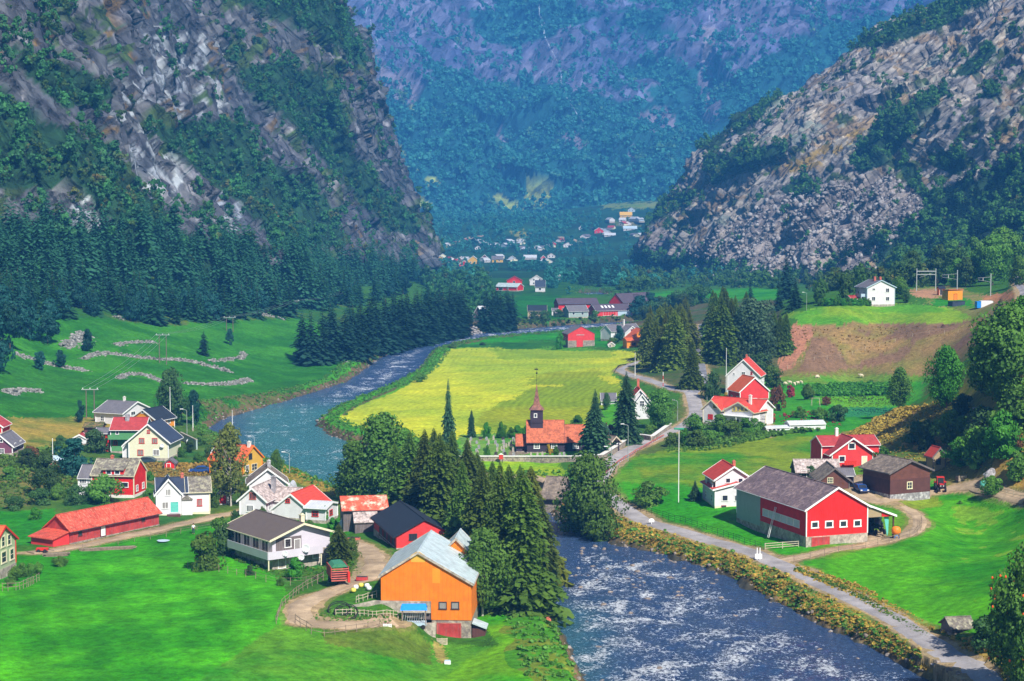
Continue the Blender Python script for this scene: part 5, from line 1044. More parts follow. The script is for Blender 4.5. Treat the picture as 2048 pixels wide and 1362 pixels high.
h.part('gable_patch', MB().prism([(x_,-.03,z_),(x2_,-.03,z_),(x2_,-.03,z_+.9),((x_+x2_)/2,-.03,z_+1.5),(x_,-.03,z_+.9)], (0,.03,0)), 'yellow_boards', 'yellowed panel under the gable peak')
x_, z_ = h.on('f', 865, 1166); x2_, z2_ = h.on('f', 880, 1137)
h.part('wall_patch', MB().box(x_, x2_, -.03, 0, z_, z2_), 'amber_boards', 'lighter orange cladding panel')
h.block(w*.45, w*1.0, 12.5, 19, ze_r+.2, zr-.5, 'y', 'orange_boards', 'tin_pale', .3, .3, 'concrete', corners=False)
mb = MB(); mb.prism([(-3.8,-.5,-1.6),(xa,-.5,-1.6),(xa,-.5,-.08),(-1.0,-.5,-.08),(-3.8,-.5,-.75)], (0,.3,0)); h.part('retaining_wall', mb, 'concrete')
x1_, z1_ = h.on('f', 781, 1250, -2.2); x2_, z2_ = h.on('f', 871, 1287, -2.2); zt = h.fz(868, 1246, -2.2)
mb = MB(); mb.prism([(x1_,-2.2,z1_-.9),(x2_,-2.2,z2_-1),(x2_,-2.2,zt),(x1_,-2.2,z1_)], (0,.35,0)); h.part('ramp_wall', mb, 'concrete')
mb = MB(); mb.prism([(w+.1,-.2,zb-.4),(w+2.0,-.2,zb-1.1),(w+2.0,-.2,zb-1.0),(w+.1,-.2,zb-.3)], (0,3,0)); h.part('lean_to_roof', mb, 'tin_pale'); h.part('lean_to_wall', MB().box(w+.1, w+1.8, .1, 2.6, zb-3, zb-1.1), 'brown_boards')
BARN = h
# ---- chalet with brown metal roof
h = House('chalet', 'white chalet with brown metal roof and a long balcony', (545, 1138), (660, 1122), 13)
w = h.w; ze = h.fz(548, 1076); zr = h.fz(600, 1047)
h.block(0, w, 0, 13, ze, zr, 'y', 'lilac_boards', 'brown_metal', .9, .9, 'cream_paint', 'concrete', 2.2, corners=False); h.chimney(w*.72, 3.5, zr-1.6, zr+.5, .6, 'cream_paint')
zb = h.fz(590, 1106)
h.part('balcony_floor', MB().box(-1.5, w*.78, -1.5, 0, zb-.2, zb).box(-1.5, 0, 0, 11, zb-.2, zb), 'cream_paint')
h.part('balcony_parapet', MB().box(-1.55, w*.78, -1.58, -1.5, zb-.2, zb+.95).box(-1.6, -1.52, -1.5, 11, zb-.2, zb+.95), 'lilac_boards')
for a in (-1.4, w*.35, w*.76): h.part('balcony_post', MB().box(a-.08, a+.08, -1.45, -1.3, -.6, zb-.2), 'cream_paint')
h.part('recess_wall', MB().box(.6, w*.5, -.03, 0, zb, ze-.1), 'grey_boards')
h.pwin('f', 570, 1079, 581, 1093, .0, frame='white_paint', bars=(0,0)); h.door('f', w*.38, w*.47, zb, zb+2.0, -.03, mat='curtain_glass'); h.win('f', w*.3, w*.36, .3, 1.9, bars=(0,0)); h.win('f', w*.7, w*.82, .8, 1.8, bars=(0,0)); h.door('f', w*.1, w*.22, 0, 1.9, mat='dark_wood')
for q in range(4): h.win('l', 1.2+q*2.8, 3.0+q*2.8, zb+.3, zb+1.9, bars=(1, 0))
def world(h, x, y, z): return (h.o[0]+x*h.ca-y*h.sa, h.o[1]+x*h.sa+y*h.ca, h.o[2]+z)
dish(0, 0, 'grey satellite dish on the balcony rail, left of the large one', .42, world(h, *[w*.12, -1.75, zb+.5])); dish(0, 0, 'largest satellite dish, at the middle of the chalet balcony', .62, world(h, w*.47, -1.8, zb+.9)); dish(0, 0, 'white satellite dish low in front of the chalet balcony', .45, world(h, w*.38, -2.0, zb-.3))
# ---- red garage with black roof
h = House('garage', 'long red garage with black roof and open bays', (793, 1100), (904, 1094), 17.5, cat='garage')
w = h.w; ze = h.fz(795, 1072); zr = h.fz(852, 1040)
h.block(0, w, 0, 17.5, ze, zr, 'y', 'coral_boards', 'black_roof', .35, .5, None, 'concrete', .3)
for q in range(4):
    h.win('l', 1.2+q*3.1, 3.4+q*3.1, .1, ze-.55, frame='brown_boards', pane='dark_wood', bars=(0, 0), name='bay_shade_panel')  # dark sheets stand in for the shade inside the open bays
h.part('pipe', MB().tube((w*.93, 1.0, ze-.5), (w*.93, 1.0, zr+.1), .11, .11, 8), 'red_paint'); h.pwin('f', 819, 1069, 833, 1079, 0, frame='dark_wood', bars=(2, 0))
# ---- old barn with rusted roof
h = House('old_barn', 'weathered grey barn with rusty striped tin roof and stone lean-to roof', (687, 1066), (748, 1064), 7.0, cat='barn')
w = h.w; ze = h.fz(700, 1020); zr = h.fz(700, 994, 3.5)
h.block(0, w+2.2, 0, 6.5, ze, zr, 'x', 'grey_boards', 'rust_roof', .3, .4, None, 'stone', .3)
mb = MB(); mb.prism([(w*.3,-2.3,1.9),(w*.3,0,ze-.1),(w*.3,0,ze+.05),(w*.3,-2.4,2.05)], (w*.8, 0, 0)); h.part('lean_to_roof', mb, 'slate_roof'); h.part('lean_to_wall', MB().box(w*.34, w*1.05, -2.1, 0, -.6, 2.0), 'grey_boards')
# ---- white house with thuja hedge colours: L-shaped, slate blue and moss roof
h = House('white_farmhouse', 'white farmhouse with teal door and half slate, half mossy roof', (313, 1030), (420, 1026), 7.5)
w = h.w; ze = h.fz(400, 983, 0); zr = h.fz(390, 955, 3.7); wg = w*.45
h.block(0.1, w*.58, .2, 7.3, ze, zr, 'x', 'white_boards', 'slate_blue', .2, .35, 'white_paint', 'cream_paint', .3); h.block(w*.58, w, .2, 7.3, ze-.03, zr-.03, 'x', 'white_boards', 'moss_roof', .35, .35, 'cream_paint', 'cream_paint', .3); h.chimney(w*.5, 3.7, zr-.4, zr+.7, .5)
h.block(0, wg, -1.4, 3.5, ze+.05, h.fz(339, 960, -1.4), 'y', 'white_boards', 'slate_blue', .3, .35, 'white_paint', 'cream_paint', .3)
h.pwin('f', 332, 979, 341, 990, -1.4, frame='white_paint', bars=(2, 0), pane='curtain_glass'); h.pwin('f', 325, 1005, 336, 1016, -1.4, frame='white_paint', bars=(1, 0), pane='curtain_glass'); h.pdoor('f', 341, 1004, 357, 1024, -1.4, mat='teal_paint', label='teal double door')
h.part('step', MB().box(wg*.42, wg*.98, -2.6, -1.4, -.5, .3).box(wg*.45, wg*.95, -3.1, -2.6, -.5, 0), 'brown_boards')
mb = MB(); mb.prism([(wg+.1,-1.2,2.6),(wg+1.1,-1.2,3.3),(wg+2.1,-1.2,2.6)], (0, 1.5, 0)); h.part('porch_roof', mb, 'moss_roof'); h.part('porch', MB().box(wg+.15, wg+2.0, -1.0, .2, -.3, 2.6), 'white_boards')
h.pwin('f', 395, 999, 403, 1011, .2, frame='red_paint', bars=(2, 0), pane='curtain_glass'); h.sides(2, .9, 2.0)
# ---- red house with wall dormer and white annex
h = House('red_house', 'bright red house with mossy roof, wall dormer and small white annex', (184, 993), (268, 995), 6.5)
w = h.w; ze = h.fz(220, 950); zr = h.fz(225, 919, 3.2)
h.block(0, w, 0, 6.5, ze, zr, 'x', 'red_boards', 'moss_roof', .15, .3, 'cream_paint', 'chimney_white', .45); h.chimney(w*.35, 3.2, zr-.2, zr+.6, .5)
x1_, z1_ = h.on('f', 206, 940, 0); x2_ = h.on('f', 247, 940, 0)[0]
mb = MB(); mb.box(x1_, x2_, -.04, 1.2, ze-.2, z1_+.1); h.part('dormer', mb, 'red_boards'); mb = MB(); mb.prism([(x1_-.2,-.4,z1_+.05),(x1_-.2,3.0,zr+.1),(x1_-.2,3.0,zr+.2),(x1_-.2,-.4,z1_+.2)], (x2_-x1_+.4, 0, 0)); h.part('dormer_roof', mb, 'moss_roof')
for a in ((213, 940, 222, 948), (230, 940, 239, 948), (242, 965, 256, 974)): h.pwin('f', *a, c=-.04, bars=(0, 0))
xa = h.on('f', 156, 978)[0]; za = h.fz(165, 955, .3)
h.block(xa, -.05, .3, 5.0, za, h.fz(165, 931, 2.6), 'x', 'white_boards', 'grey_roof', .1, .3, 'white_paint', 'concrete', .2); h.pwin('f', 160, 958, 172, 966, .3, bars=(3, 0)); h.sides(2, 1.0, 2.0)
# ---- cream house
h = House('cream_house', 'cream gabled house with red window frames', (258, 918), (337, 919), 9)
w = h.w; ze = h.fz(262, 882); zr = h.fz(298, 849)
h.block(0, w, 0, 9, ze, zr, 'y', 'cream_boards', 'slate_blue', .5, .6, 'white_paint', 'concrete', .3)
for a in ((279, 877, 288, 886), (305, 877, 314, 886), (276, 900, 286, 910), (307, 900, 318, 910), (295, 861, 299, 866)): h.pwin('f', *a, frame='red_paint' if a[0] != 307 else 'white_paint', bars=(1, 0), pane='curtain_glass')
xa = h.on('f', 243, 915)[0]; h.block(xa, 0, 1, 6, 2.6, 3.4, 'y', 'white_boards', 'slate_blue', .2, .2, 'white_paint', 'concrete', .2)
dish(0, 0, 'dark satellite dish on the wall of the cream house', .45, world(h, w*.86, -.4, ze*.78))
# ---- green house
h = House('green_house', 'green house with weathered red roof behind the cream house', (222, 905), (290, 905), 7.5)
w = h.w; ze = h.fz(235, 859); zr = h.fz(250, 836, 3.7)
h.block(0, w, 0, 7.5, ze, zr, 'x', 'green_boards', 'dusky_red_tiles', .2, .4, 'white_paint', 'concrete', .3); h.chimney(w*.42, 2.8, zr-1, zr+.7, .8, 'grey_stone')
h.pwin('f', 232, 860, 237, 868, 0, bars=(0, 0)); h.pwin('f', 227, 882, 234, 890, 0, frame='red_paint', bars=(1, 0)); zb = h.fz(240, 879, -1.2)
h.part('balcony', MB().box(-.3, w*.62, -1.4, 0, zb, zb+.15).box(-.3, w*.62, -1.45, -1.38, zb, zb+1.0), 'green_boards')
h.block(-3.6, -.1, 1, 6, h.fz(200, 868), h.fz(200, 868)+.8, 'x', 'red_boards', 'grey_roof', .2, .3, 'white_paint'); h.sides(2, 1, 2)
# ---- orange and pale houses behind
h = House('amber_house', 'amber house with charcoal roof behind the cream house', (262, 874), (312, 877), 7)
w = h.w; ze = h.fz(268, 838); zr = h.fz(286, 820)
h.block(0, w, 0, 7.5, ze, zr, 'y', 'amber_boards', 'black_roof', .3, .5, 'white_paint', 'concrete', .3); h.pwin('f', 283, 822, 287, 826, 0, bars=(0, 0)); h.sides(2, .8, 1.9); h.sides(2, 3.0, 4.0)
h = House('pale_house', 'pale house with dark grey roof, topmost of the village cluster', (246, 852), (300, 842), 8)
w = h.w; ze = h.fz(252, 825); zr = h.fz(273, 804)
h.block(0, w, 0, 8, ze, zr, 'y', 'white_boards', 'grey_roof', .4, .6, 'white_paint', 'concrete', .3); h.pwin('f', 262, 824, 270, 829, 0, bars=(1, 0)); h.chimney(w*.5, 3.5, zr-.3, zr+1.0, .5, 'chimney_white'); h.sides(2, 1, 2)
h = House('turf_hut', 'small dark hut with turf roof at the meadow edge', (168, 868), (203, 868), 4, cat='hut'); h.block(0, h.w, 0, 4, 1.6, 2.3, 'x', 'brown_log', 'turf_roof', .3, .4, None, 'stone', .2); h.door('f', .8, 1.6, 0, 1.4, mat='dark_wood', frame='brown_boards')
h = House('garden_shed', 'tiny white shed with red roof among dark trees', (146, 888), (172, 888), 3, cat='shed'); h.block(0, h.w, 0, 3, 1.2, 2.0, 'y', 'white_boards', 'dusky_red_tiles', .2, .3, 'white_paint', 'concrete', .1); h.door('f', .5, 1.1, 0, 1.1)
h = House('tool_shed', 'red shed half hidden behind the rust coloured shrub', (100, 935), (134, 935), 3.5, cat='shed'); h.block(0, h.w, 0, 3.5, 1.5, 2.0, 'x', 'red_boards', 'pale_blue_boards', .2, .3, 'white_paint', 'concrete', .1); h.door('f', .5, 1.3, 0, 1.3, mat='red_boards')
h = House('small_red_shed', 'small red shed with grey roof below the cream house', (329, 938), (350, 938), 2, cat='shed'); h.block(0, h.w, 0, 2.2, h.fz(330, 927), h.fz(340, 919), 'y', 'red_boards', 'grey_roof', .15, .2, 'grey_boards', 'concrete', .1); h.door('f', .5, 1.2, 0, 1.1, mat='red_paint')
h = House('plum_house', 'plum coloured house with white gable trim at the left edge', (-22, 909), (25, 909), 8); h.block(0, h.w, 0, 8, h.fz(22, 892), h.fz(2, 872), 'y', 'purple_boards', 'grey_roof', .3, .4, 'white_paint', 'concrete', .3); h.pwin('f', 0, 898, 8, 906, 0); h.pwin('f', 0, 879, 5, 884, 0, bars=(0, 0)); h.sides(2)
h = House('red_cottage', 'red cottage above the plum coloured house at the left edge', (-40, 868), (4, 868), 6); h.block(0, h.w, 0, 6, h.fz(2, 853), h.fz(-18, 838), 'y', 'red_boards', 'dusky_red_tiles', .3, .4, 'white_paint', 'concrete', .3); h.pwin('f', -30, 856, -24, 862, 0)
# ---- pale green house, lower left
h = House('pale_green_house', 'pale green house with red roof at the lower left edge', (-14, 1164), (32, 1141), 8)
w = h.w; ze = h.fz(31, 1076, 0); zr = h.fz(11, 1052)
h.block(0, w, 0, 8, ze, zr, 'y', 'pale_green_boards', 'orange_tiles', .3, .5, 'red_paint', 'concrete', 1.2)
for a in ((-8, 1080, -2, 1096), (3, 1075, 9, 1091), (15, 1071, 21, 1087), (3, 1106, 12, 1122), (20, 1100, 27, 1116)): h.pwin('f', *a, frame='cream_paint', bars=(0, 1), fw=.2)
h.sides(2, 2.0, 3.2)
# ---- long red barn
h = House('long_red_barn', 'long weathered red barn with rusty red tin roof', (141, 1088), (318, 1050), 5.6, cat='barn')
w = h.w; ze = h.fz(141, 1061); zr = ze+2.1
h.block(0, w, 0, 5.6, ze, zr, 'x', 'faded_red_boards', 'tin_red', .4, .4, None, 'stone', .15)
h.win('f', w*.33, w*.38, .2, ze-.4, frame='brown_boards', pane='white_paint', bars=(0, 0), name='door', label='pale sliding door'); h.win('f', w*.09, w*.12, ze-1.1, ze-.5, frame='brown_boards', bars=(0, 0)); h.win('f', w*.8, w*.83, ze-.9, ze-.4, frame='brown_boards', bars=(0, 0))
mb = MB(); mb.prism([(-3.4,.2,-.6),(-.05,.2,-.6),(-.05,.2,1.9),(-3.4,.2,1.25)], (0, 5.0, 0)); h.part('lean_to_wall', mb, 'coral_boards'); mb = MB(); mb.prism([(-3.8,-.1,1.2),(-.02,-.1,2.0),(-.02,-.1,2.12),(-3.8,-.1,1.34)], (0, 5.6, 0)); h.part('lean_to_roof', mb, 'tin_red_x')
# ---- yellow house behind the birch
h = House('yellow_house', 'yellow house with orange tiled roof behind the tall birch', (420, 948), (486, 953), 7)
w = h.w; ze = h.fz(455, 920); zr = h.fz(455, 889, 3.5)
h.block(0, w, 0, 7, ze, zr, 'x', 'yellow_boards', 'orange_tiles', .3, .4, 'orange_paint', 'concrete', .3); h.chimney(w*.93, 3.2, zr-.3, zr+.8, .6, 'chimney_white'); h.chimney(w*.1, 3.2, zr-.3, zr+.9, .6, 'chimney_white')
h.win('r', 2.2, 3.2, ze+.1, ze+1.1, frame='dark_wood', bars=(0, 0)); h.win('r', 3.2, 5.0, .8, 2.0, frame='cream_paint', pane='curtain_glass'); h.win('r', 1.0, 2.0, .8, 2.0); h.win('f', 1, 2, .8, 2); h.win('f', 4, 5, .8, 2)
h = House('summer_house', 'grey roofed cottage behind the yellow house at the river', (426, 918), (450, 918), 5); h.block(0, h.w, 0, 5, h.fz(430, 900), h.fz(437, 880), 'y', 'white_boards', 'black_roof', .3, .4, 'white_paint', 'concrete', .2); h.pwin('f', 433, 905, 440, 911, 0)
# ---- white houses in the village middle
h = House('white_gable_house', 'white house with grey slate roof and decorated porch gable', (480, 1032), (531, 1034), 12)
w = h.w; ze = h.fz(480, 999); zr = h.fz(506, 977)
h.block(0, w, 0, 11, ze, zr, 'y', 'white_boards', 'slate_roof', .4, .45, 'white_paint', 'concrete', .3); h.pwin('f', 500, 986, 511, 998, 0, frame='faded_red', bars=(3, 0)); h.pwin('f', 494, 1011, 506, 1023, 0, frame='white_paint', bars=(4, 0)); h.chimney(w*.9, 5.5, ze, zr+1.2, .7, 'grey_stone')
h.block(w*.8, w*1.9, 4, 9, ze-.6, ze+1.2, 'x', 'white_boards', 'slate_roof', .3, .3, 'white_paint', 'concrete', .2); h.sides(3)
h = House('brown_roof_house', 'white gabled house with brown slate roof nearest the river bend', (500, 1000), (572, 998), 7)
w = h.w; h.block(0, w, 0, 7, h.fz(510, 966), h.fz(540, 938), 'y', 'white_boards', 'plank_roof', .5, .6, 'white_paint', 'concrete', .3); h.chimney(w*.55, 2.5, h.fz(540, 938)-.3, h.fz(540, 938)+1.1, .6, 'grey_stone'); h.pwin('f', 548, 972, 556, 980, 0); h.sides(2)
h = House('red_roof_house', 'white house with a red roof panel and low white wing', (545, 1036), (620, 1040), 9.5)
w = h.w; ze = h.fz(545, 1018); zr = h.fz(580, 989)
h.block(0, w, 0, 9.5, ze, zr, 'y', 'white_boards', 'red_tiles', .3, .4, 'white_paint', 'concrete', .2, z0=-.8); h.pwin('f', 572, 998, 579, 1005, 0, frame='red_paint'); h.sides(2, .8, 1.7)
h.block(w*.95, w+3.2, -.8, 4.6, 2.3, 2.9, 'x', 'white_boards', 'light_roof', .3, .5, 'white_paint', 'concrete', .2, z0=-.8); h.win('f', w+.8, w+1.8, .9, 1.7, -.8, frame='red_paint'); h.win('r', 1, 2.2, .8, 1.6, 3.2, frame='red_paint')
mb = MB(); n_ = 10; hh = House('greenhouse', 'small rounded plastic greenhouse behind the white houses', (572, 992), (590, 992), 4, cat='greenhouse')
mb.prism([(hh.w/2+hh.w/2*math.cos(a), 0, 2.4*math.sin(a)) for a in np.linspace(0, math.pi, 12)], (0, 4, 0)); hh.part('cover', mb, 'light_roof'); hh.door('f', hh.w*.35, hh.w*.65, 0, 1.7)
h = House('carport', 'dark red carport behind the white farmhouse', (436, 1008), (456, 1008), 4, cat='shed'); h.block(0, h.w, 0, 4, 1.9, 2.5, 'y', 'brown_boards', 'black_roof', .3, .5, 'white_paint', 'concrete', .1); h.door('f', .3, h.w-.3, 0, 1.6, mat='red_boards')
# ---- church
h = House('church', 'dark wooden church with red tiled roof and slender spire', (1054, 906), (1128, 906), 7.4, cat='church')
w = h.w; ze = h.fz(1090, 883); zr = h.fz(1110, 842, 3.7)
h.block(0, w, 0, 7.4, ze, zr, 'x', 'church_boards', 'church_tiles', .15, .35, 'church_boards', 'stone', .25, corners=False)
x2_ = h.on('f', 1170, 905)[0]; zc = h.fz(1150, 851, 3.5)
h.block(w, x2_, .5, 6.7, ze-.05, zc, 'x', 'church_boards', 'church_tiles', .25, .35, 'church_boards', 'stone', .25, corners=False)
xl = h.on('f', 1033, 905)[0]; zv = h.fz(1040, 870, 3.6)
h.block(xl, 0, 1.2, 6.0, h.fz(1042, 891, 1.2), zv, 'x', 'church_boards', 'church_tiles', .2, .3, 'church_boards', 'stone', .25, corners=False)
for a in ((1069, 884, 1078, 896), (1104, 884, 1113, 896)): h.pwin('f', *a, bars=(2, 3), fw=.16)
h.pwin('f', 1147, 884, 1156, 896, .5, bars=(2, 3), fw=.16)
tx0, tx1 = h.on('f', 1061, 850, 2.2)[0], h.on('f', 1086, 850, 2.2)[0]; tz = h.fz(1074, 820, 2.2); tw = tx1-tx0; tcx, tcy = (tx0+tx1)/2, 2.2+tw/2
T = h.part('tower', MB().box(tx0, tx1, 2.2, 2.2+tw, ze, tz), 'church_boards')
h.part('tower_band', MB().box(tx0-.12, tx1+.12, 2.08, 2.32+tw, (tz+ze)/2+.5, (tz+ze)/2+.65), 'church_boards', parent=T)
zt = h.fz(1074, 769, tcy); zf = h.fz(1074, 809, tcy)
def sq(r, z): return [(tcx-r, tcy-r, z), (tcx+r, tcy-r, z), (tcx+r, tcy+r, z), (tcx-r, tcy+r, z)]
mb = MB(); vs = sq(tw/2+.3, tz-.02)+sq(tw*.27, zf)+sq(tw*.12, zf+(zt-zf)*.55)+sq(.05, zt)
mb.add(vs, [(0,1,5,4),(1,2,6,5),(2,3,7,6),(3,0,4,7),(4,5,9,8),(5,6,10,9),(6,7,11,10),(7,4,8,11),(8,9,13,12),(9,10,14,13),(10,11,15,14),(11,8,12,15),(3,2,1,0)])
S_ = h.part('spire', mb, 'spire_shingle'); zm = h.fz(1074, 746, tcy)
h.part('weather_vane', MB().tube((tcx, tcy, zt-.2), (tcx, tcy, zm+1.2), .05, .03, 6).lathe((tcx, tcy, zm), [(.02, -.22), (.2, -.1), (.22, 0), (.2, .1), (.02, .22)], 10).box(tcx-.5, tcx+.3, tcy-.02, tcy+.02, zm+.7, zm+.95), 'iron', parent=S_)
h.pwin('f', 1069, 828, 1073, 834, 2.2, bars=(0, 0), fw=.14); h.win('l', tcy-.4, tcy+.4, tz-1.8, tz-1.0, tx0, bars=(0, 0))
h.door('f', w+.9, w+1.7, 0, 2.0, .5, mat='church_boards', frame='church_boards')
CHURCH = h
# lych gate and mill
h = House('lych_gate', 'small dark roofed gate in the churchyard wall beside the road', (1223, 905), (1238, 903), 1.6, cat='gate'); h.block(-.3, h.w+.3, 0, 1.8, 2.1, 3.3, 'y', 'church_boards', 'plank_roof', .3, .4, 'pale_wood', None, walls=False)
for a in (0, h.w):
    for b_ in (0.1, 1.7): h.part('post', MB().box(a-.1, a+.1, b_-.1, b_+.1, -.2, 2.3), 'church_boards')
h = House('mill_shed', 'dark plank shed with brown roof at the bridge, half behind the round tree', (1086, 1018), (1122, 1020), 6.5, cat='shed', z=.6); h.block(0, h.w, 0, 6.5, h.fz(1090, 992), h.fz(1112, 955, 3.2), 'x', 'grey_boards', 'plank_roof', .4, .6, None, 'stone', .8, z0=-.5)
# ---- far side of the field
h = House('far_red_barn', 'coral red barn on a stone base at the far edge of the mown field', (1136, 695), (1189, 694), 8, cat='barn')
w = h.w; ze = h.fz(1138, 668); zr = h.fz(1161, 653); z2 = h.fz(1150, 681)
h.block(0, w, 0, 9, ze, zr, 'y', 'coral_boards', 'grey_roof', .2, .4, None, 'stone', z2); h.door('f', w*.33, w*.55, 0, z2+.6, -.06, mat='coral_boards', frame='red_paint'); h.win('f', w*.33, w*.6, ze-.5, ze-.35, 0, bars=(0, 0), fw=.05); h.sides(3, z2+.3, z2+.9, c=.06)
h = House('white_field_house', 'white house with grey roof behind the orange house', (1232, 682), (1290, 678), 8)
w = h.w; h.block(0, w, 3, 9, h.fz(1240, 663), h.fz(1240, 649, 6), 'x', 'white_boards', 'grey_roof', .2, .4, 'white_paint', 'concrete', .4); h.block(w*.3, w*.78, 0, 4, h.fz(1252, 666), h.fz(1264, 653), 'y', 'white_boards', 'grey_roof', .4, .5, 'white_paint', 'concrete', .4); h.pwin('f', 1262, 659, 1272, 664, 0, frame='red_paint'); h.pwin('f', 1258, 672, 1266, 677, 0); h.chimney(w*.55, 5, 5, 8.2, .6, 'chimney_white')
h = House('orange_house', 'orange house at the corner of the spruce grove', (1254, 697), (1293, 696), 7)
w = h.w; h.block(0, w, 0, 4, h.fz(1260, 681), h.fz(1260, 676, 2), 'x', 'amber_boards', 'orange_tiles', .3, .5, 'orange_paint', 'concrete', .2); h.block(w*.35, w*1.5, 3, 9, h.fz(1270, 677, 3), h.fz(1288, 658, 3), 'y', 'amber_boards', 'orange_tiles', .3, .5, 'orange_paint', 'concrete', .2)
for a in ((1264, 685, 1271, 691), (1280, 685, 1290, 692)): h.pwin('f', *a, c=0, frame='red_paint')
h = House('play_house', 'tiny red play house in the garden of the orange house', (1217, 694), (1229, 694), 2, cat='playhouse'); h.block(0, h.w, 0, 2, .9, 1.8, 'y', 'pale_wood', 'red_tiles', .2, .3, 'white_paint'); h.door('f', .4, .9, 0, .8)
h = House('tan_house', 'tan two-storey house with charcoal roof on the far river bank', (1056, 637), (1093, 637), 7)
h.block(0, h.w, 0, 7, h.fz(1060, 621), h.fz(1065, 611, 3.5), 'x', 'tan_boards', 'black_roof', .3, .5, 'cream_paint', 'concrete', .4); [h.pwin('f', a, b_, a+4, b_+4, 0, bars=(0, 0)) for a in (1061, 1072, 1083) for b_ in (623, 631)]; h.sides(2, 1, 2, 2, bars=(0, 0))
h = House('white_shed', 'small white shed beside the tan house', (1104, 631), (1116, 631), 4, cat='shed'); h.block(0, h.w, 0, 4, 2.6, 3.6, 'x', 'white_boards', 'grey_roof', .2, .3, 'white_paint'); h.door('f', .6, 1.6, 0, 2)
h = House('long_far_barn', 'long dark red barn with violet roof across the river', (1117, 625), (1197, 624), 10, cat='barn')
h.block(0, h.w, 0, 10, h.fz(1125, 608), h.fz(1125, 597, 5), 'x', 'red_boards', 'violet_roof', .3, .5, None, 'stone', .5); [h.win('f', a, a+1, 1.5, 2.3, 0, bars=(0, 0)) for a in (2, 6, 10)]; h.door('r', 3.5, 6.5, 0, 3, mat='red_boards')
h = House('grey_far_house', 'pale grey house in front of the long far barn', (1138, 636), (1176, 635), 7)
h.block(0, h.w, 0, 7, h.fz(1145, 622), h.fz(1145, 611, 3.5), 'x', 'teal_grey_boards', 'grey_roof', .3, .5, 'white_paint', 'concrete', .4); h.pwin('f', 1145, 625, 1149, 629, 0, bars=(0, 0)); h.pwin('f', 1163, 625, 1167, 629, 0, bars=(0, 0)); h.sides(2)
h = House('low_farm_barn', 'low barn with skylights and red doors across the river', (1192, 634), (1264, 632), 9, cat='barn')
w = h.w; h.block(0, w, 0, 9, h.fz(1200, 621), h.fz(1200, 609, 4.5), 'x', 'coral_boards', 'violet_roof', .3, .5, 'white_paint', 'concrete', .4); h.win('f', w*.2, w*.55, .6, 2.6, 0, bars=(4, 0), pane='red_paint', name='door'); h.part('white_panel', MB().box(w*.6, w*.98, -.06, 0, .3, 3.3), 'pale_blue_boards')
rf = h.roof
for q in range(4): h.part('skylight', MB().prism([(w*(.2+.1*q), 1.6, h.fz(1200,621)+1.10), (w*(.25+.1*q), 1.6, h.fz(1200,621)+1.10), (w*(.25+.1*q), 3.4, h.fz(1200,621)+2.05), (w*(.2+.1*q), 3.4, h.fz(1200,621)+2.05)], (0, 0, .25)), 'white_paint')
h = House('violet_barn', 'large barn with violet roof and red dormer gable', (1246, 618), (1312, 614), 10, cat='barn')
w = h.w; h.block(0, w, 0, 10, h.fz(1250, 605), h.fz(1250, 587, 5), 'x', 'red_boards', 'violet_roof', .3, .5, None, 'stone', .5); h.block(w*.32, w*.62, -.4, 5, h.fz(1250, 603), h.fz(1275, 590), 'y', 'red_boards', 'violet_roof', .3, .4, None, corners=False); h.pwin('f', 1273, 598, 1277, 602, -.4, bars=(0, 0))
h = House('far_red_house', 'dark red farm building beyond the green paddock', (1014, 570), (1044, 570), 9, cat='barn'); h.block(0, h.w, 0, 9, h.fz(1020, 561), h.fz(1028, 553), 'y', 'red_boards', 'dusky_red_tiles', .5, .6, None, 'concrete', .4); h.pwin('f', 1026, 562, 1030, 566, 0, bars=(0, 0))
h = House('pink_roof_barn', 'low barn with pale pink roof beyond the green paddock', (992, 581), (1034, 582), 9, cat='barn'); h.block(0, h.w, 0, 9, h.fz(1000, 573), h.fz(1000, 566, 4.5), 'x', 'red_boards', 'tin_pale', .4, .5, 'white_paint', 'concrete', .3); h.door('f', 2, 5, 0, 2.2); h.win('f', 8, 9, 1, 2)
h = House('far_white_house', 'white two-storey house in the far farm cluster', (1060, 571), (1087, 571), 8); h.block(0, h.w, 0, 8, h.fz(1062, 560), h.fz(1074, 551), 'y', 'white_boards', 'grey_roof', .4, .5, 'white_paint', 'concrete', .3); [h.pwin('f', a, b_, a+3, b_+3, 0, bars=(0, 0)) for a in (1066, 1078) for b_ in (558, 565)]
h = House('far_slate_house', 'white house with slate blue roof below the far white house', (1071, 584), (1090, 584), 8); h.block(0, h.w, 0, 8, h.fz(1072, 573), h.fz(1080, 561, 4), 'x', 'white_boards', 'slate_blue', .4, .5, 'white_paint', 'concrete', .3); h.pwin('f', 1078, 576, 1082, 580, 0, bars=(0, 0))
h = House('lone_white_house', 'small white house alone among dark far trees', (1112, 560), (1122, 560), 6); h.block(0, h.w, 0, 6, h.fz(1113, 553), h.fz(1117, 546), 'y', 'white_boards', 'light_roof', .3, .4, 'white_paint'); h.pwin('f', 1116, 553, 1118, 556, 0, bars=(0, 0))
h = House('cabin', 'dark cabin with pale roof edge under the spruces by the river', (948, 645), (966, 646), 6, cat='cabin'); h.block(0, h.w, 0, 6, h.fz(950, 628), h.fz(957, 613), 'y', 'grey_boards', 'light_roof', .5, .6, 'white_paint', 'stone', .4); h.pwin('f', 955, 632, 959, 637, 0)
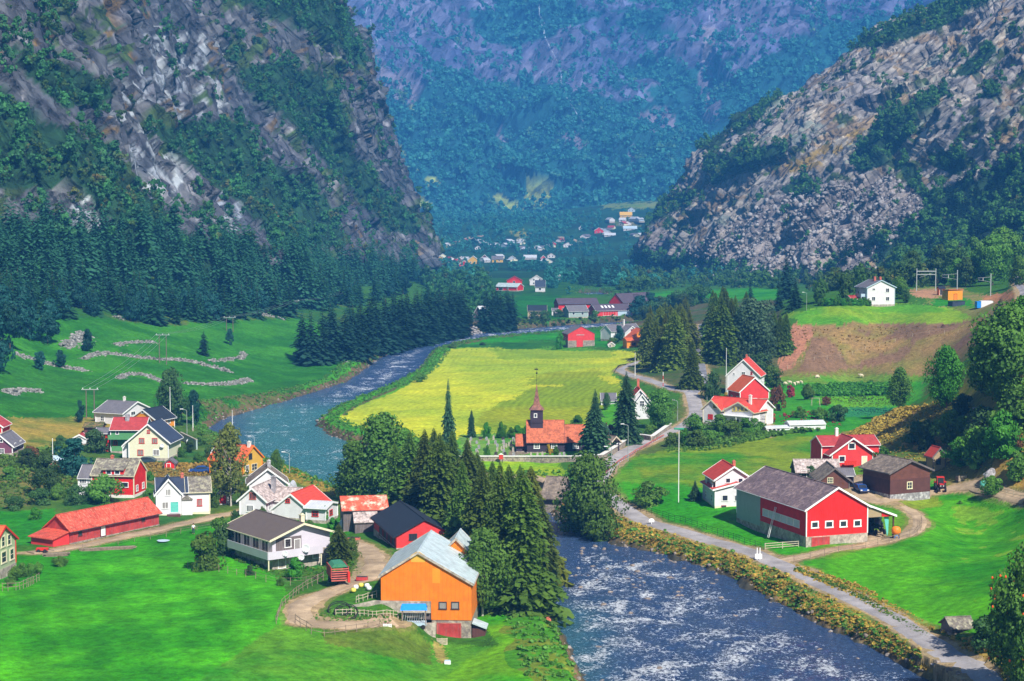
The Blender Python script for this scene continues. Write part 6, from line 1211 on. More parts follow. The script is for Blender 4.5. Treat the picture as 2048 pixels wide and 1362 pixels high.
# ---- by the church road
h = House('outbuilding', 'outbuilding with plain grey roof behind the pointed fir', (1203, 812), (1232, 812), 6, cat='shed'); h.block(0, h.w, 0, 6, h.fz(1210, 801), h.fz(1210, 787, 3), 'x', 'white_boards', 'grey_roof', .2, .4, 'white_paint', 'concrete', .2); h.door('f', 1, 2, 0, 2)
h = House('road_house', 'white house with red roof tucked under the curving road', (1262, 838), (1298, 838), 8)
w = h.w; h.block(0, w, 0, 9, h.fz(1262, 800), h.fz(1280, 780), 'y', 'white_boards', 'red_tiles', .4, .5, 'white_paint', 'concrete', .3); h.block(w*.2, w*.95, -2.2, .5, h.fz(1285, 808, -2), h.fz(1283, 790, -2), 'y', 'white_boards', 'slate_blue', .3, .4, 'white_paint', 'concrete', .3); h.pwin('f', 1280, 802, 1288, 812, -2.2); h.chimney(w*.5, 7, 6, 9.2, .6, 'brick'); h.sides(3)
h = House('orange_shed', 'small orange shed between the two pointed firs', (1208, 882), (1219, 882), 3, cat='shed'); h.block(0, h.w, 0, 3, h.fz(1210, 862), h.fz(1214, 852), 'y', 'orange_boards', 'orange_tiles', .2, .3, 'white_paint'); h.door('f', .3, .9, 0, 1.7)
# ---- houses right of the road fork
h = House('white_gable_red_roof', 'tall white house with red roof beside the tallest flagpole', (1455, 790), (1518, 792), 8)
w = h.w; ze = h.fz(1458, 749); zr = h.fz(1485, 720); h.block(0, w, 0, 8, ze, zr, 'y', 'white_boards', 'red_tiles', .4, .5, 'white_paint', 'concrete', .4); h.pwin('f', 1484, 744, 1490, 752, 0); h.pwin('f', 1467, 746, 1469, 750, 0, bars=(0, 0)); h.pwin('f', 1502, 744, 1504, 749, 0, frame='red_paint', bars=(0, 0)); h.win('f', w*.15, w*.28, 1, 2.2); h.chimney(w*.5, 5, zr-.5, zr+.9, .5); h.sides(2, 1, 2.2, 2)
h = House('coral_shed', 'coral red shed on a stone base with orange-red roof', (1480, 816), (1537, 814), 7, cat='shed')
w = h.w; ze = h.fz(1482, 783); zr = h.fz(1506, 756); h.block(0, w, 0, 7.5, ze, zr, 'y', 'coral_boards', 'orange_tiles', .3, .4, 'white_paint', 'stone', h.fz(1520, 797)); h.win('f', *[h.on('f', 1504, 800)[0], h.on('f', 1513, 800)[0]], h.fz(1508, 804), h.fz(1508, 797), -.06, bars=(1, 0)); h.sides(2, 2, 2.8)
h = House('porch_house', 'white house with red roof, twin gables and covered porch', (1406, 847), (1510, 856), 8)
w = h.w; zr = h.fz(1455, 796, 4.5); ze = h.fz(1450, 815, 1)
h.block(w*.02, w*1.0, 2, 8.5, ze, zr, 'x', 'white_boards', 'red_tiles', .4, .5, 'white_paint', 'concrete', .3); h.block(0, w*.34, 0, 5, h.fz(1410, 817), h.fz(1430, 801), 'y', 'white_boards', 'red_tiles', .4, .45, 'cream_paint', 'concrete', .3)
zp = h.fz(1480, 831, -1); h.block(w*.46, w, -1, 5, h.fz(1460, 821, -1), h.fz(1478, 805, -1), 'y', 'white_boards', 'red_tiles', .4, .45, 'cream_paint', 'concrete', .3)
h.part('porch_roof', MB().box(w*.45, w*1.0, -2.4, -1, zp-.15, zp), 'white_paint'); [h.part('porch_post', MB().box(w*a-.08, w*a+.08, -2.35, -2.2, -.6, zp-.1), 'white_paint') for a in (.46, .73, .99)]; h.part('porch_floor', MB().box(w*.45, w, -2.5, -1, -1, .1), 'concrete')
for a in ((1466, 814, 1471, 822), (1474, 814, 1479, 822), (1482, 814, 1487, 822), (1490, 814, 1495, 822)): h.pwin('f', *a, c=-1, frame='yellow_paint', bars=(0, 0), fw=.12, pane='curtain_glass')
for a in ((1460, 838, 1467, 848), (1470, 838, 1478, 848)): h.pwin('f', *a, c=-1, bars=(0, 0))
h.pwin('f', 1427, 808, 1434, 816, 0, frame='yellow_paint'); h.pwin('f', 1417, 829, 1425, 838, 0, frame='red_paint', pane='red_paint', bars=(2, 1)); h.chimney(w*.82, 2.2, 3, h.fz(1492, 791, 2), .6, 'chimney_white'); h.door('f', w*.37, w*.43, 0, 2, 2, mat='dark_wood')
# low white greenhouses
h = House('low_greenhouse', 'long low white greenhouse below the vegetable plots', (1580, 861), (1650, 859), 3.4, cat='greenhouse'); w = h.w
h.block(0, w, 0, 3.2, 1.3, 1.9, 'x', 'white_boards', 'light_roof', .15, .2, 'white_paint', 'concrete', .2); h.pwin('f', 1588, 853, 1595, 858, 0, bars=(0, 0)); h.pwin('f', 1600, 853, 1607, 858, 0, bars=(0, 0))
h = House('cold_frame', 'low white frame wall left of the greenhouse', (1533, 865), (1579, 863), 2.4, cat='greenhouse'); w = h.w; h.block(0, w, 0, 2.4, .9, 1.2, 'x', 'white_boards', 'light_roof', .1, .1, 'white_paint'); [h.win('f', .5+1.1*q, 1.2+1.1*q, .3, .75, bars=(0, 0), fw=.06) for q in range(4)]
# ---- farm on the right
h = House('cross_gable_house', 'coral red house with cross gable and white trim', (1664, 940), (1745, 938), 6)
w = h.w; xa, xb = h.on('f', 1640, 900, 4)[0], h.on('f', 1755, 900, 4)[0]; ze = h.fz(1645, 891, 3); zr = h.fz(1700, 872, 6)
h.block(xa, xb, 3, 9.5, ze, zr, 'x', 'coral_boards', 'dusky_red_tiles', .1, .4, 'white_paint', 'concrete', .3); h.block(0, w, 0, 6, h.fz(1664, 907), h.fz(1705, 877), 'y', 'coral_boards', 'dusky_red_tiles', .5, .7, 'white_paint', 'orange_tiles', .35)
h.pwin('f', 1698, 887, 1709, 897, 0, bars=(0, 0), fw=.18); h.pwin('f', 1679, 913, 1689, 923, 0, bars=(0, 0), fw=.18); h.pdoor('f', 1724, 913, 1733, 933, 0, mat='cream_paint'); h.chimney(w*.36, 6.2, zr-.4, zr+1.5, .6, 'chimney_white'); zb = h.fz(1695, 930, -1)
h.part('balcony', MB().box(w*.25, w*.55, -1.2, 0, zb, zb+.1).box(w*.25, w*.55, -1.25, -1.15, zb, zb+.9), 'red_paint')
h = House('slate_shed', 'long shed with pale shingled roof behind the big red barn', (1592, 962), (1680, 962), 6, cat='shed'); h.block(0, h.w, 0, 6, h.fz(1600, 944), h.fz(1600, 920, 3), 'x', 'brown_boards', 'slate_roof', .2, .4, None, 'stone', .3); h.door('f', 1, 2, 0, 2)
h = House('brown_cottage', 'brown log cottage with one white window beside the blue car', (1640, 985), (1698, 985), 8, cat='cottage'); w = h.w
h.block(0, w, 0, 8, h.fz(1642, 960), h.fz(1670, 937), 'y', 'brown_log', 'plank_roof', .4, .6, 'grey_boards', 'stone', .3); h.pwin('f', 1656, 956, 1665, 965, 0, frame='cream_paint', bars=(2, 1)); h.block(w*.55, w*1.25, 3, 6.5, 2.8, 3.7, 'x', 'brown_log', 'grey_roof', .3, .4, 'white_paint')
h = House('two_gable_house', 'white house with two red roofs, one above the other', (1430, 1017), (1520, 1015), 9); w = h.w
zl = h.fz(1432, 979); h.block(0, w, 0, 9, zl, h.fz(1472, 967), 'y', 'white_boards', 'red_tiles', .35, .5, 'white_paint', 'cream_paint', .4); xa, xb = h.on('f', 1432, 960, 1.2)[0], h.on('f', 1502, 960, 1.2)[0]
h.block(xa, xb, 1.2, 9, h.fz(1434, 958, 1.2), h.fz(1466, 934, 1.2), 'y', 'white_boards', 'red_tiles', .45, .5, 'white_paint', None, z0=zl-.5); h.chimney((xa+xb)/2+.5, 3.0, 6, h.fz(1470, 923, 3), .5, 'brick')
for a in ((1452, 957, 1460, 965), (1477, 957, 1485, 965)): h.pwin('f', *a, c=1.2, bars=(0, 0), frame='white_paint')
for a in ((1445, 991, 1455, 1001), (1470, 991, 1480, 1001)): h.pwin('f', *a, c=0, bars=(0, 0))
for a in ((1443, 1011, 1452, 1015), (1476, 1011, 1487, 1015)): h.pwin('f', *a, c=-.06, bars=(0, 0), frame='faded_red', pane='dark_wood', fw=.04)
h.sides(2, 1, 2.1, 2)
h = House('big_red_barn', 'largest red barn, on a concrete base with a tractor bay', (1612, 1096), (1734, 1087), 24, cat='barn'); w = h.w
ze = h.fz(1612, 1019); zr = h.fz(1672, 976); zb = h.fz(1612, 1074)
h.block(0, w, 0, 24, ze, zr, 'y', 'red_boards', 'worn_sheet_roof', .35, .45, 'white_paint', 'concrete', zb)
for a in ((1624, 1045, 1635, 1054), (1652, 1044, 1664, 1053), (1681, 1043, 1692, 1052), (1709, 1042, 1720, 1051)): h.pwin('f', *a, c=-.0, bars=(0, 0), fw=.2)
h.pdoor('f', 1624, 1076, 1658, 1092, -.06, mat='faded_red_boards', frame='faded_red', label='faded low double door')
h.part('pale_wall_section', MB().box(-.06, 0, 15.5, 23.95, .9, ze-.1), 'teal_grey_boards', 'pale unpainted rear section of the side wall')
for q in range(6): h.win('l', 2.2+q*2.1, 4.0+q*2.1, zb+1.1, zb+2.2, frame='white_paint', pane='light_roof', bars=(0, 0), fw=.08)
lw = 5.2; zl = h.fz(1788, 1031, 0); zs = ze-.25
mb = MB(); mb.prism([(w-.3,-.3,zs+.35),(w+lw,-.3,zl-.1),(w+lw,-.3,zl+.08),(w-.3,-.3,zs+.55)], (0, 17, 0)); h.part('lean_to_roof', mb, 'slate_blue')
mb = MB(); mb.prism([(w-.3,-.36,zs+.28),(w+lw+.1,-.36,zl-.2),(w+lw+.1,-.36,zl+.14),(w-.3,-.36,zs+.6)], (0, .06, 0)); h.part('lean_to_trim', mb, 'white_paint')
h.part('lean_to_back_wall', MB().box(w+.1, w+lw-.2, 6, 6.1, .2, zl), 'dark_wood'); h.part('lean_to_post', MB().box(w+lw-.35, w+lw-.15, .1, .3, .0, zl), 'brown_boards'); h.part('lean_to_panel', MB().prism([(w+.15,0,zl-.05),(w+2.6,0,zl-.05),(w+2.6,0,zl+.75),(w+.15,0,zl+1.6)], (0, .06, 0)), 'tan_boards'); h.part('lean_to_gable', MB().prism([(w+2.65,0,zl-.05),(w+lw-.2,0,zl-.1),(w+2.65,0,zl+.7)], (0, .06, 0)), 'red_boards')
h.part('tarpaulin', MB().prism([(w+3.4,.5,zl-.1),(w+4.3,.5,zl-.1),(w+4.2,.5,1.2),(w+4.0,.5,.9)], (0, .05, 0)), 'teal_paint')
h.part('side_shed_wall', MB().box(w+.1, w+lw-.3, 6.1, 16, .2, zl+.1), 'red_boards')
BIG = h
h = House('storehouse', 'two-storey brown log storehouse with plank roof', (1780, 997), (1859, 990), 8, cat='storehouse'); w = h.w
ze = h.fz(1782, 945); zr = h.fz(1816, 922); h.block(0, w, 0, 8, ze, zr, 'y', 'brown_log', 'plank_roof', .5, .6, 'grey_boards', 'grey_stone', .7, corners=False); h.part('lower_wall', MB().box(-.06, w+.06, -.07, 8.02, .7, h.fz(1800, 959)), 'brown_boards'); h.pwin('f', 1815, 965, 1823, 976, -.07, frame='cream_paint', bars=(1, 1), fw=.16); h.block(w*.6, w*1.15, 5, 9.5, ze-.3, ze+.7, 'x', 'brown_log', 'plank_roof', .3, .3, None)
h = House('tower_shed', 'narrow pale shed with little red roof under the hillside', (1866, 943), (1890, 942), 2.4, cat='shed'); w = h.w; h.block(0, w, 0, 2.6, h.fz(1868, 912), h.fz(1877, 897), 'y', 'tan_boards', 'red_tiles', .4, .4, 'grey_boards', 'concrete', .3); h.pwin('f', 1873, 919, 1880, 928, 0, frame='dark_wood', bars=(0, 0))
h = House('grey_hut', 'low grey hut with mossy roof at the edge of the lower right field', (1903, 1272), (1948, 1270), 3.4, cat='hut'); w = h.w; h.block(0, w, 0, 3.2, 1.0, 1.9, 'x', 'grey_boards', 'moss_roof', .25, .35, None, 'stone', .3); h.door('f', .5, 1.1, 0, .9, mat='dark_wood', frame='grey_boards')
# ---- hilltop and station
h = House('hilltop_house', 'white two-storey house on top of the brown slope', (1734, 611), (1789, 610), 8); w = h.w
ze = h.fz(1736, 575); zr = h.fz(1760, 561); h.block(0, w, 0, 8, ze, zr, 'y', 'white_boards', 'grey_roof', .4, .5, 'pale_blue_boards', 'concrete', .3)
for a in ((1744, 594, 1750, 601), (1772, 594, 1778, 601), (1772, 577, 1778, 584), (1745, 577, 1750, 580)): h.pwin('f', *a, bars=(1, 0))
h.chimney(w*.42, 3, zr-.4, zr+1, .7, 'brick'); h.chimney(w*.62, 3, zr-.5, zr+.9, .7, 'brick'); xa = h.on('f', 1722, 605, 1)[0]
h.part('balcony', MB().box(xa, 0, 1, 5, 2.9, 3.05).box(xa-.06, xa, 1, 5, 3.0, 4.0).box(xa, 0, .94, 1, 3.0, 4.0), 'pale_blue_boards'); h.part('balcony_post', MB().box(xa, xa+.15, 1, 1.15, -.3, 2.9), 'white_paint'); xb = h.on('f', 1702, 605, 3)[0]; h.block(xb, xa+.1, 3, 7, 2.2, 3.2, 'x', 'pale_blue_boards', 'dusky_red_tiles', .2, .3, 'white_paint', 'concrete', .2); h.sides(2, 1, 2.1, 2)
h = House('station_shelter', 'orange wooden station shelter with sloping roof', (1896, 601), (1925, 600), 3, cat='shelter'); w = h.w; h.part('wall', MB().box(0, w, 0, 3, -.4, 3.4), 'amber_boards'); mb = MB(); mb.prism([(-.2,-.4,3.75),(-.2,3.4,3.4),(-.2,3.4,3.55),(-.2,-.4,3.9)], (w+.4, 0, 0)); h.part('roof', mb, 'orange_tiles'); h.door('f', w*.4, w*.6, 0, 2.2, mat='orange_paint', frame='brown_boards')
h = House('platform_hut', 'small dark platform hut behind the orange shelter', (1878, 590), (1890, 590), 3, cat='hut'); h.block(0, h.w, 0, 3, 2.4, 3.0, 'x', 'orange_boards', 'black_roof', .2, .3, None); h.door('f', .3, 1.1, 0, 2)
for a in [('white_chalet', 'small white house with red-brown gable window beyond the green field', (1526, 567), (1548, 567), 560, 550, 'white_boards', 'light_roof'), ('railway_cottage', 'pale cottage with grey roof beside the wood on the rise', (1642, 562), (1664, 562), 557, 549, 'pale_blue_boards', 'grey_roof')]:
    h = House(a[0], a[1], a[2], a[3], 8); h.block(0, h.w, 0, 8, h.fz(a[2][0], a[4]), h.fz((a[2][0]+a[3][0])/2, a[5]), 'y', a[6], a[7], .4, .5, 'white_paint', 'concrete', .3); h.win('f', h.w*.4, h.w*.6, 1.5, 3, frame='red_paint')
# ---- distant houses
FARH = [('yellow house with white trim, leftmost of the distant row',869,890,524,517,512,'yellow_boards','grey_roof'),('house with a bright red roof in the distant row',919,937,533,528,522,'red_boards','red_tiles'),('yellow gabled house in the distant row, next to the red roof',936,957,528,520,512,'yellow_boards','light_roof'),
 ('plum coloured house with white gable in the distant row',962,976,521,516,510,'purple_boards','light_roof'),('broad yellow house with grey roof in the distant row',984,1006,525,518,512,'yellow_boards','grey_roof'),('blue-grey house in the distant row, right of the broad yellow one',1018,1031,520,516,512,'pale_blue_boards','grey_roof'),
 ('long white house in the distant row',1048,1073,519,515,510,'white_boards','light_roof'),('red and white house in the distant row',1082,1092,521,516,511,'coral_boards','light_roof'),('white gabled house, rightmost of the distant row',1095,1110,516,512,507,'white_boards','dusky_red_tiles'),
 ('bright red house by the distant slip road',1098,1112,492,487,482,'red_boards','light_roof'),('white house right of the bright red house by the slip road',1127,1146,495,490,485,'white_boards','grey_roof'),('pale house under the dry clearing',1033,1051,483,480,477,'white_boards','light_roof'),
 ('dark red house on the distant rise',1189,1207,467,461,455,'red_boards','dusky_red_tiles'),('long white roofed house on the distant rise',1209,1231,474,470,466,'white_boards','light_roof'),('white building above the long white roof',1247,1274,462,457,452,'white_boards','pale_blue_boards'),
 ('large yellow house high in the distant hamlet',1240,1264,436,430,424,'yellow_boards','yellow_boards'),('pale blue house above the yellow one in the hamlet',1256,1270,424,420,415,'pale_blue_boards','grey_roof'),('small white house left of the dark red one on the rise',1158,1166,460,456,452,'white_boards','light_roof'),
 ('cream house at the left end of the distant village',868,880,494,490,486,'cream_boards','light_roof'),('small pale house below the slip road bend',950,962,500,496,492,'white_boards','grey_roof')]
for lb, a, b, by, ey, ry, wl, rf in FARH:
    h = House('distant_house', lb, (a, by), (b, by), 9, 'houses of the distant village'); ax = 'y' if b-a < 22 else 'x'
    h.block(0, h.w, 0, 9, h.fz(a, ey), h.fz((a+b)/2, ry, 0 if ax == 'y' else 4.5), ax, wl, rf, .4, .6, 'white_paint', 'concrete', .3, corners=False)
    for q in (.2, .6): h.win('f', h.w*q, h.w*q+1.2, 1.2, 2.6, bars=(0, 0), frame='white_paint', fw=.2)

r7 = random.Random(3)
for k in range(44):
    z7 = k % 3
    if z7 == 0: a, by = r7.uniform(866, 1110), r7.uniform(515, 527)
    elif z7 == 1: a, by = r7.uniform(880, 1150), r7.uniform(484, 502)
    else: a, by = r7.uniform(1155, 1285), r7.uniform(438, 478)
    wp = r7.uniform(8, 15); hh_ = r7.uniform(5.5, 9)
    h = House('distant_house', 'small pale house scattered among the trees of the distant village', (a, by), (a+wp, by+r7.uniform(-.5, .5)), 8, 'small pale houses of the distant village')
    h.block(0, h.w, 0, 8, h.fz(a, by-hh_*.55), h.fz(a+wp/2, by-hh_), 'y' if k % 2 else 'x', r7.choice(['white_boards', 'white_boards', 'cream_boards', 'pale_blue_boards']), r7.choice(['light_roof', 'grey_roof', 'light_roof', 'dusky_red_tiles']), .4, .6, None, 'concrete', .3, corners=False)
    h.win('f', h.w*.3, h.w*.3+1.3, 1.2, 2.6, bars=(0, 0), fw=.2)
# ---------------------------------------------------------------- small things
def mpp(x, y, z): return (y*CT+(CZ-z)*ST)/FL      # metres per photograph pixel at a point
def spot(px, py):
    x, y, z = hit(px, py); return x, y, z, mpp(x, y, z)
def street_lamp(px, py, top, label, head=-1, mat='pole_metal', green=False, group='street lamps'):
    x, y, z, m_ = spot(px, py); H = (py-top)*m_
    r = empty('street_lamp', (x, y, z)); tag(r, label, 'street lamp', group)
    MB().tube((0,0,-.2), (0,0,H), .09, .055, 8).build('pole', MAT['white_paint' if green else mat], r)
    if green:
        a = MB().box(-.9, .9, -.35, .35, H, H+.28); a.build('lamp_head', MAT['green_paint'], r, bevel=.04)
    else:
        a = MB(); a.tube((0,0,H-.05), (head*1.0,0,H+.25), .04, .04, 6); arm = a.build('arm', MAT[mat], r)
        a = MB(); a.box(min(head*.8, head*1.6), max(head*.8, head*1.6), -.16, .16, H+.18, H+.34); a.build('lamp_head', MAT['white_paint'], r, bevel=.05)
def flagpole(px, py, top, label):
    x, y, z, m_ = spot(px, py); H = (py-top)*m_
    r = empty('flagpole', (x, y, z)); tag(r, label, 'flagpole', 'white flagpoles')
    MB().tube((0,0,-.2), (0,0,H), .12, .05, 10).build('pole', MAT['white_paint'], r); MB().lathe((0,0,H), [(.02,-.02),(.09,.03),(.1,.1),(.02,.18)], 8).build('finial', MAT['white_paint'], r); MB().box(-.16,.16,-.16,.16,-.3,.9).build('foot', MAT['concrete'], r)
def power_pole(px, px2, py, top, label):
    x, y, z, m_ = spot((px+px2)/2, py); H = (py-top)*m_; w = max(1.6, (px2-px)*m_)
    r = empty('power_pole', (x, y, z)); tag(r, label, 'power pole', 'twin-legged power poles')
    for s in (-.5, .5): MB().tube((s*w,0,-.3), (s*w,0,H), .16, .11, 8).build('leg', MAT['pole_wood'], r)
    MB().box(-w*.5-1.1, w*.5+1.1, -.1, .1, H-.05, H+.14).build('crossarm', MAT['pole_metal'], r)
    for s in (-.5-.8/w, 0, .5+.8/w): MB().lathe((s*w,0,H+.12), [(.05,0),(.13,.08),(.08,.16),(.13,.24),(.04,.34)], 8).build('insulator', MAT['white_paint'], r)
    return [(x+s*w, y, z+H+.45) for s in (-.5-.8/w, 0, .5+.8/w)]
for a in [(1256,921,850,'street lamp standing in the lower churchyard road verge',-1),(1223,938,895,'short street lamp beside the churchyard wall corner',-1),(1355,842,802,'street lamp right of the round tree by the white house',-1),(1388,777,716,'street lamp on the traffic island under the lone spruce',-1),
          (1414,800,752,'street lamp left of the tallest flagpole',-1),(579,948,906,'street lamp on the river bank behind the brown roofed house',-1),(509,905,874,'street lamp beside the chimney of the yellow house',-1),(374,868,820,'street lamp beside the long wall near the village flagpoles',-1),
          (1613,620,586,'street lamp left of the hedge on the hilltop',-1),(1418,622,597,'street lamp high in the spruce grove',1),(1806,592,566,'street lamp right of the hilltop house',-1)]: street_lamp(*a[:3], a[3], a[4])
street_lamp(1357, 1006, 858, 'tall white lamp mast with a green top in the right meadow', green=True)
for a in [(107,987,878,'white flagpole at the left, beside the dark rounded tree'),(341,856,775,'white flagpole behind the amber house'),(386,862,812,'thin white pole right of the village flagpole by the river'),(465,870,822,'white flagpole rising behind the birch crown'),(1452,792,697,'tallest white flagpole, beside the white gabled house'),(1270,758,706,'white pole at the inside of the curving upper road')]: flagpole(*a)
PP = [power_pole(173,189,838,779,'twin power pole on the lower meadow behind the village'), power_pole(319,333,728,670,'twin power pole at the stone wall in the meadow'), power_pole(453,466,662,635,'twin power pole at the upper edge of the meadow'), power_pole(581,594,634,602,'twin power pole on the rise above the river spruces'), power_pole(683,692,606,584,'farthest twin power pole, at the forest edge')]
for q, (u_, v_) in enumerate(zip(PP[:-1], PP[1:])):
    mb = MB()
    for a, b in zip(u_, v_):
        prev = Vector(a)
        for k in range(1, 9):
            t = k/8; p = Vector(a).lerp(Vector(b), t); p.z -= 5.0*t*(1-t); mb.tube(prev, p, .03, .03, 4, False); prev = p
    tag(mb.build('power_line', MAT['pole_metal']), ['three wires from the lower meadow pole to the stone wall pole','three wires crossing the upper meadow','three wires from the upper meadow to the rise above the river','three wires running into the far forest edge'][q], 'power line', 'power lines over the meadow')
def fence(name, pix, label, sp=2.5, h=1.1, mat='fence_wood', rails=2, r=.05, rr=.03, lean=.06, group=None, cat='fence'):
    w3 = [Vector(hit(a, b)) for a, b in pix]; ln = smooth_line(w3, .5); pts = [ln[0]]
    for p in ln:
        if (Vector((p.x, p.y))-Vector((pts[-1].x, pts[-1].y))).length >= sp: pts.append(p)
    zz = Hf([p.x for p in pts], [p.y for p in pts]); o = pts[0]; R = empty(name, (o.x, o.y, zz[0])); tag(R, label, cat, group)
    base = [Vector((p.x-o.x, p.y-o.y, z-zz[0])) for p, z in zip(pts, zz)]; tops = []
    for b in base[:98]:
        t = b+Vector((rnd.uniform(-lean, lean), rnd.uniform(-lean, lean), h*rnd.uniform(.9, 1.12))); tops.append(t); MB().tube(b-Vector((0,0,.3)), t, r, r*.8, 6).build('post', MAT[mat], R)
    for k in range(rails):
        mb = MB(); f = (k+1)/(rails+.25)
        for b0, t0, b1, t1 in zip(base, tops, base[1:], tops[1:]): mb.bar(b0.lerp(t0, f), b1.lerp(t1, f), rr, rr*2.2)
        mb.build('rail', MAT[mat], R)
fence('wooden_fence', [(553,1248),(560,1222),(585,1195),(615,1175),(648,1158)], 'leaning wooden fence left of the dirt track', 1.6, 1.1, lean=.2)
fence('wooden_fence', [(590,1246),(615,1262),(638,1274),(700,1268),(760,1258),(790,1252)], 'wooden fence below the dirt track loop, beside the green field', 1.6, 1.2, lean=.15)
fence('wooden_fence', [(375,1135),(430,1142),(500,1155),(560,1168),(640,1160)], 'post and wire fence between bright field and chalet garden', 1.8, 1.0, rails=2, rr=.012)
fence('picket_fence', [(712,1206),(735,1198),(760,1194)], 'short picket fence at the top of the orange barn wall', .45, .9, 'pale_wood', 2)
fence('picket_fence', [(672,1232),(720,1232),(760,1234),(796,1236)], 'pale pole fence between the hoops and the hay rack', .5, .9, 'pale_wood', 2)
fence('lane_fence', [(130,1104),(200,1096),(290,1080),(370,1066),(425,1058)], 'wire fence along the lane by the long red barn', 3.0, 1.0, rails=2, rr=.012)
fence('farm_fence', [(1588,1126),(1640,1114),(1700,1102),(1790,1082),(1838,1064),(1842,1040)], 'grey wooden fence along the gravel lane below the big barn', 2.6, 1.15, 'fence_wood', 2)
fence('iron_fence', [(1270,1020),(1380,1050),(1450,1074),(1528,1100)], 'dark railing fence above the asphalt road', 1.5, 1.1, 'iron', 3, .03, .02, 0)
fence('plank_fence', [(1530,1101),(1565,1098),(1602,1094)], 'pale plank fence between railing and barn corner', 2.2, 1.1, 'pale_wood', 3, .07, .05, 0)
fence('slope_fence', [(1575,738),(1650,718),(1750,695),(1850,668),(1950,652)], 'line of thin pale posts crossing the brown slope', 5, 1.2, 'pale_wood', 1, .06, .012)
fence('hill_fence', [(1948,978),(1990,985),(2060,996)], 'pale fence at the foot of the right hillside', 2.0, 1.1, 'pale_wood', 2)
fence('roadside_guard', [(1212,948),(1240,925),(1290,895),(1330,873)], 'low rusty rail along the outer edge of the church road', 1.6, .7, 'faded_red', 1, .06, .08, 0, cat='guard rail')
fence('roadside_guard', [(1228,748),(1238,735),(1262,730)], 'grey guard rail round the curve of the upper road', 2, .8, 'iron', 1, .05, .1, 0, cat='guard rail')
fence('hedge_fence', [(5,1182),(40,1178),(80,1160)], 'grey picket fence in front of the clipped hedge', .6, 1.1, 'fence_wood', 2)
# stone walls
def rockline(name, pix, label, h, wd, n, mat='wall_stone', cat='stone wall', group=None, seed=1):
    w3 = [Vector(hit(a, b)) for a, b in pix]; ln = smooth_line(w3, 1.0) if len(w3) > 1 else w3*2; r = np.random.default_rng(seed); P = []
    for k in range(n):
        i = r.integers(0, len(ln)-1) if len(ln) > 2 else 0; p = ln[i].lerp(ln[i+1], r.uniform(0, 1)); v = r.normal(0, 1, 2)*wd*.4; P.append((p.x+v[0], p.y+v[1], 0, math.hypot(*v)))
    P = np.array(P); z = Hf(P[:, 0], P[:, 1]); hh = h*np.clip(1-P[:, 3]/wd, .1, 1)*r.uniform(.1, 1, n); P3 = np.stack([P[:, 0], P[:, 1], z+hh], 1)
    o = merged(name, P3, rocks, r.uniform(.2, .65, n)*(1 if h < 1.4 else 1.3), 1.25, MAT[mat], label, seed, kind=None); o['category'] = cat
    if group: o['group'] = group
SW = [([(168,720),(189,710),(218,708),(260,714),(319,720),(370,722),(420,733),(456,743)],'longest tumbled stone wall across the green meadow',620),([(420,723),(460,720),(483,716),(486,706)],'hooked end of stone wall beside the lone cone shaped tree',200),([(239,756),(260,750),(294,753),(328,766)],'stone wall left of the dark slender tree',260),
      ([(370,768),(420,771),(462,768),(496,760)],'stone wall right of the dark slender tree',300),([(34,710),(76,722),(126,735),(168,741)],'stone wall descending from the left copse',260),([(231,690),(269,686),(307,686)],'short stone wall in the upper meadow',150),([(13,786),(42,782),(80,784)],'stone outcrop at the left edge of the lower meadow',240),([(525,631),(545,634),(565,640)],'stones below the forest edge on the rise',120)]
for q, (p_, lb, n_) in enumerate(SW): rockline('stone_wall', p_, lb, 1.25, 1.9, int(n_*2.2), group='old stone walls in the meadow', seed=200+q)
rockline('stone_heap', [(132,694),(150,684),(168,670)], 'broad stone heap beside the bushy meadow tree', 1.6, 4, 320, cat='stone heap', seed=221); rockline('stone_heap', [(236,636),(262,634)], 'small stone heap near the forest edge', 1.2, 2.5, 90, cat='stone heap', seed=222)
rockline('rock_outcrop', [(700,700),(740,712),(690,728)], 'low stones beside the spruce wall', .4, 3, 60, cat='rocks', seed=223); rockline('rock_pile', [(938,662),(955,664)], 'pinkish rock pile on the far bank', 2.2, 5, 160, 'scree_stone', 'rock pile', seed=224)
def boulder(px, py, wpx, label, mat='grey_stone', seed=1):
    x, y, z, m_ = spot(px, py); r = rocks[seed % 6].copy(); r.materials.clear(); o = obj('boulder', r, MAT[mat]); s = wpx*m_/1.5; o.location = (x, y, z+s*.2); o.scale = (s, s*.8, s*.75); o.rotation_euler = (0, 0, seed); tag(o, label, 'boulder')
    md = o.modifiers.new('s', 'SUBSURF'); md.subdivision_type = 'SIMPLE'; md.levels = md.render_levels = 3; tx = bpy.data.textures.new('rough', 'CLOUDS'); tx.noise_scale = .5; dm = o.modifiers.new('d', 'DISPLACE'); dm.texture = tx; dm.strength = .3
for a in [(1983,955,34,'big grey boulder on the right hillside'),(1790+160,905,20,'grey rock between the hillside bushes'),(2010,705+60,26,'pale rock under the huge tree'),(1955,820,24,'flat pale rock above the tawny bank'),(1488,566,26,'large pale boulder at the foot of the scree'),(1430,560,24,'pale boulder left of the far white chalet'),(1455,556,16,'smaller boulder between the two pale ones')]: boulder(*a[:4], seed=a[0])
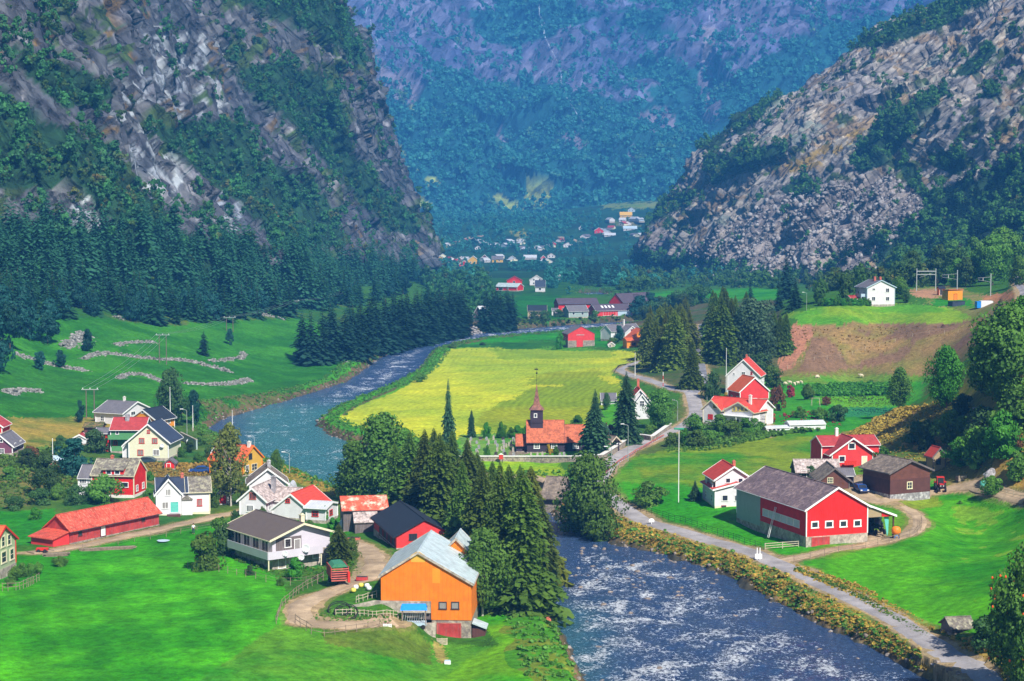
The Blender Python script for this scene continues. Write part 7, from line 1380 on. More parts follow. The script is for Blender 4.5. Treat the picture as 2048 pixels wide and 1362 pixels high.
# churchyard wall
w3 = [Vector(hit(a, b)) for a, b in [(915,924),(980,924),(1060,924),(1140,924),(1203,921),(1235,901),(1266,879),(1285,880),(1304,883),(1322,870),(1340,857)]]
R = empty('churchyard_wall', w3[0]); tag(R, 'stone churchyard wall with pale coping beside the road', 'wall'); mbw, mbc = MB(), MB()
for a, b in zip(w3[:-1], w3[1:]):
    a, b = a-w3[0], b-w3[0]; up = Vector((0, 0, .35)); mbw.bar(a+up, b+up, .6, 1.7); mbc.bar(a+Vector((0, 0, 1.26)), b+Vector((0, 0, 1.26)), .95, .14)
mbw.build('stonework', MAT['stone'], R); mbc.build('coping', MAT['chimney_white'], R)
x0_, y0_, z0_ = hit(362, 884); R = House('garden_wall', 'long pale wall beside the river lamps', (360, 880), (392, 896), .4, cat='wall'); R.part('stonework', MB().box(0, R.w, 0, .35, -.5, 1.8), 'teal_grey_boards'); R.part('coping', MB().box(-.05, R.w+.05, -.05, .4, 1.8, 1.9), 'concrete')
# graves
gm = []
for sh in range(3):
    mb = MB(); w_, hh = (.28, .22, .35)[sh], (.9, 1.1, .75)[sh]; pr = [(-w_,-.07,0),(w_,-.07,0),(w_,-.07,hh*.75)]+[(w_*math.cos(a),-.07,hh*.75+hh*.25*math.sin(a)) for a in np.linspace(.3, math.pi-.3, 5)]+[(-w_,-.07,hh*.75)]
    mb.prism(pr, (0, .14, 0)); gm.append(mb.mesh('stone'))
bm_ = MB().box(-.4, .4, -.12, .12, -.1, .08).mesh('plinth'); first = 0
gpos = [(940+17*c+rnd.uniform(-4, 4), 880+8*r_i+rnd.uniform(-2, 2)) for r_i in range(5) for c in range(6)]+[(1042,899),(1050,902),(1062,914),(1075,914),(1085,913),(1093,915),(1120,914),(1128,912),(1036,901)]
for a, b in gpos:
    x, y, z, m_ = spot(a, b); R = empty('gravestone', (x, y, z), rnd.uniform(-.2, .2)); tag(R, 'small upright gravestone in the churchyard grass', 'gravestone', 'gravestones')
    k = rnd.randrange(3); obj('slab', gm[k], MAT[('grey_stone', 'concrete', 'dark_wood')[k]], R); obj('plinth', bm_, MAT['concrete'], R)
for q in range(6):
    a, b = 1003+q*5, 902-q*3; x, y, z, m_ = spot(a, b); R = empty('gravestone', (x, y, z)); tag(R, 'tall pale gravestone in the row leading to the church porch', 'gravestone', 'tall row of gravestones'); obj('slab', gm[1], MAT['cream_paint'], R); R.scale = (.8, .8, 1.0)
# crop rows, flower patches, rough grass
def patch(name, poly, n, hs, mat, label, seed, protos=None, wf=1.2):
    P = ground_pts([poly], n, seed); r = np.random.default_rng(seed); merged(name, P, protos or tuft, r.uniform(hs[0], hs[1], n), wf, MAT[mat], label, seed)
patch('berry_rows', [(1608,775),(1785,771),(1792,790),(1640,793),(1612,788)], 700, (1.3,2.0), 'leaf_lush', 'dense dark green crop rows in the garden', 301); patch('potato_field', [(1640,794),(1790,792),(1800,812),(1700,818),(1650,806)], 700, (.3,.6), 'leaf_bright', 'low bright green vegetable plot', 302)
patch('cabbage_rows', [(1674,820),(1788,817),(1780,830),(1684,838)], 300, (.3,.55), 'leaf_blue', 'bluish vegetable rows above the greenhouse', 303)
patch('grave_flowers', [(935,876),(1030,874),(1032,905),(935,912)], 160, (.2,.4), 'bloom_red', 'red flowers on the graves', 304); patch('garden_flowers', [(1560,830),(1640,820),(1690,850),(1620,856),(1560,850)], 90, (.4,.9), 'bloom_red', 'flower bed beside the garden lawn', 305)
patch('meadow_scrub', [(260,930),(425,928),(430,950),(330,962),(270,955)], 420, (.5,1.1), 'dry_grass', 'tall dry grass above the white farmhouse', 306); patch('river_edge_grass', [(590,940),(700,997),(690,1003),(640,985),(560,950),(520,925)], 420, (.5,1.1), 'dry_grass', 'tawny grass along the village river bank', 307)
patch('tawny_scrub', [(1690,872),(1790,822),(1900,800),(2048,860),(2048,980),(1960,960),(1780,920)], 900, (.4,1.2), 'dry_grass', 'tawny scrub on the right hillside', 308); patch('left_scrub', [(0,905),(140,900),(170,960),(60,1012),(0,1012)], 700, (.6,1.5), 'leaf_mid', 'weedy undergrowth at the left edge of the village', 309)
patch('roadside_herbs', [(1590,1136),(1700,1178),(1860,1268),(1990,1362),(1960,1362),(1850,1276),(1700,1188),(1590,1142)], 420, (.25,.75), 'leaf_mid', 'weeds in the ditch beside the asphalt road', 310); patch('ditch_grass', [(1590,1130),(1720,1170),(1900,1270),(2010,1362),(1960,1362),(1850,1280),(1700,1192),(1590,1144)], 700, (.2,.7), 'dry_grass', 'dry grass in the ditch beside the asphalt road', 316); patch('slope_scrub', [(1580,655),(1950,650),(1880,740),(1560,745)], 600, (.2,.6), 'dry_grass', 'dry tussocks on the brown slope', 311)
patch('garden_weeds', [(460,1075),(640,1140),(700,1120),(740,1170),(640,1165),(560,1158),(470,1120)], 500, (.3,.9), 'leaf_mid', 'long grass round the chalet garden', 312); patch('yard_weeds', [(600,1240),(680,1215),(760,1225),(790,1245),(700,1262),(640,1262)], 300, (.25,.6), 'leaf_mid', 'weeds inside the dirt track loop', 313)
patch('far_bank_scrub', [(930,642),(1130,642),(1250,632),(1250,640),(1130,652),(930,662)], 260, (.8,2), 'leaf_hill', 'scrub on the far river bank', 314); patch('hedge_bank', [(1340,888),(1520,868),(1640,862),(1560,872),(1430,900),(1330,905)], 420, (.6,1.4), 'leaf_mid', 'rough growth below the hedge bushes', 315)
tiny = [broad(s+150, 3, 9, .22, .6, 0, .8) for s in range(3)]
patch('meadow_grass', [(0,1110),(330,1072),(420,1060),(470,1105),(555,1165),(550,1290),(430,1362),(0,1362)], 11000, (.10,.30), 'field_grass', 'short thick grass of the bright lower left field', 320, tiny, 2.2)
patch('pasture_grass', [(1600,1132),(1700,1110),(1850,1066),(1850,1020),(1960,990),(2048,1012),(2048,1350),(1990,1362),(1860,1280),(1700,1185)], 9000, (.10,.30), 'field_grass', 'short thick grass of the lower right pasture', 321, tiny, 2.2)
patch('verge_grass', [(340,1362),(560,1262),(860,1300),(1060,1260),(1160,1362)], 5000, (.10,.32), 'field_grass_dry', 'mixed grass below the orange barn', 322, tiny, 2.2)
patch('slope_grass', [(1240,930),(1460,885),(1640,870),(1640,930),(1430,980),(1300,965)], 3500, (.12,.35), 'field_grass_dry', 'flowery grass of the sloping right meadow', 323, tiny, 2.2)
patch('yellow_flowers', [(1880,1020),(2048,1030),(2048,1150),(1960,1190),(1880,1110)], 1500, (.10,.25), 'bloom_yellow', 'yellow flowers speckling the lower right pasture', 324, tiny, 2.0)
# animals and person
def skinned(name, pts, edges, radii, mat, parent=None, sub=2, loc=(0,0,0)):
    me = bpy.data.meshes.new(name); me.from_pydata(pts, edges, []); o = obj(name, me, MAT[mat], parent); o.location = loc
    sk = o.modifiers.new('skin', 'SKIN'); 
    for v, r in zip(me.skin_vertices[0].data, radii): v.radius = (r if isinstance(r, tuple) else (r, r))
    me.skin_vertices[0].data[0].use_root = True
    s2 = o.modifiers.new('sub', 'SUBSURF'); s2.levels = s2.render_levels = sub; return o
def sheep(px, py, rz, label, graze=True, group=None, k=1.0):
    x, y, z, m_ = spot(px, py)
    pts = [(0,0,.62),(.35,0,.64),(-.38,0,.62),(.55,0,.72 if not graze else .55),(.72,0,.86 if not graze else .25),(.86,0,.80 if not graze else .12),(-.55,0,.6),
           (.33,.14,.4),(.33,.15,.2),(.33,.15,.0),(.33,-.14,.4),(.30,-.15,.2),(.30,-.15,.0),(-.34,.14,.42),(-.40,.15,.22),(-.36,.15,0),(-.34,-.14,.42),(-.40,-.15,.22),(-.36,-.15,0)]
    ed = [(0,1),(0,2),(1,3),(3,4),(4,5),(2,6),(1,7),(7,8),(8,9),(1,10),(10,11),(11,12),(2,13),(13,14),(14,15),(2,16),(16,17),(17,18)]
    ra = [.30,.27,.28,.16,.12,.07,.07,.09,.045,.04,.09,.045,.04,.11,.05,.04,.11,.05,.04]
    R = skinned('sheep', pts, ed, ra, 'wool', None, 2, (x, y, z)); R.rotation_euler = (0, 0, rz); R.scale = (k, k, k); tag(R, label, 'sheep', group)
    e = MB(); 
    for s in (-1, 1): e.prism([(.62,s*.08,(.93 if not graze else .42)),(.66,s*.22,(.90 if not graze else .38)),(.70,s*.09,(.88 if not graze else .35))], (0.0,0,.03))
    e.build('ears', MAT['sheep_skin'], R)
    return R
sheep(1634, 757, .3, 'single pale sheep grazing above the crop rows, left one', True, 'sheep on the pasture', 1.25); sheep(1723, 755, 2.8, 'single pale sheep standing above the crop rows, right one', False, 'sheep on the pasture', 1.25)
for q, (a, b) in enumerate([(1570,770),(1580,768),(1588,771),(1596,769),(1603,768)]): sheep(a, b, rnd.uniform(0, 6), 'sheep in the small flock above the garden lawn', q % 2 == 0, 'small flock of sheep', 1.1)
x, y, z, m_ = spot(387, 1068)
pts = [(0,0,.95),(0,0,1.15),(0,.01,1.38),(0,.0,1.50),(0,-.02,1.62),(0,-.02,1.74),(.10,0,.90),(.12,-.02,.5),(.12,.0,.08),(.12,-.14,.03),(-.10,0,.90),(-.13,.05,.5),(-.14,.14,.08),(-.14,.0,.03),(.19,0,1.40),(.27,.02,1.14),(.26,-.10,.90),(.26,-.14,.82),(-.19,0,1.40),(-.28,.02,1.14),(-.27,-.08,.90),(-.27,-.12,.82)]
ed = [(0,1),(1,2),(2,3),(3,4),(4,5),(0,6),(6,7),(7,8),(8,9),(0,10),(10,11),(11,12),(12,13),(2,14),(14,15),(15,16),(16,17),(2,18),(18,19),(19,20),(20,21)]
ra = [.15,.13,.15,.06,.095,.08,.095,.06,.045,.04,.095,.06,.045,.04,.06,.045,.032,.035,.06,.045,.032,.035]
R = skinned('person', pts, ed, ra, 'skin', None, 2, (x, y, z)); tag(R, 'person in a white top and dark trousers standing on the dirt lane', 'person')
skinned('shirt', [pts[i] for i in (0,1,2,14,15,18,19)], [(0,1),(1,2),(2,3),(3,4),(2,5),(5,6)], [.165,.155,.175,.08,.07,.08,.07], 'cloth_white', R); skinned('trousers', [pts[i] for i in (0,6,7,8,10,11,12)], [(0,1),(1,2),(2,3),(0,4),(4,5),(5,6)], [.17,.11,.08,.07,.11,.08,.07], 'cloth_dark', R)
MB().lathe((0,-.0,1.70), [(.02,.14),(.07,.12),(.10,.05),(.105,-.03),(.09,-.06)], 12).build('hair', MAT['dark_wood'], R, True)
# vehicles
def wheel(parent, x, y, z, r, w, axis='y', name='wheel'):
    wv = empty(name, (x, y, z)); wv.parent = parent
    MB().lathe((0,0,0), [(r*.55,-w/2),(r*.95,-w/2),(r,-w*.3),(r,w*.3),(r*.95,w/2),(r*.55,w/2)], 18, axis).build('tyre', MAT['rubber'], wv, True); MB().lathe((0,0,0), [(r*.1,-w*.45),(r*.58,-w*.42),(r*.58,w*.42),(r*.1,w*.45)], 12, axis).build('rim', MAT['pole_metal'], wv)
def car(px, py, rz, label, paint):
    """front towards local -y"""
    x, y, z, m_ = spot(px, py); R = empty('parked_car', (x, y, z+.02), rz); tag(R, label, 'car')
    pr = [(-2.15,.35),(-2.2,.62),(-2.05,.78),(-1.15,.92),(-.55,1.40),(.55,1.46),(1.35,1.36),(1.95,.98),(2.15,.9),(2.2,.5),(2.1,.33)]
    mb = MB(); mb.prism([(-.82,a,b) for a, b in pr], (1.64, 0, 0)); mb.build('body', MAT[paint], R, bevel=.06)
    MB().prism([(-.70,-1.2,.93),(.70,-1.2,.93),(.62,-.60,1.36),(-.62,-.60,1.36)], (0,-.035,.03)).build('windscreen', MAT['glass'], R)
    for s in (-1, 1): MB().prism([(s*.825,-.85,.95),(s*.825,1.5,.98),(s*.825,1.1,1.32),(s*.825,-.5,1.34)], (s*.02,0,0)).build('side_window', MAT['glass'], R); MB().box(s*.62-.17, s*.62+.17, -2.22, -2.1, .58, .74).build('headlight', MAT['white_paint'], R)
    MB().box(-.85,.85,-2.28,-2.1,.3,.48).build('bumper', MAT['dark_wood'], R)
    for sx in (-.78, .78):
        for sy in (-1.35, 1.3): wheel(R, sx, sy, .32, .32, .2, 'x')
car(1722, 984, .12, 'blue car parked between the brown cottage and the storehouse', 'car_blue'); car(291, 927, -1.62, 'dark car parked in front of the cream house', 'car_dark'); car(400, 946, -1.4, 'small dark blue car near the yellow house', 'car_blue')
def tractor(px, py, rz, label, paint, k=1.0):
    x, y, z, m_ = spot(px, py); R = empty('tractor', (x, y, z+.02), rz); tag(R, label, 'tractor'); R.scale = (k, k, k)
    MB().box(-.38,.38,-1.9,-.1,.85,1.45).build('bonnet', MAT[paint], R, bevel=.06); MB().box(-.36,.36,-1.95,-1.9,.9,1.4).build('grille', MAT['iron'], R)
    MB().box(-.6,.6,-.1,1.1,.7,1.2).build('chassis', MAT['iron'], R)
    c = MB(); [c.box(sx-.04, sx+.04, sy-.04, sy+.04, 1.2, 2.45) for sx in (-.6, .6) for sy in (-.05, 1.15)]; c.box(-.7,.7,-.15,1.25,2.45,2.57); c.build('cab', MAT[paint], R); MB().box(-.56,.56,-.06,-.03,1.3,2.4).box(-.56,.56,1.13,1.16,1.3,2.4).build('cab_glass', MAT['glass'], R)
    MB().tube((.25,-1.2,1.4), (.25,-1.2,2.2), .05, .05, 8).build('exhaust', MAT['iron'], R); MB().box(-.25,.25,.45,.9,1.2,1.35).box(-.25,.25,.85,.95,1.3,1.8).build('seat', MAT['rubber'], R)
    for s in (-1, 1): wheel(R, s*.85, .75, .78, .78, .4, 'x'); wheel(R, s*.7, -1.45, .45, .45, .28, 'x'); MB().box(s*.85-.24, s*.85+.24, .1, 1.4, 1.58, 1.66).build('mudguard', MAT[paint], R); MB().box(s*.25-.08, s*.25+.08, -1.99, -1.9, 1.15, 1.3).build('headlight', MAT['white_paint'], R)
tractor(1755, 1066, .1, 'dark tractor under the lean-to roof of the big red barn', 'tractor_green'); tractor(1881, 982, -.1, 'red tractor beside the storehouse', 'red_paint')
x, y, z, m_ = spot(680, 1172); R = empty('forage_trailer', (x, y, z), .25); tag(R, 'rusty red trailer with slatted tailboard under the spreading spruce', 'trailer')
MB().box(-1.2,1.2,0,4.2,.9,1.1).build('chassis', MAT['iron'], R)
for s in (-1, 1): MB().box(s*1.2-.05, s*1.2+.05, 0, 4.2, 1.1, 2.6).build('side_panel', MAT['faded_red_boards'], R); wheel(R, s*1.05, 2.8, .45, .45, .3, 'x')
mb = MB(); [mb.box(-1.2,1.2,-.08,0,.7+.32*k,.84+.32*k) for k in range(6)]; mb.build('tailboard', MAT['faded_red'], R); MB().box(1.0,1.35,-.5,-.05,.5,2.0).build('drive_cover', MAT['red_paint'], R, bevel=.05); MB().prism([(-1.15,.2,2.55),(1.15,.2,2.55),(.6,.2,3.0),(-.7,.2,2.95)], (0,3.4,0)).build('load', MAT['green_tarp'], R)
# hay rack with blue roof
x, y, z, m_ = spot(828, 1256); R = empty('hay_rack', (x, y, z), .02); tag(R, 'grey hay feeder with blue roof below the orange barn', 'hay feeder')
mb = MB(); mb.prism([(-1.75,-.9,2.5),(1.75,-.9,2.5),(1.55,.0,3.15),(-1.55,.0,3.15)], (0,.03,.05)); mb.prism([(-1.55,0,3.15),(1.55,0,3.15),(1.75,.9,2.5),(-1.75,.9,2.5)], (0,0,.05)); mb.build('roof', MAT['blue_plastic'], R)
mb = MB(); [mb.tube((-1.5+.3*k,-.75,.75), (-1.35+.3*k,-.75,1.9), .035, .035, 6) for k in range(10)]; [mb.tube((-1.5+.3*k,.75,.75), (-1.35+.3*k,.75,1.9), .035, .035, 6) for k in range(10)]; mb.build('bars', MAT['pole_metal'], R)
MB().box(-1.6,1.6,-.8,.8,.45,.8).build('tray', MAT['pale_blue_boards'], R)
for sx in (-1.5, 1.5):
    for sy in (-.75, .75): MB().box(sx-.05, sx+.05, sy-.05, sy+.05, 0, 2.55).build('post', MAT['fence_wood'], R)
for s in (-1, 1): wheel(R, s*1.2, -.85, .3, .3, .12, 'y')
def hoop(px, py, r, label):
    x, y, z, m_ = spot(px, py); mb = MB(); n = 40
    for k in range(n):
        a, b = 2*math.pi*k/n, 2*math.pi*(k+1)/n
        for dz in (0, .22): mb.tube((r*math.cos(a), .6*r*math.sin(a), .4+dz+.75*math.sin(a)), (r*math.cos(b), .6*r*math.sin(b), .4+dz+.75*math.sin(b)), .06, .06, 5, False)
    o = mb.build('pipe_coil', MAT['rubber']); o.location = (x, y, z+.1); tag(o, label, 'pipe coil')
hoop(692, 1234, 1.5, 'black plastic pipe coil in front, overlapping the other one'); hoop(678, 1228, 1.4, 'black plastic pipe coil behind, nearer the dirt track')
def gatey(px, py, w_, h_, label, mat, nm='pallet', horizontal=False):
    x, y, z, m_ = spot(px, py); R = empty(nm, (x, y, z)); tag(R, label, nm.replace('_', ' '))
    if horizontal: [MB().box(-w_/2, w_/2, 0, .04, h_*k/5+.02, h_*k/5+.13).build('slat', MAT[mat], R) for k in range(5)]; [MB().box(a-.05, a+.05, .04, .1, 0, h_).build('post', MAT[mat], R) for a in (-w_/2, 0, w_/2)]
    else: [MB().box(-w_/2+w_*k/5, -w_/2+w_*k/5+.1, 0, .04, 0, h_).build('slat', MAT[mat], R) for k in range(6)]; [MB().box(-w_/2, w_/2+.1, .04, .1, a, a+.1).build('crossbar', MAT[mat], R) for a in (.1, h_*.5, h_-.2)]
gatey(774, 1260, 1.0, .8, 'small white pallet standing by the ramp wall', 'white_paint'); gatey(884, 1290, 1.3, .9, 'pale slatted gate leaning on the stable door', 'pale_wood', 'slatted_gate', True)
for q, (a, b, mt, lb) in enumerate([(707,1184,'yellow_paint','yellow wrapped bale on the grass, lowest'),(712,1178,'white_paint','white bale beside the yellow one left of the barn'),(722,1174,'yellow_paint','yellow bale nearest the orange barn track'),(734,1175,'cloth_white','pale bale left of the orange barn'),(738,1180,'cloth_white','pale bale closest to the orange barn')]):
    x, y, z, m_ = spot(a, b); o = MB().lathe((0,0,.28), [(.05,-.3),(.28,-.26),(.36,-.1),(.36,.1),(.28,.25),(.05,.3)], 12).build('wrapped_bale', MAT[mt], None, True); o.location = (x, y, z); tag(o, lb, 'bale', 'small bales by the dirt track')
x, y, z, m_ = spot(724, 1160); R = empty('planter', (x, y, z)); tag(R, 'low red crate beside the dirt yard', 'crate'); MB().box(-.8,.8,-.4,.4,0,.45).build('box', MAT['faded_red_boards'], R, bevel=.02); MB().box(-.7,.7,-.3,.3,.45,.5).build('soil', MAT['dark_wood'], R)
x, y, z, m_ = spot(708, 1080); R = empty('planter', (x, y, z)); tag(R, 'brick red raised bed in front of the old barn', 'raised bed'); MB().box(-1.6,1.0,-.4,.4,0,.4).build('box', MAT['brick'], R, bevel=.02); MB().box(-1.5,.9,-.3,.3,.4,.46).build('soil', MAT['dark_wood'], R)
x, y, z, m_ = spot(690, 1058); R = empty('wrapped_stack', (x, y, z)); tag(R, 'white sheet covered stack beside the old barn', 'covered stack'); MB().lathe((0,0,0), [(.9,0),(1.0,.5),(.9,1.2),(.5,1.9),(.1,2.2)], 10).build('cover', MAT['cloth_white'], R, True); MB().lathe((.7,-.5,0), [(.4,0),(.5,.4),(.35,.9),(.05,1.0)], 9).build('bag', MAT['red_tiles'], R, True)
x, y, z, m_ = spot(671, 1035); R = empty('water_barrel', (x, y, z)); tag(R, 'bright blue barrel between white porch and old barn', 'barrel'); MB().lathe((0,0,0), [(.4,0),(.46,.3),(.47,.6),(.46,.9),(.4,1.2)], 14).build('barrel_body', MAT['blue_plastic'], R, True); MB().lathe((0,0,1.2), [(.42,0),(.42,.06),(.1,.08)], 14).build('lid', MAT['blue_plastic'], R)
x, y, z, m_ = spot(326, 1083); o = MB().prism([(1.0*math.cos(a)*(1+.15*math.sin(3*a)), .9*math.sin(a), .12) for a in np.linspace(0, 2*math.pi, 14)[:-1]], (0,0,.06)).build('plastic_sheet', MAT['pale_blue_boards']); o.location = (x, y, z); tag(o, 'pale blue plastic sheet lying on the bright field', 'plastic sheet')
x, y, z, m_ = spot(895, 1330); R = empty('crate', (x, y, z)); tag(R, 'small white and blue crate on the worn grass', 'crate'); MB().box(-.4,.4,-.25,.25,0,.5).build('box', MAT['cloth_white'], R, bevel=.04); MB().box(-.35,.35,-.2,.2,.5,.6).build('lid', MAT['pale_blue_boards'], R)
x, y, z, m_ = spot(112, 1112); R = empty('timber_stack', (x, y, z), .3); tag(R, 'stack of grey timber beside the lane', 'timber stack')
for k in range(14): MB().bar((-1.8+rnd.uniform(-.3,.3), -.6+.25*(k % 5), .1+.18*(k//5)), (1.8+rnd.uniform(-.3,.3), -.6+.25*(k % 5)+rnd.uniform(-.1,.1), .1+.18*(k//5)), .2, .12).build('beam', MAT['fence_wood'], R)
x, y, z, m_ = spot(215, 1100); R = empty('timber_stack', (x, y, z), .25); tag(R, 'long low row of planks on the field side of the lane', 'timber stack')
for k in range(9): MB().bar((-4+rnd.uniform(-.5,.5), -.4+.3*(k % 3), .1+.15*(k//3)), (4+rnd.uniform(-.5,.5), -.3+.3*(k % 3), .1+.15*(k//3)), .25, .1).build('beam', MAT['fence_wood'], R)
x, y, z, m_ = spot(85, 1105); R = empty('farm_cart', (x, y, z)); tag(R, 'small red cart at the end of the long barn', 'cart'); MB().box(-.9,.9,-.4,.4,.35,.75).build('box', MAT['red_paint'], R, bevel=.03); [wheel(R, s*.5, -.45, .3, .3, .12, 'y') for s in (-1, 1)]; MB().tube((.9,0,.5), (1.8,0,.3), .04, .04, 6).build('drawbar', MAT['iron'], R)
# ladder and tank by the big barn
p0 = Vector(world(BIG, -1.7, 9.5, .1)); p1 = Vector(world(BIG, -.15, 9.9, 5.0)); R = empty('ladder', p0); tag(R, 'aluminium ladder leaning on the side wall of the big red barn', 'ladder'); d = p1-p0; s_ = Vector((-math.sin(BIG.a), math.cos(BIG.a), 0))*.22
for sg in (-1, 1): MB().bar(s_*sg, d+s_*sg, .05, .08).build('stile', MAT['white_paint'], R)
for k in range(15): MB().tube(d*((k+.7)/15)-s_, d*((k+.7)/15)+s_, .025, .025, 6).build('rung', MAT['white_paint'], R)
p0 = world(BIG, BIG.w+5.0, -.6, 0); R = empty('fuel_tank', p0); tag(R, 'orange tank on a stand at the corner of the tractor bay', 'tank')
MB().lathe((0,0,1.9), [(.1,-.65),(.6,-.55),(.75,-.2),(.75,.25),(.55,.6),(.1,.7)], 16).build('tank_body', MAT['orange_paint'], R, True)
for sx in (-.5, .5):
    for sy in (-.4, .4): MB().tube((sx,sy,0), (sx,sy,1.5), .05, .05, 6).build('leg', MAT['brown_boards'], R)
mb = MB(); [mb.tube((.35*math.cos(a),-.5,.75+.45*math.sin(a)), (.35*math.cos(a+.5),-.5,.75+.45*math.sin(a+.5)), .05, .05, 5) for a in np.arange(0, 6.3, .5)]; mb.build('hose', MAT['blue_plastic'], R)
# signs and markers
x, y, z, m_ = spot(1517, 1122); R = empty('road_sign', (x, y, z)); tag(R, 'double white notice board beside the lane junction', 'sign'); [MB().box(a-.07, a+.07, -.06, .06, -.2, 2.1).build('post', MAT['white_paint'], R) for a in (-.22, .22)]; MB().box(-.55,.55,-.1,-.05,.35,1.15).build('board', MAT['white_paint'], R, bevel=.02)
x, y, z, m_ = spot(1303, 1050); R = empty('road_sign', (x, y, z)); tag(R, 'small white rounded sign on the river side of the road', 'sign'); MB().box(-.05,.05,-.04,.04,-.2,.5).build('post', MAT['white_paint'], R); MB().prism([(.5*math.cos(a),-.08,.75+.45*math.sin(a)) for a in np.linspace(-.5, math.pi+.5, 10)], (0,.05,0)).build('board', MAT['white_paint'], R)
x, y, z, m_ = spot(1002, 927); R = empty('notice_board', (x, y, z)); tag(R, 'red notice board at the meadow side of the churchyard wall', 'notice board'); [MB().box(a-.06, a+.06, -.05, .05, -.2, 1.0).build('post', MAT['dark_wood'], R) for a in (-.3, .3)]; MB().box(-.45,.45,-.12,.1,.9,1.9).build('board', MAT['marker_red'], R, bevel=.02); MB().prism([(-.55,-.2,1.9),(.55,-.2,1.9),(0,-.2,2.2)], (0,.4,0)).build('roof', MAT['white_paint'], R)
x, y, z, m_ = spot(1326, 780); R = empty('marker_post', (x, y, z)); tag(R, 'red and white marker post beside the upper road', 'marker post')
for k in range(5): MB().tube((0,0,k*1.0), (0,0,k*1.0+1.0), .1, .1, 8).build('band', MAT['red_paint' if k % 2 else 'white_paint'], R)
x, y, z, m_ = spot(1631, 812); R = empty('swing_frame', (x, y, z)); tag(R, 'wooden swing frame on the garden lawn', 'swing'); [MB().tube((sx,sy,0), (sx*.85,0,2.1), .05, .05, 6).build('leg', MAT['pale_wood'], R) for sx in (-1.1, 1.1) for sy in (-.8, .8)]; MB().tube((-1,0,2.1), (1,0,2.1), .05, .05, 6).build('crossbar', MAT['pale_wood'], R)
x, y, z, m_ = spot(1558, 768); dish(0, 0, 'pale satellite dish on the pasture edge behind the coral red shed', .75, (x, y, z+.9)); x, y, z, m_ = spot(379, 890); dish(0, 0, 'white satellite dish in the garden by the long wall', .7, (x, y, z+.8))
x, y, z, m_ = spot(1923, 962); R = empty('wooden_crate', (x, y, z), .3); tag(R, 'pale slatted wooden crate near the red tractor', 'crate'); [MB().box(-.9+.3*k, -.75+.3*k, -.5, -.45, 0, 1.1).build('slat', MAT['pale_wood'], R) for k in range(6)]; MB().box(-.9,.9,-.45,.6,.05,.9).build('crate_body', MAT['fence_wood'], R)
x, y, z, m_ = spot(1968, 974); R = empty('water_tank', (x, y, z)); tag(R, 'green plastic tank by the hillside fence', 'tank'); MB().lathe((0,0,0), [(.7,0),(.75,.3),(.75,.9),(.5,1.1),(.2,1.2)], 14).build('tank_body', MAT['teal_paint'], R, True); MB().lathe((0,0,1.18), [(.22,0),(.22,.1),(.05,.12)], 10).build('lid', MAT['green_paint'], R)
# railway: portals, container, tent
def gantry(pxs, by, top, arm, label):
    x, y, z, m_ = spot(pxs[0], by); H = (by-top)*m_; R = empty('railway_gantry', (x, y, z)); tag(R, label, 'catenary mast', 'railway masts')
    MB().box(-.14,.14,-.14,.14,-.3,H).build('mast', MAT['pole_metal'], R); L = 0
    if len(pxs) > 1: L = (pxs[1]-pxs[0])*m_; MB().box(L-.14,L+.14,-.14,.14,-.6,H).build('mast', MAT['pole_metal'], R); MB().box(0,L,-.06,.06,H*.86,H*.9).build('beam', MAT['pole_metal'], R); MB().box(0,L,-.06,.06,H*.72,H*.75).build('beam', MAT['pole_metal'], R); a = L
    else: a = arm*m_
    if arm:
        a = arm*m_; MB().bar((0,0,H*.85), (a,0,H*.8), .1, .1).build('arm', MAT['pole_metal'], R); MB().bar((0,0,H*.62), (a,0,H*.72), .08, .08).build('arm', MAT['pole_metal'], R); MB().tube((a*.6,0,H*.8), (a*.6,0,H*.68), .09, .09, 8).build('insulator', MAT['white_paint'], R)
    else: MB().bar((L*.15,0,H*.6), (L*.8,0,H*.8), .08, .08).build('arm', MAT['pole_metal'], R)
gantry([1833,1871], 582, 537, 0, 'twin-legged railway portal at the left end of the station'); gantry([1914], 590, 540, -30, 'railway mast behind the orange shelter'); gantry([1981], 592, 547, -26, 'railway mast at the right end of the station')
h = House('container', 'dark blue container on the station lawn', (1905, 613), (1930, 612), 2.2, cat='container'); h.part('container_body', MB().box(0, h.w, 0, 2.2, 0, 1.6), 'slate_blue', bevel=.04); h.part('lid', MB().box(-.05, h.w+.05, -.05, 2.25, 1.6, 1.7), 'black_roof'); h.door('f', h.w*.1, h.w*.4, .15, 1.3, mat='slate_blue', frame='slate_blue')
h = House('market_tent', 'white tent with blue side at the railway', (1962, 616), (1986, 616), 3, cat='tent'); h.part('cover', MB().box(0, h.w, 0, 3, 0, 2.3), 'cloth_white', bevel=.05); h.part('side_flap', MB().box(-1.3, -.05, 0, 3, 0, 2.1), 'blue_plastic'); h.part('back_flap', MB().box(h.w+.05, h.w+1.2, 0, 2, 0, 1.9), 'green_paint')
x, y, z, m_ = spot(1900, 652); R = empty('log', (x, y, z)); MB().tube((-2,0,.3), (1.5,.3,.5), .12, .1, 8).build('trunk_log', MAT['bark'], R); MB().lathe((-2.2,0,0), [(.5,0),(.5,.3),(.2,.6),(.02,.7)], 8).build('root_plate', MAT['brown_boards'], R); tag(R, 'fallen log with its root plate on the brown slope', 'log')
x, y, z, m_ = spot(1044, 1220); R = empty('tree_stump', (x, y, z)); MB().lathe((0,0,-.3), [(.6,0),(.5,.5),(.45,1.6)], 9).build('stump_wood', MAT['brown_boards'], R); MB().lathe((0,0,1.28), [(.45,0),(.4,.08),(.05,.1)], 9).build('cut_face', MAT['pale_wood'], R); tag(R, 'brown broken stump at the river end of the spruce grove', 'stump')
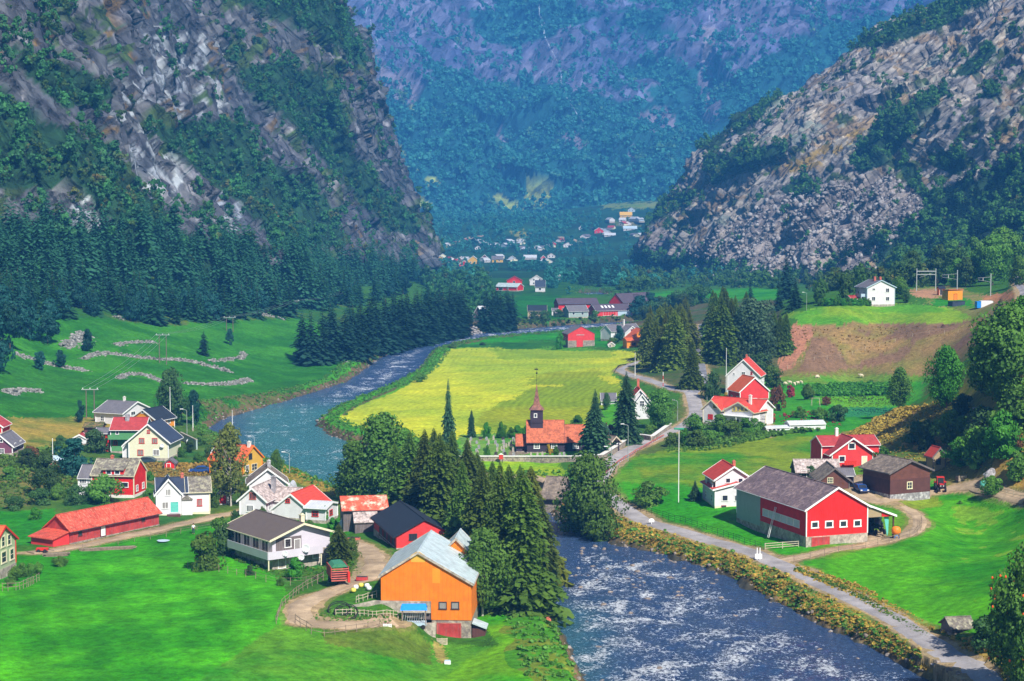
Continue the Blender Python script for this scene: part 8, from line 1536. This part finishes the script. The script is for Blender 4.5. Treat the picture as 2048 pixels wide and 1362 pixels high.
x, y, z, m_ = spot(1096, 1232); boulder(1096, 1242, 16, 'orange-brown boulder at the water edge below the stump', 'brick', 3)
# berries on the corner tree
bt = [o for o in C.objects if o.get('label', '').startswith('dark leafy tree with orange berries')][0]; cr = [o for o in C.objects if o.parent == bt and o.name.startswith('crown')][0]; mb = MB()
vv = cr.data.vertices
for k in range(110):
    p = vv[rnd.randrange(len(vv))].co*1.02; mb.lathe((p.x, p.y, p.z), [(.002,-.012),(.011,-.006),(.012,.004),(.002,.012)], 6)
mb.build('berries', MAT['orange_berries'], bt)
# slip road and waterfall
ribbon('slip_road', [(905,484),(918,483),(932,480),(945,476),(955,472)], 26, MAT['dirt'], 'pale slip road by the distant village', .4)
ribbon('distant_road', [(1120,474),(1140,478),(1165,486)], 9, MAT['dirt'], 'thin pale road climbing to the distant hamlet', .6)
def waterfall(pix, label, w_):
    f, nn, disp, (ks, kt), mat, lb, name = MBK; px, py = proj(*f.T); P = []
    for a, b in pix:
        i = np.argmin((px-a)**2+(py-b)**2+np.where(nn[:, 2] < -.2, 1e6, 0)); P.append(Vector(f[i])+Vector((0, -8, 3)))
    V = []
    for i, p in enumerate(P):
        for s in (-1, 0, 1): V.append(tuple(p+Vector((s*w_*rnd.uniform(.1, 1.6), -1.0*(s == 0), 0))))
    me = raw_mesh('waterfall', np.array(V), gridfaces(len(P), 3)); tag(obj('waterfall', me, MAT['fall']), label, kind='structure')
def dens(p, n=5): return [(p[i][0]+(p[i+1][0]-p[i][0])*k/n+rnd.uniform(-1.2, 1.2), p[i][1]+(p[i+1][1]-p[i][1])*k/n) for i in range(len(p)-1) for k in range(n)]
waterfall(dens(FWATER), 'long white waterfall down the far mountain wall', 1.5); waterfall(dens([(1414,0),(1418,60),(1416,110),(1414,150)]), 'faint waterfall streak right of the long one', .7); waterfall(dens([(728,20),(745,60),(768,110),(782,150)]), 'faint stream on the left flank of the far mountain', .7)
# ---------------------------------------------------------------- air, sky, sun, camera
m = bpy.data.materials.new('air'); m.use_nodes = True; nt = m.node_tree; nt.nodes.clear()
out = nt.nodes.new('ShaderNodeOutputMaterial'); pv = nt.nodes.new('ShaderNodeVolumePrincipled'); nt.links.new(pv.outputs[0], out.inputs['Volume'])
setin(pv, 'Color', (.08, .38, 1.0, 1)); setin(pv, 'Density', HAZE_D); setin(pv, 'Anisotropy', -.28)
hz = MB().box(-3300, 3300, -300, 6800, -30, 1800).build('haze', m)
tag(hz, 'thin blue summer haze filling the whole valley', kind='stuff')
w = bpy.data.worlds.new('World'); bpy.context.scene.world = w; w.use_nodes = True; nt = w.node_tree
sky = nt.nodes.new('ShaderNodeTexSky'); sky.sky_type = 'NISHITA'; sky.sun_disc = False
SUN_EL, SX, SY = math.radians(44), .47, -.88
sky.sun_elevation = SUN_EL; sky.sun_rotation = math.atan2(SX, SY); sky.air_density = 1.0; sky.dust_density = .6; sky.ozone_density = 1.5
nt.links.new(sky.outputs[0], nt.nodes['Background'].inputs['Color']); nt.nodes['Background'].inputs['Strength'].default_value = SKY_S
sl = bpy.data.lights.new('sun', 'SUN'); sl.energy = SUN_S; sl.angle = math.radians(.53); sl.color = (1, .95, .86)
so = bpy.data.objects.new('sun', sl); C.objects.link(so); so.location = (200, -200, 400)
dv = Vector((SX*math.cos(SUN_EL), SY*math.cos(SUN_EL), math.sin(SUN_EL))); so.rotation_euler = dv.to_track_quat('Z', 'Y').to_euler()
cam = bpy.data.cameras.new('camera'); co = bpy.data.objects.new('camera', cam); C.objects.link(co)
co.location = (0, 0, CZ); co.rotation_euler = (math.pi/2-TH, 0, 0); cam.sensor_width = 36; cam.lens = 36*FL/2048; cam.clip_start = 1; cam.clip_end = 20000
sc = bpy.context.scene; sc.camera = co
sc.view_settings.view_transform = 'Standard'; sc.view_settings.look = 'None'; sc.view_settings.gamma = 1; sc.view_settings.exposure = EXPO
cy = sc.cycles; cy.max_bounces = 5; cy.diffuse_bounces = 3; cy.glossy_bounces = 2; cy.transmission_bounces = 3; cy.volume_bounces = 1; cy.transparent_max_bounces = 8
cy.use_denoising = True; cy.denoiser = 'OPENIMAGEDENOISE'; cy.denoising_prefilter = 'ACCURATE'; cy.use_adaptive_sampling = True; cy.adaptive_threshold = .015
cy.caustics_reflective = False; cy.caustics_refractive = False; cy.sample_clamp_indirect = 4
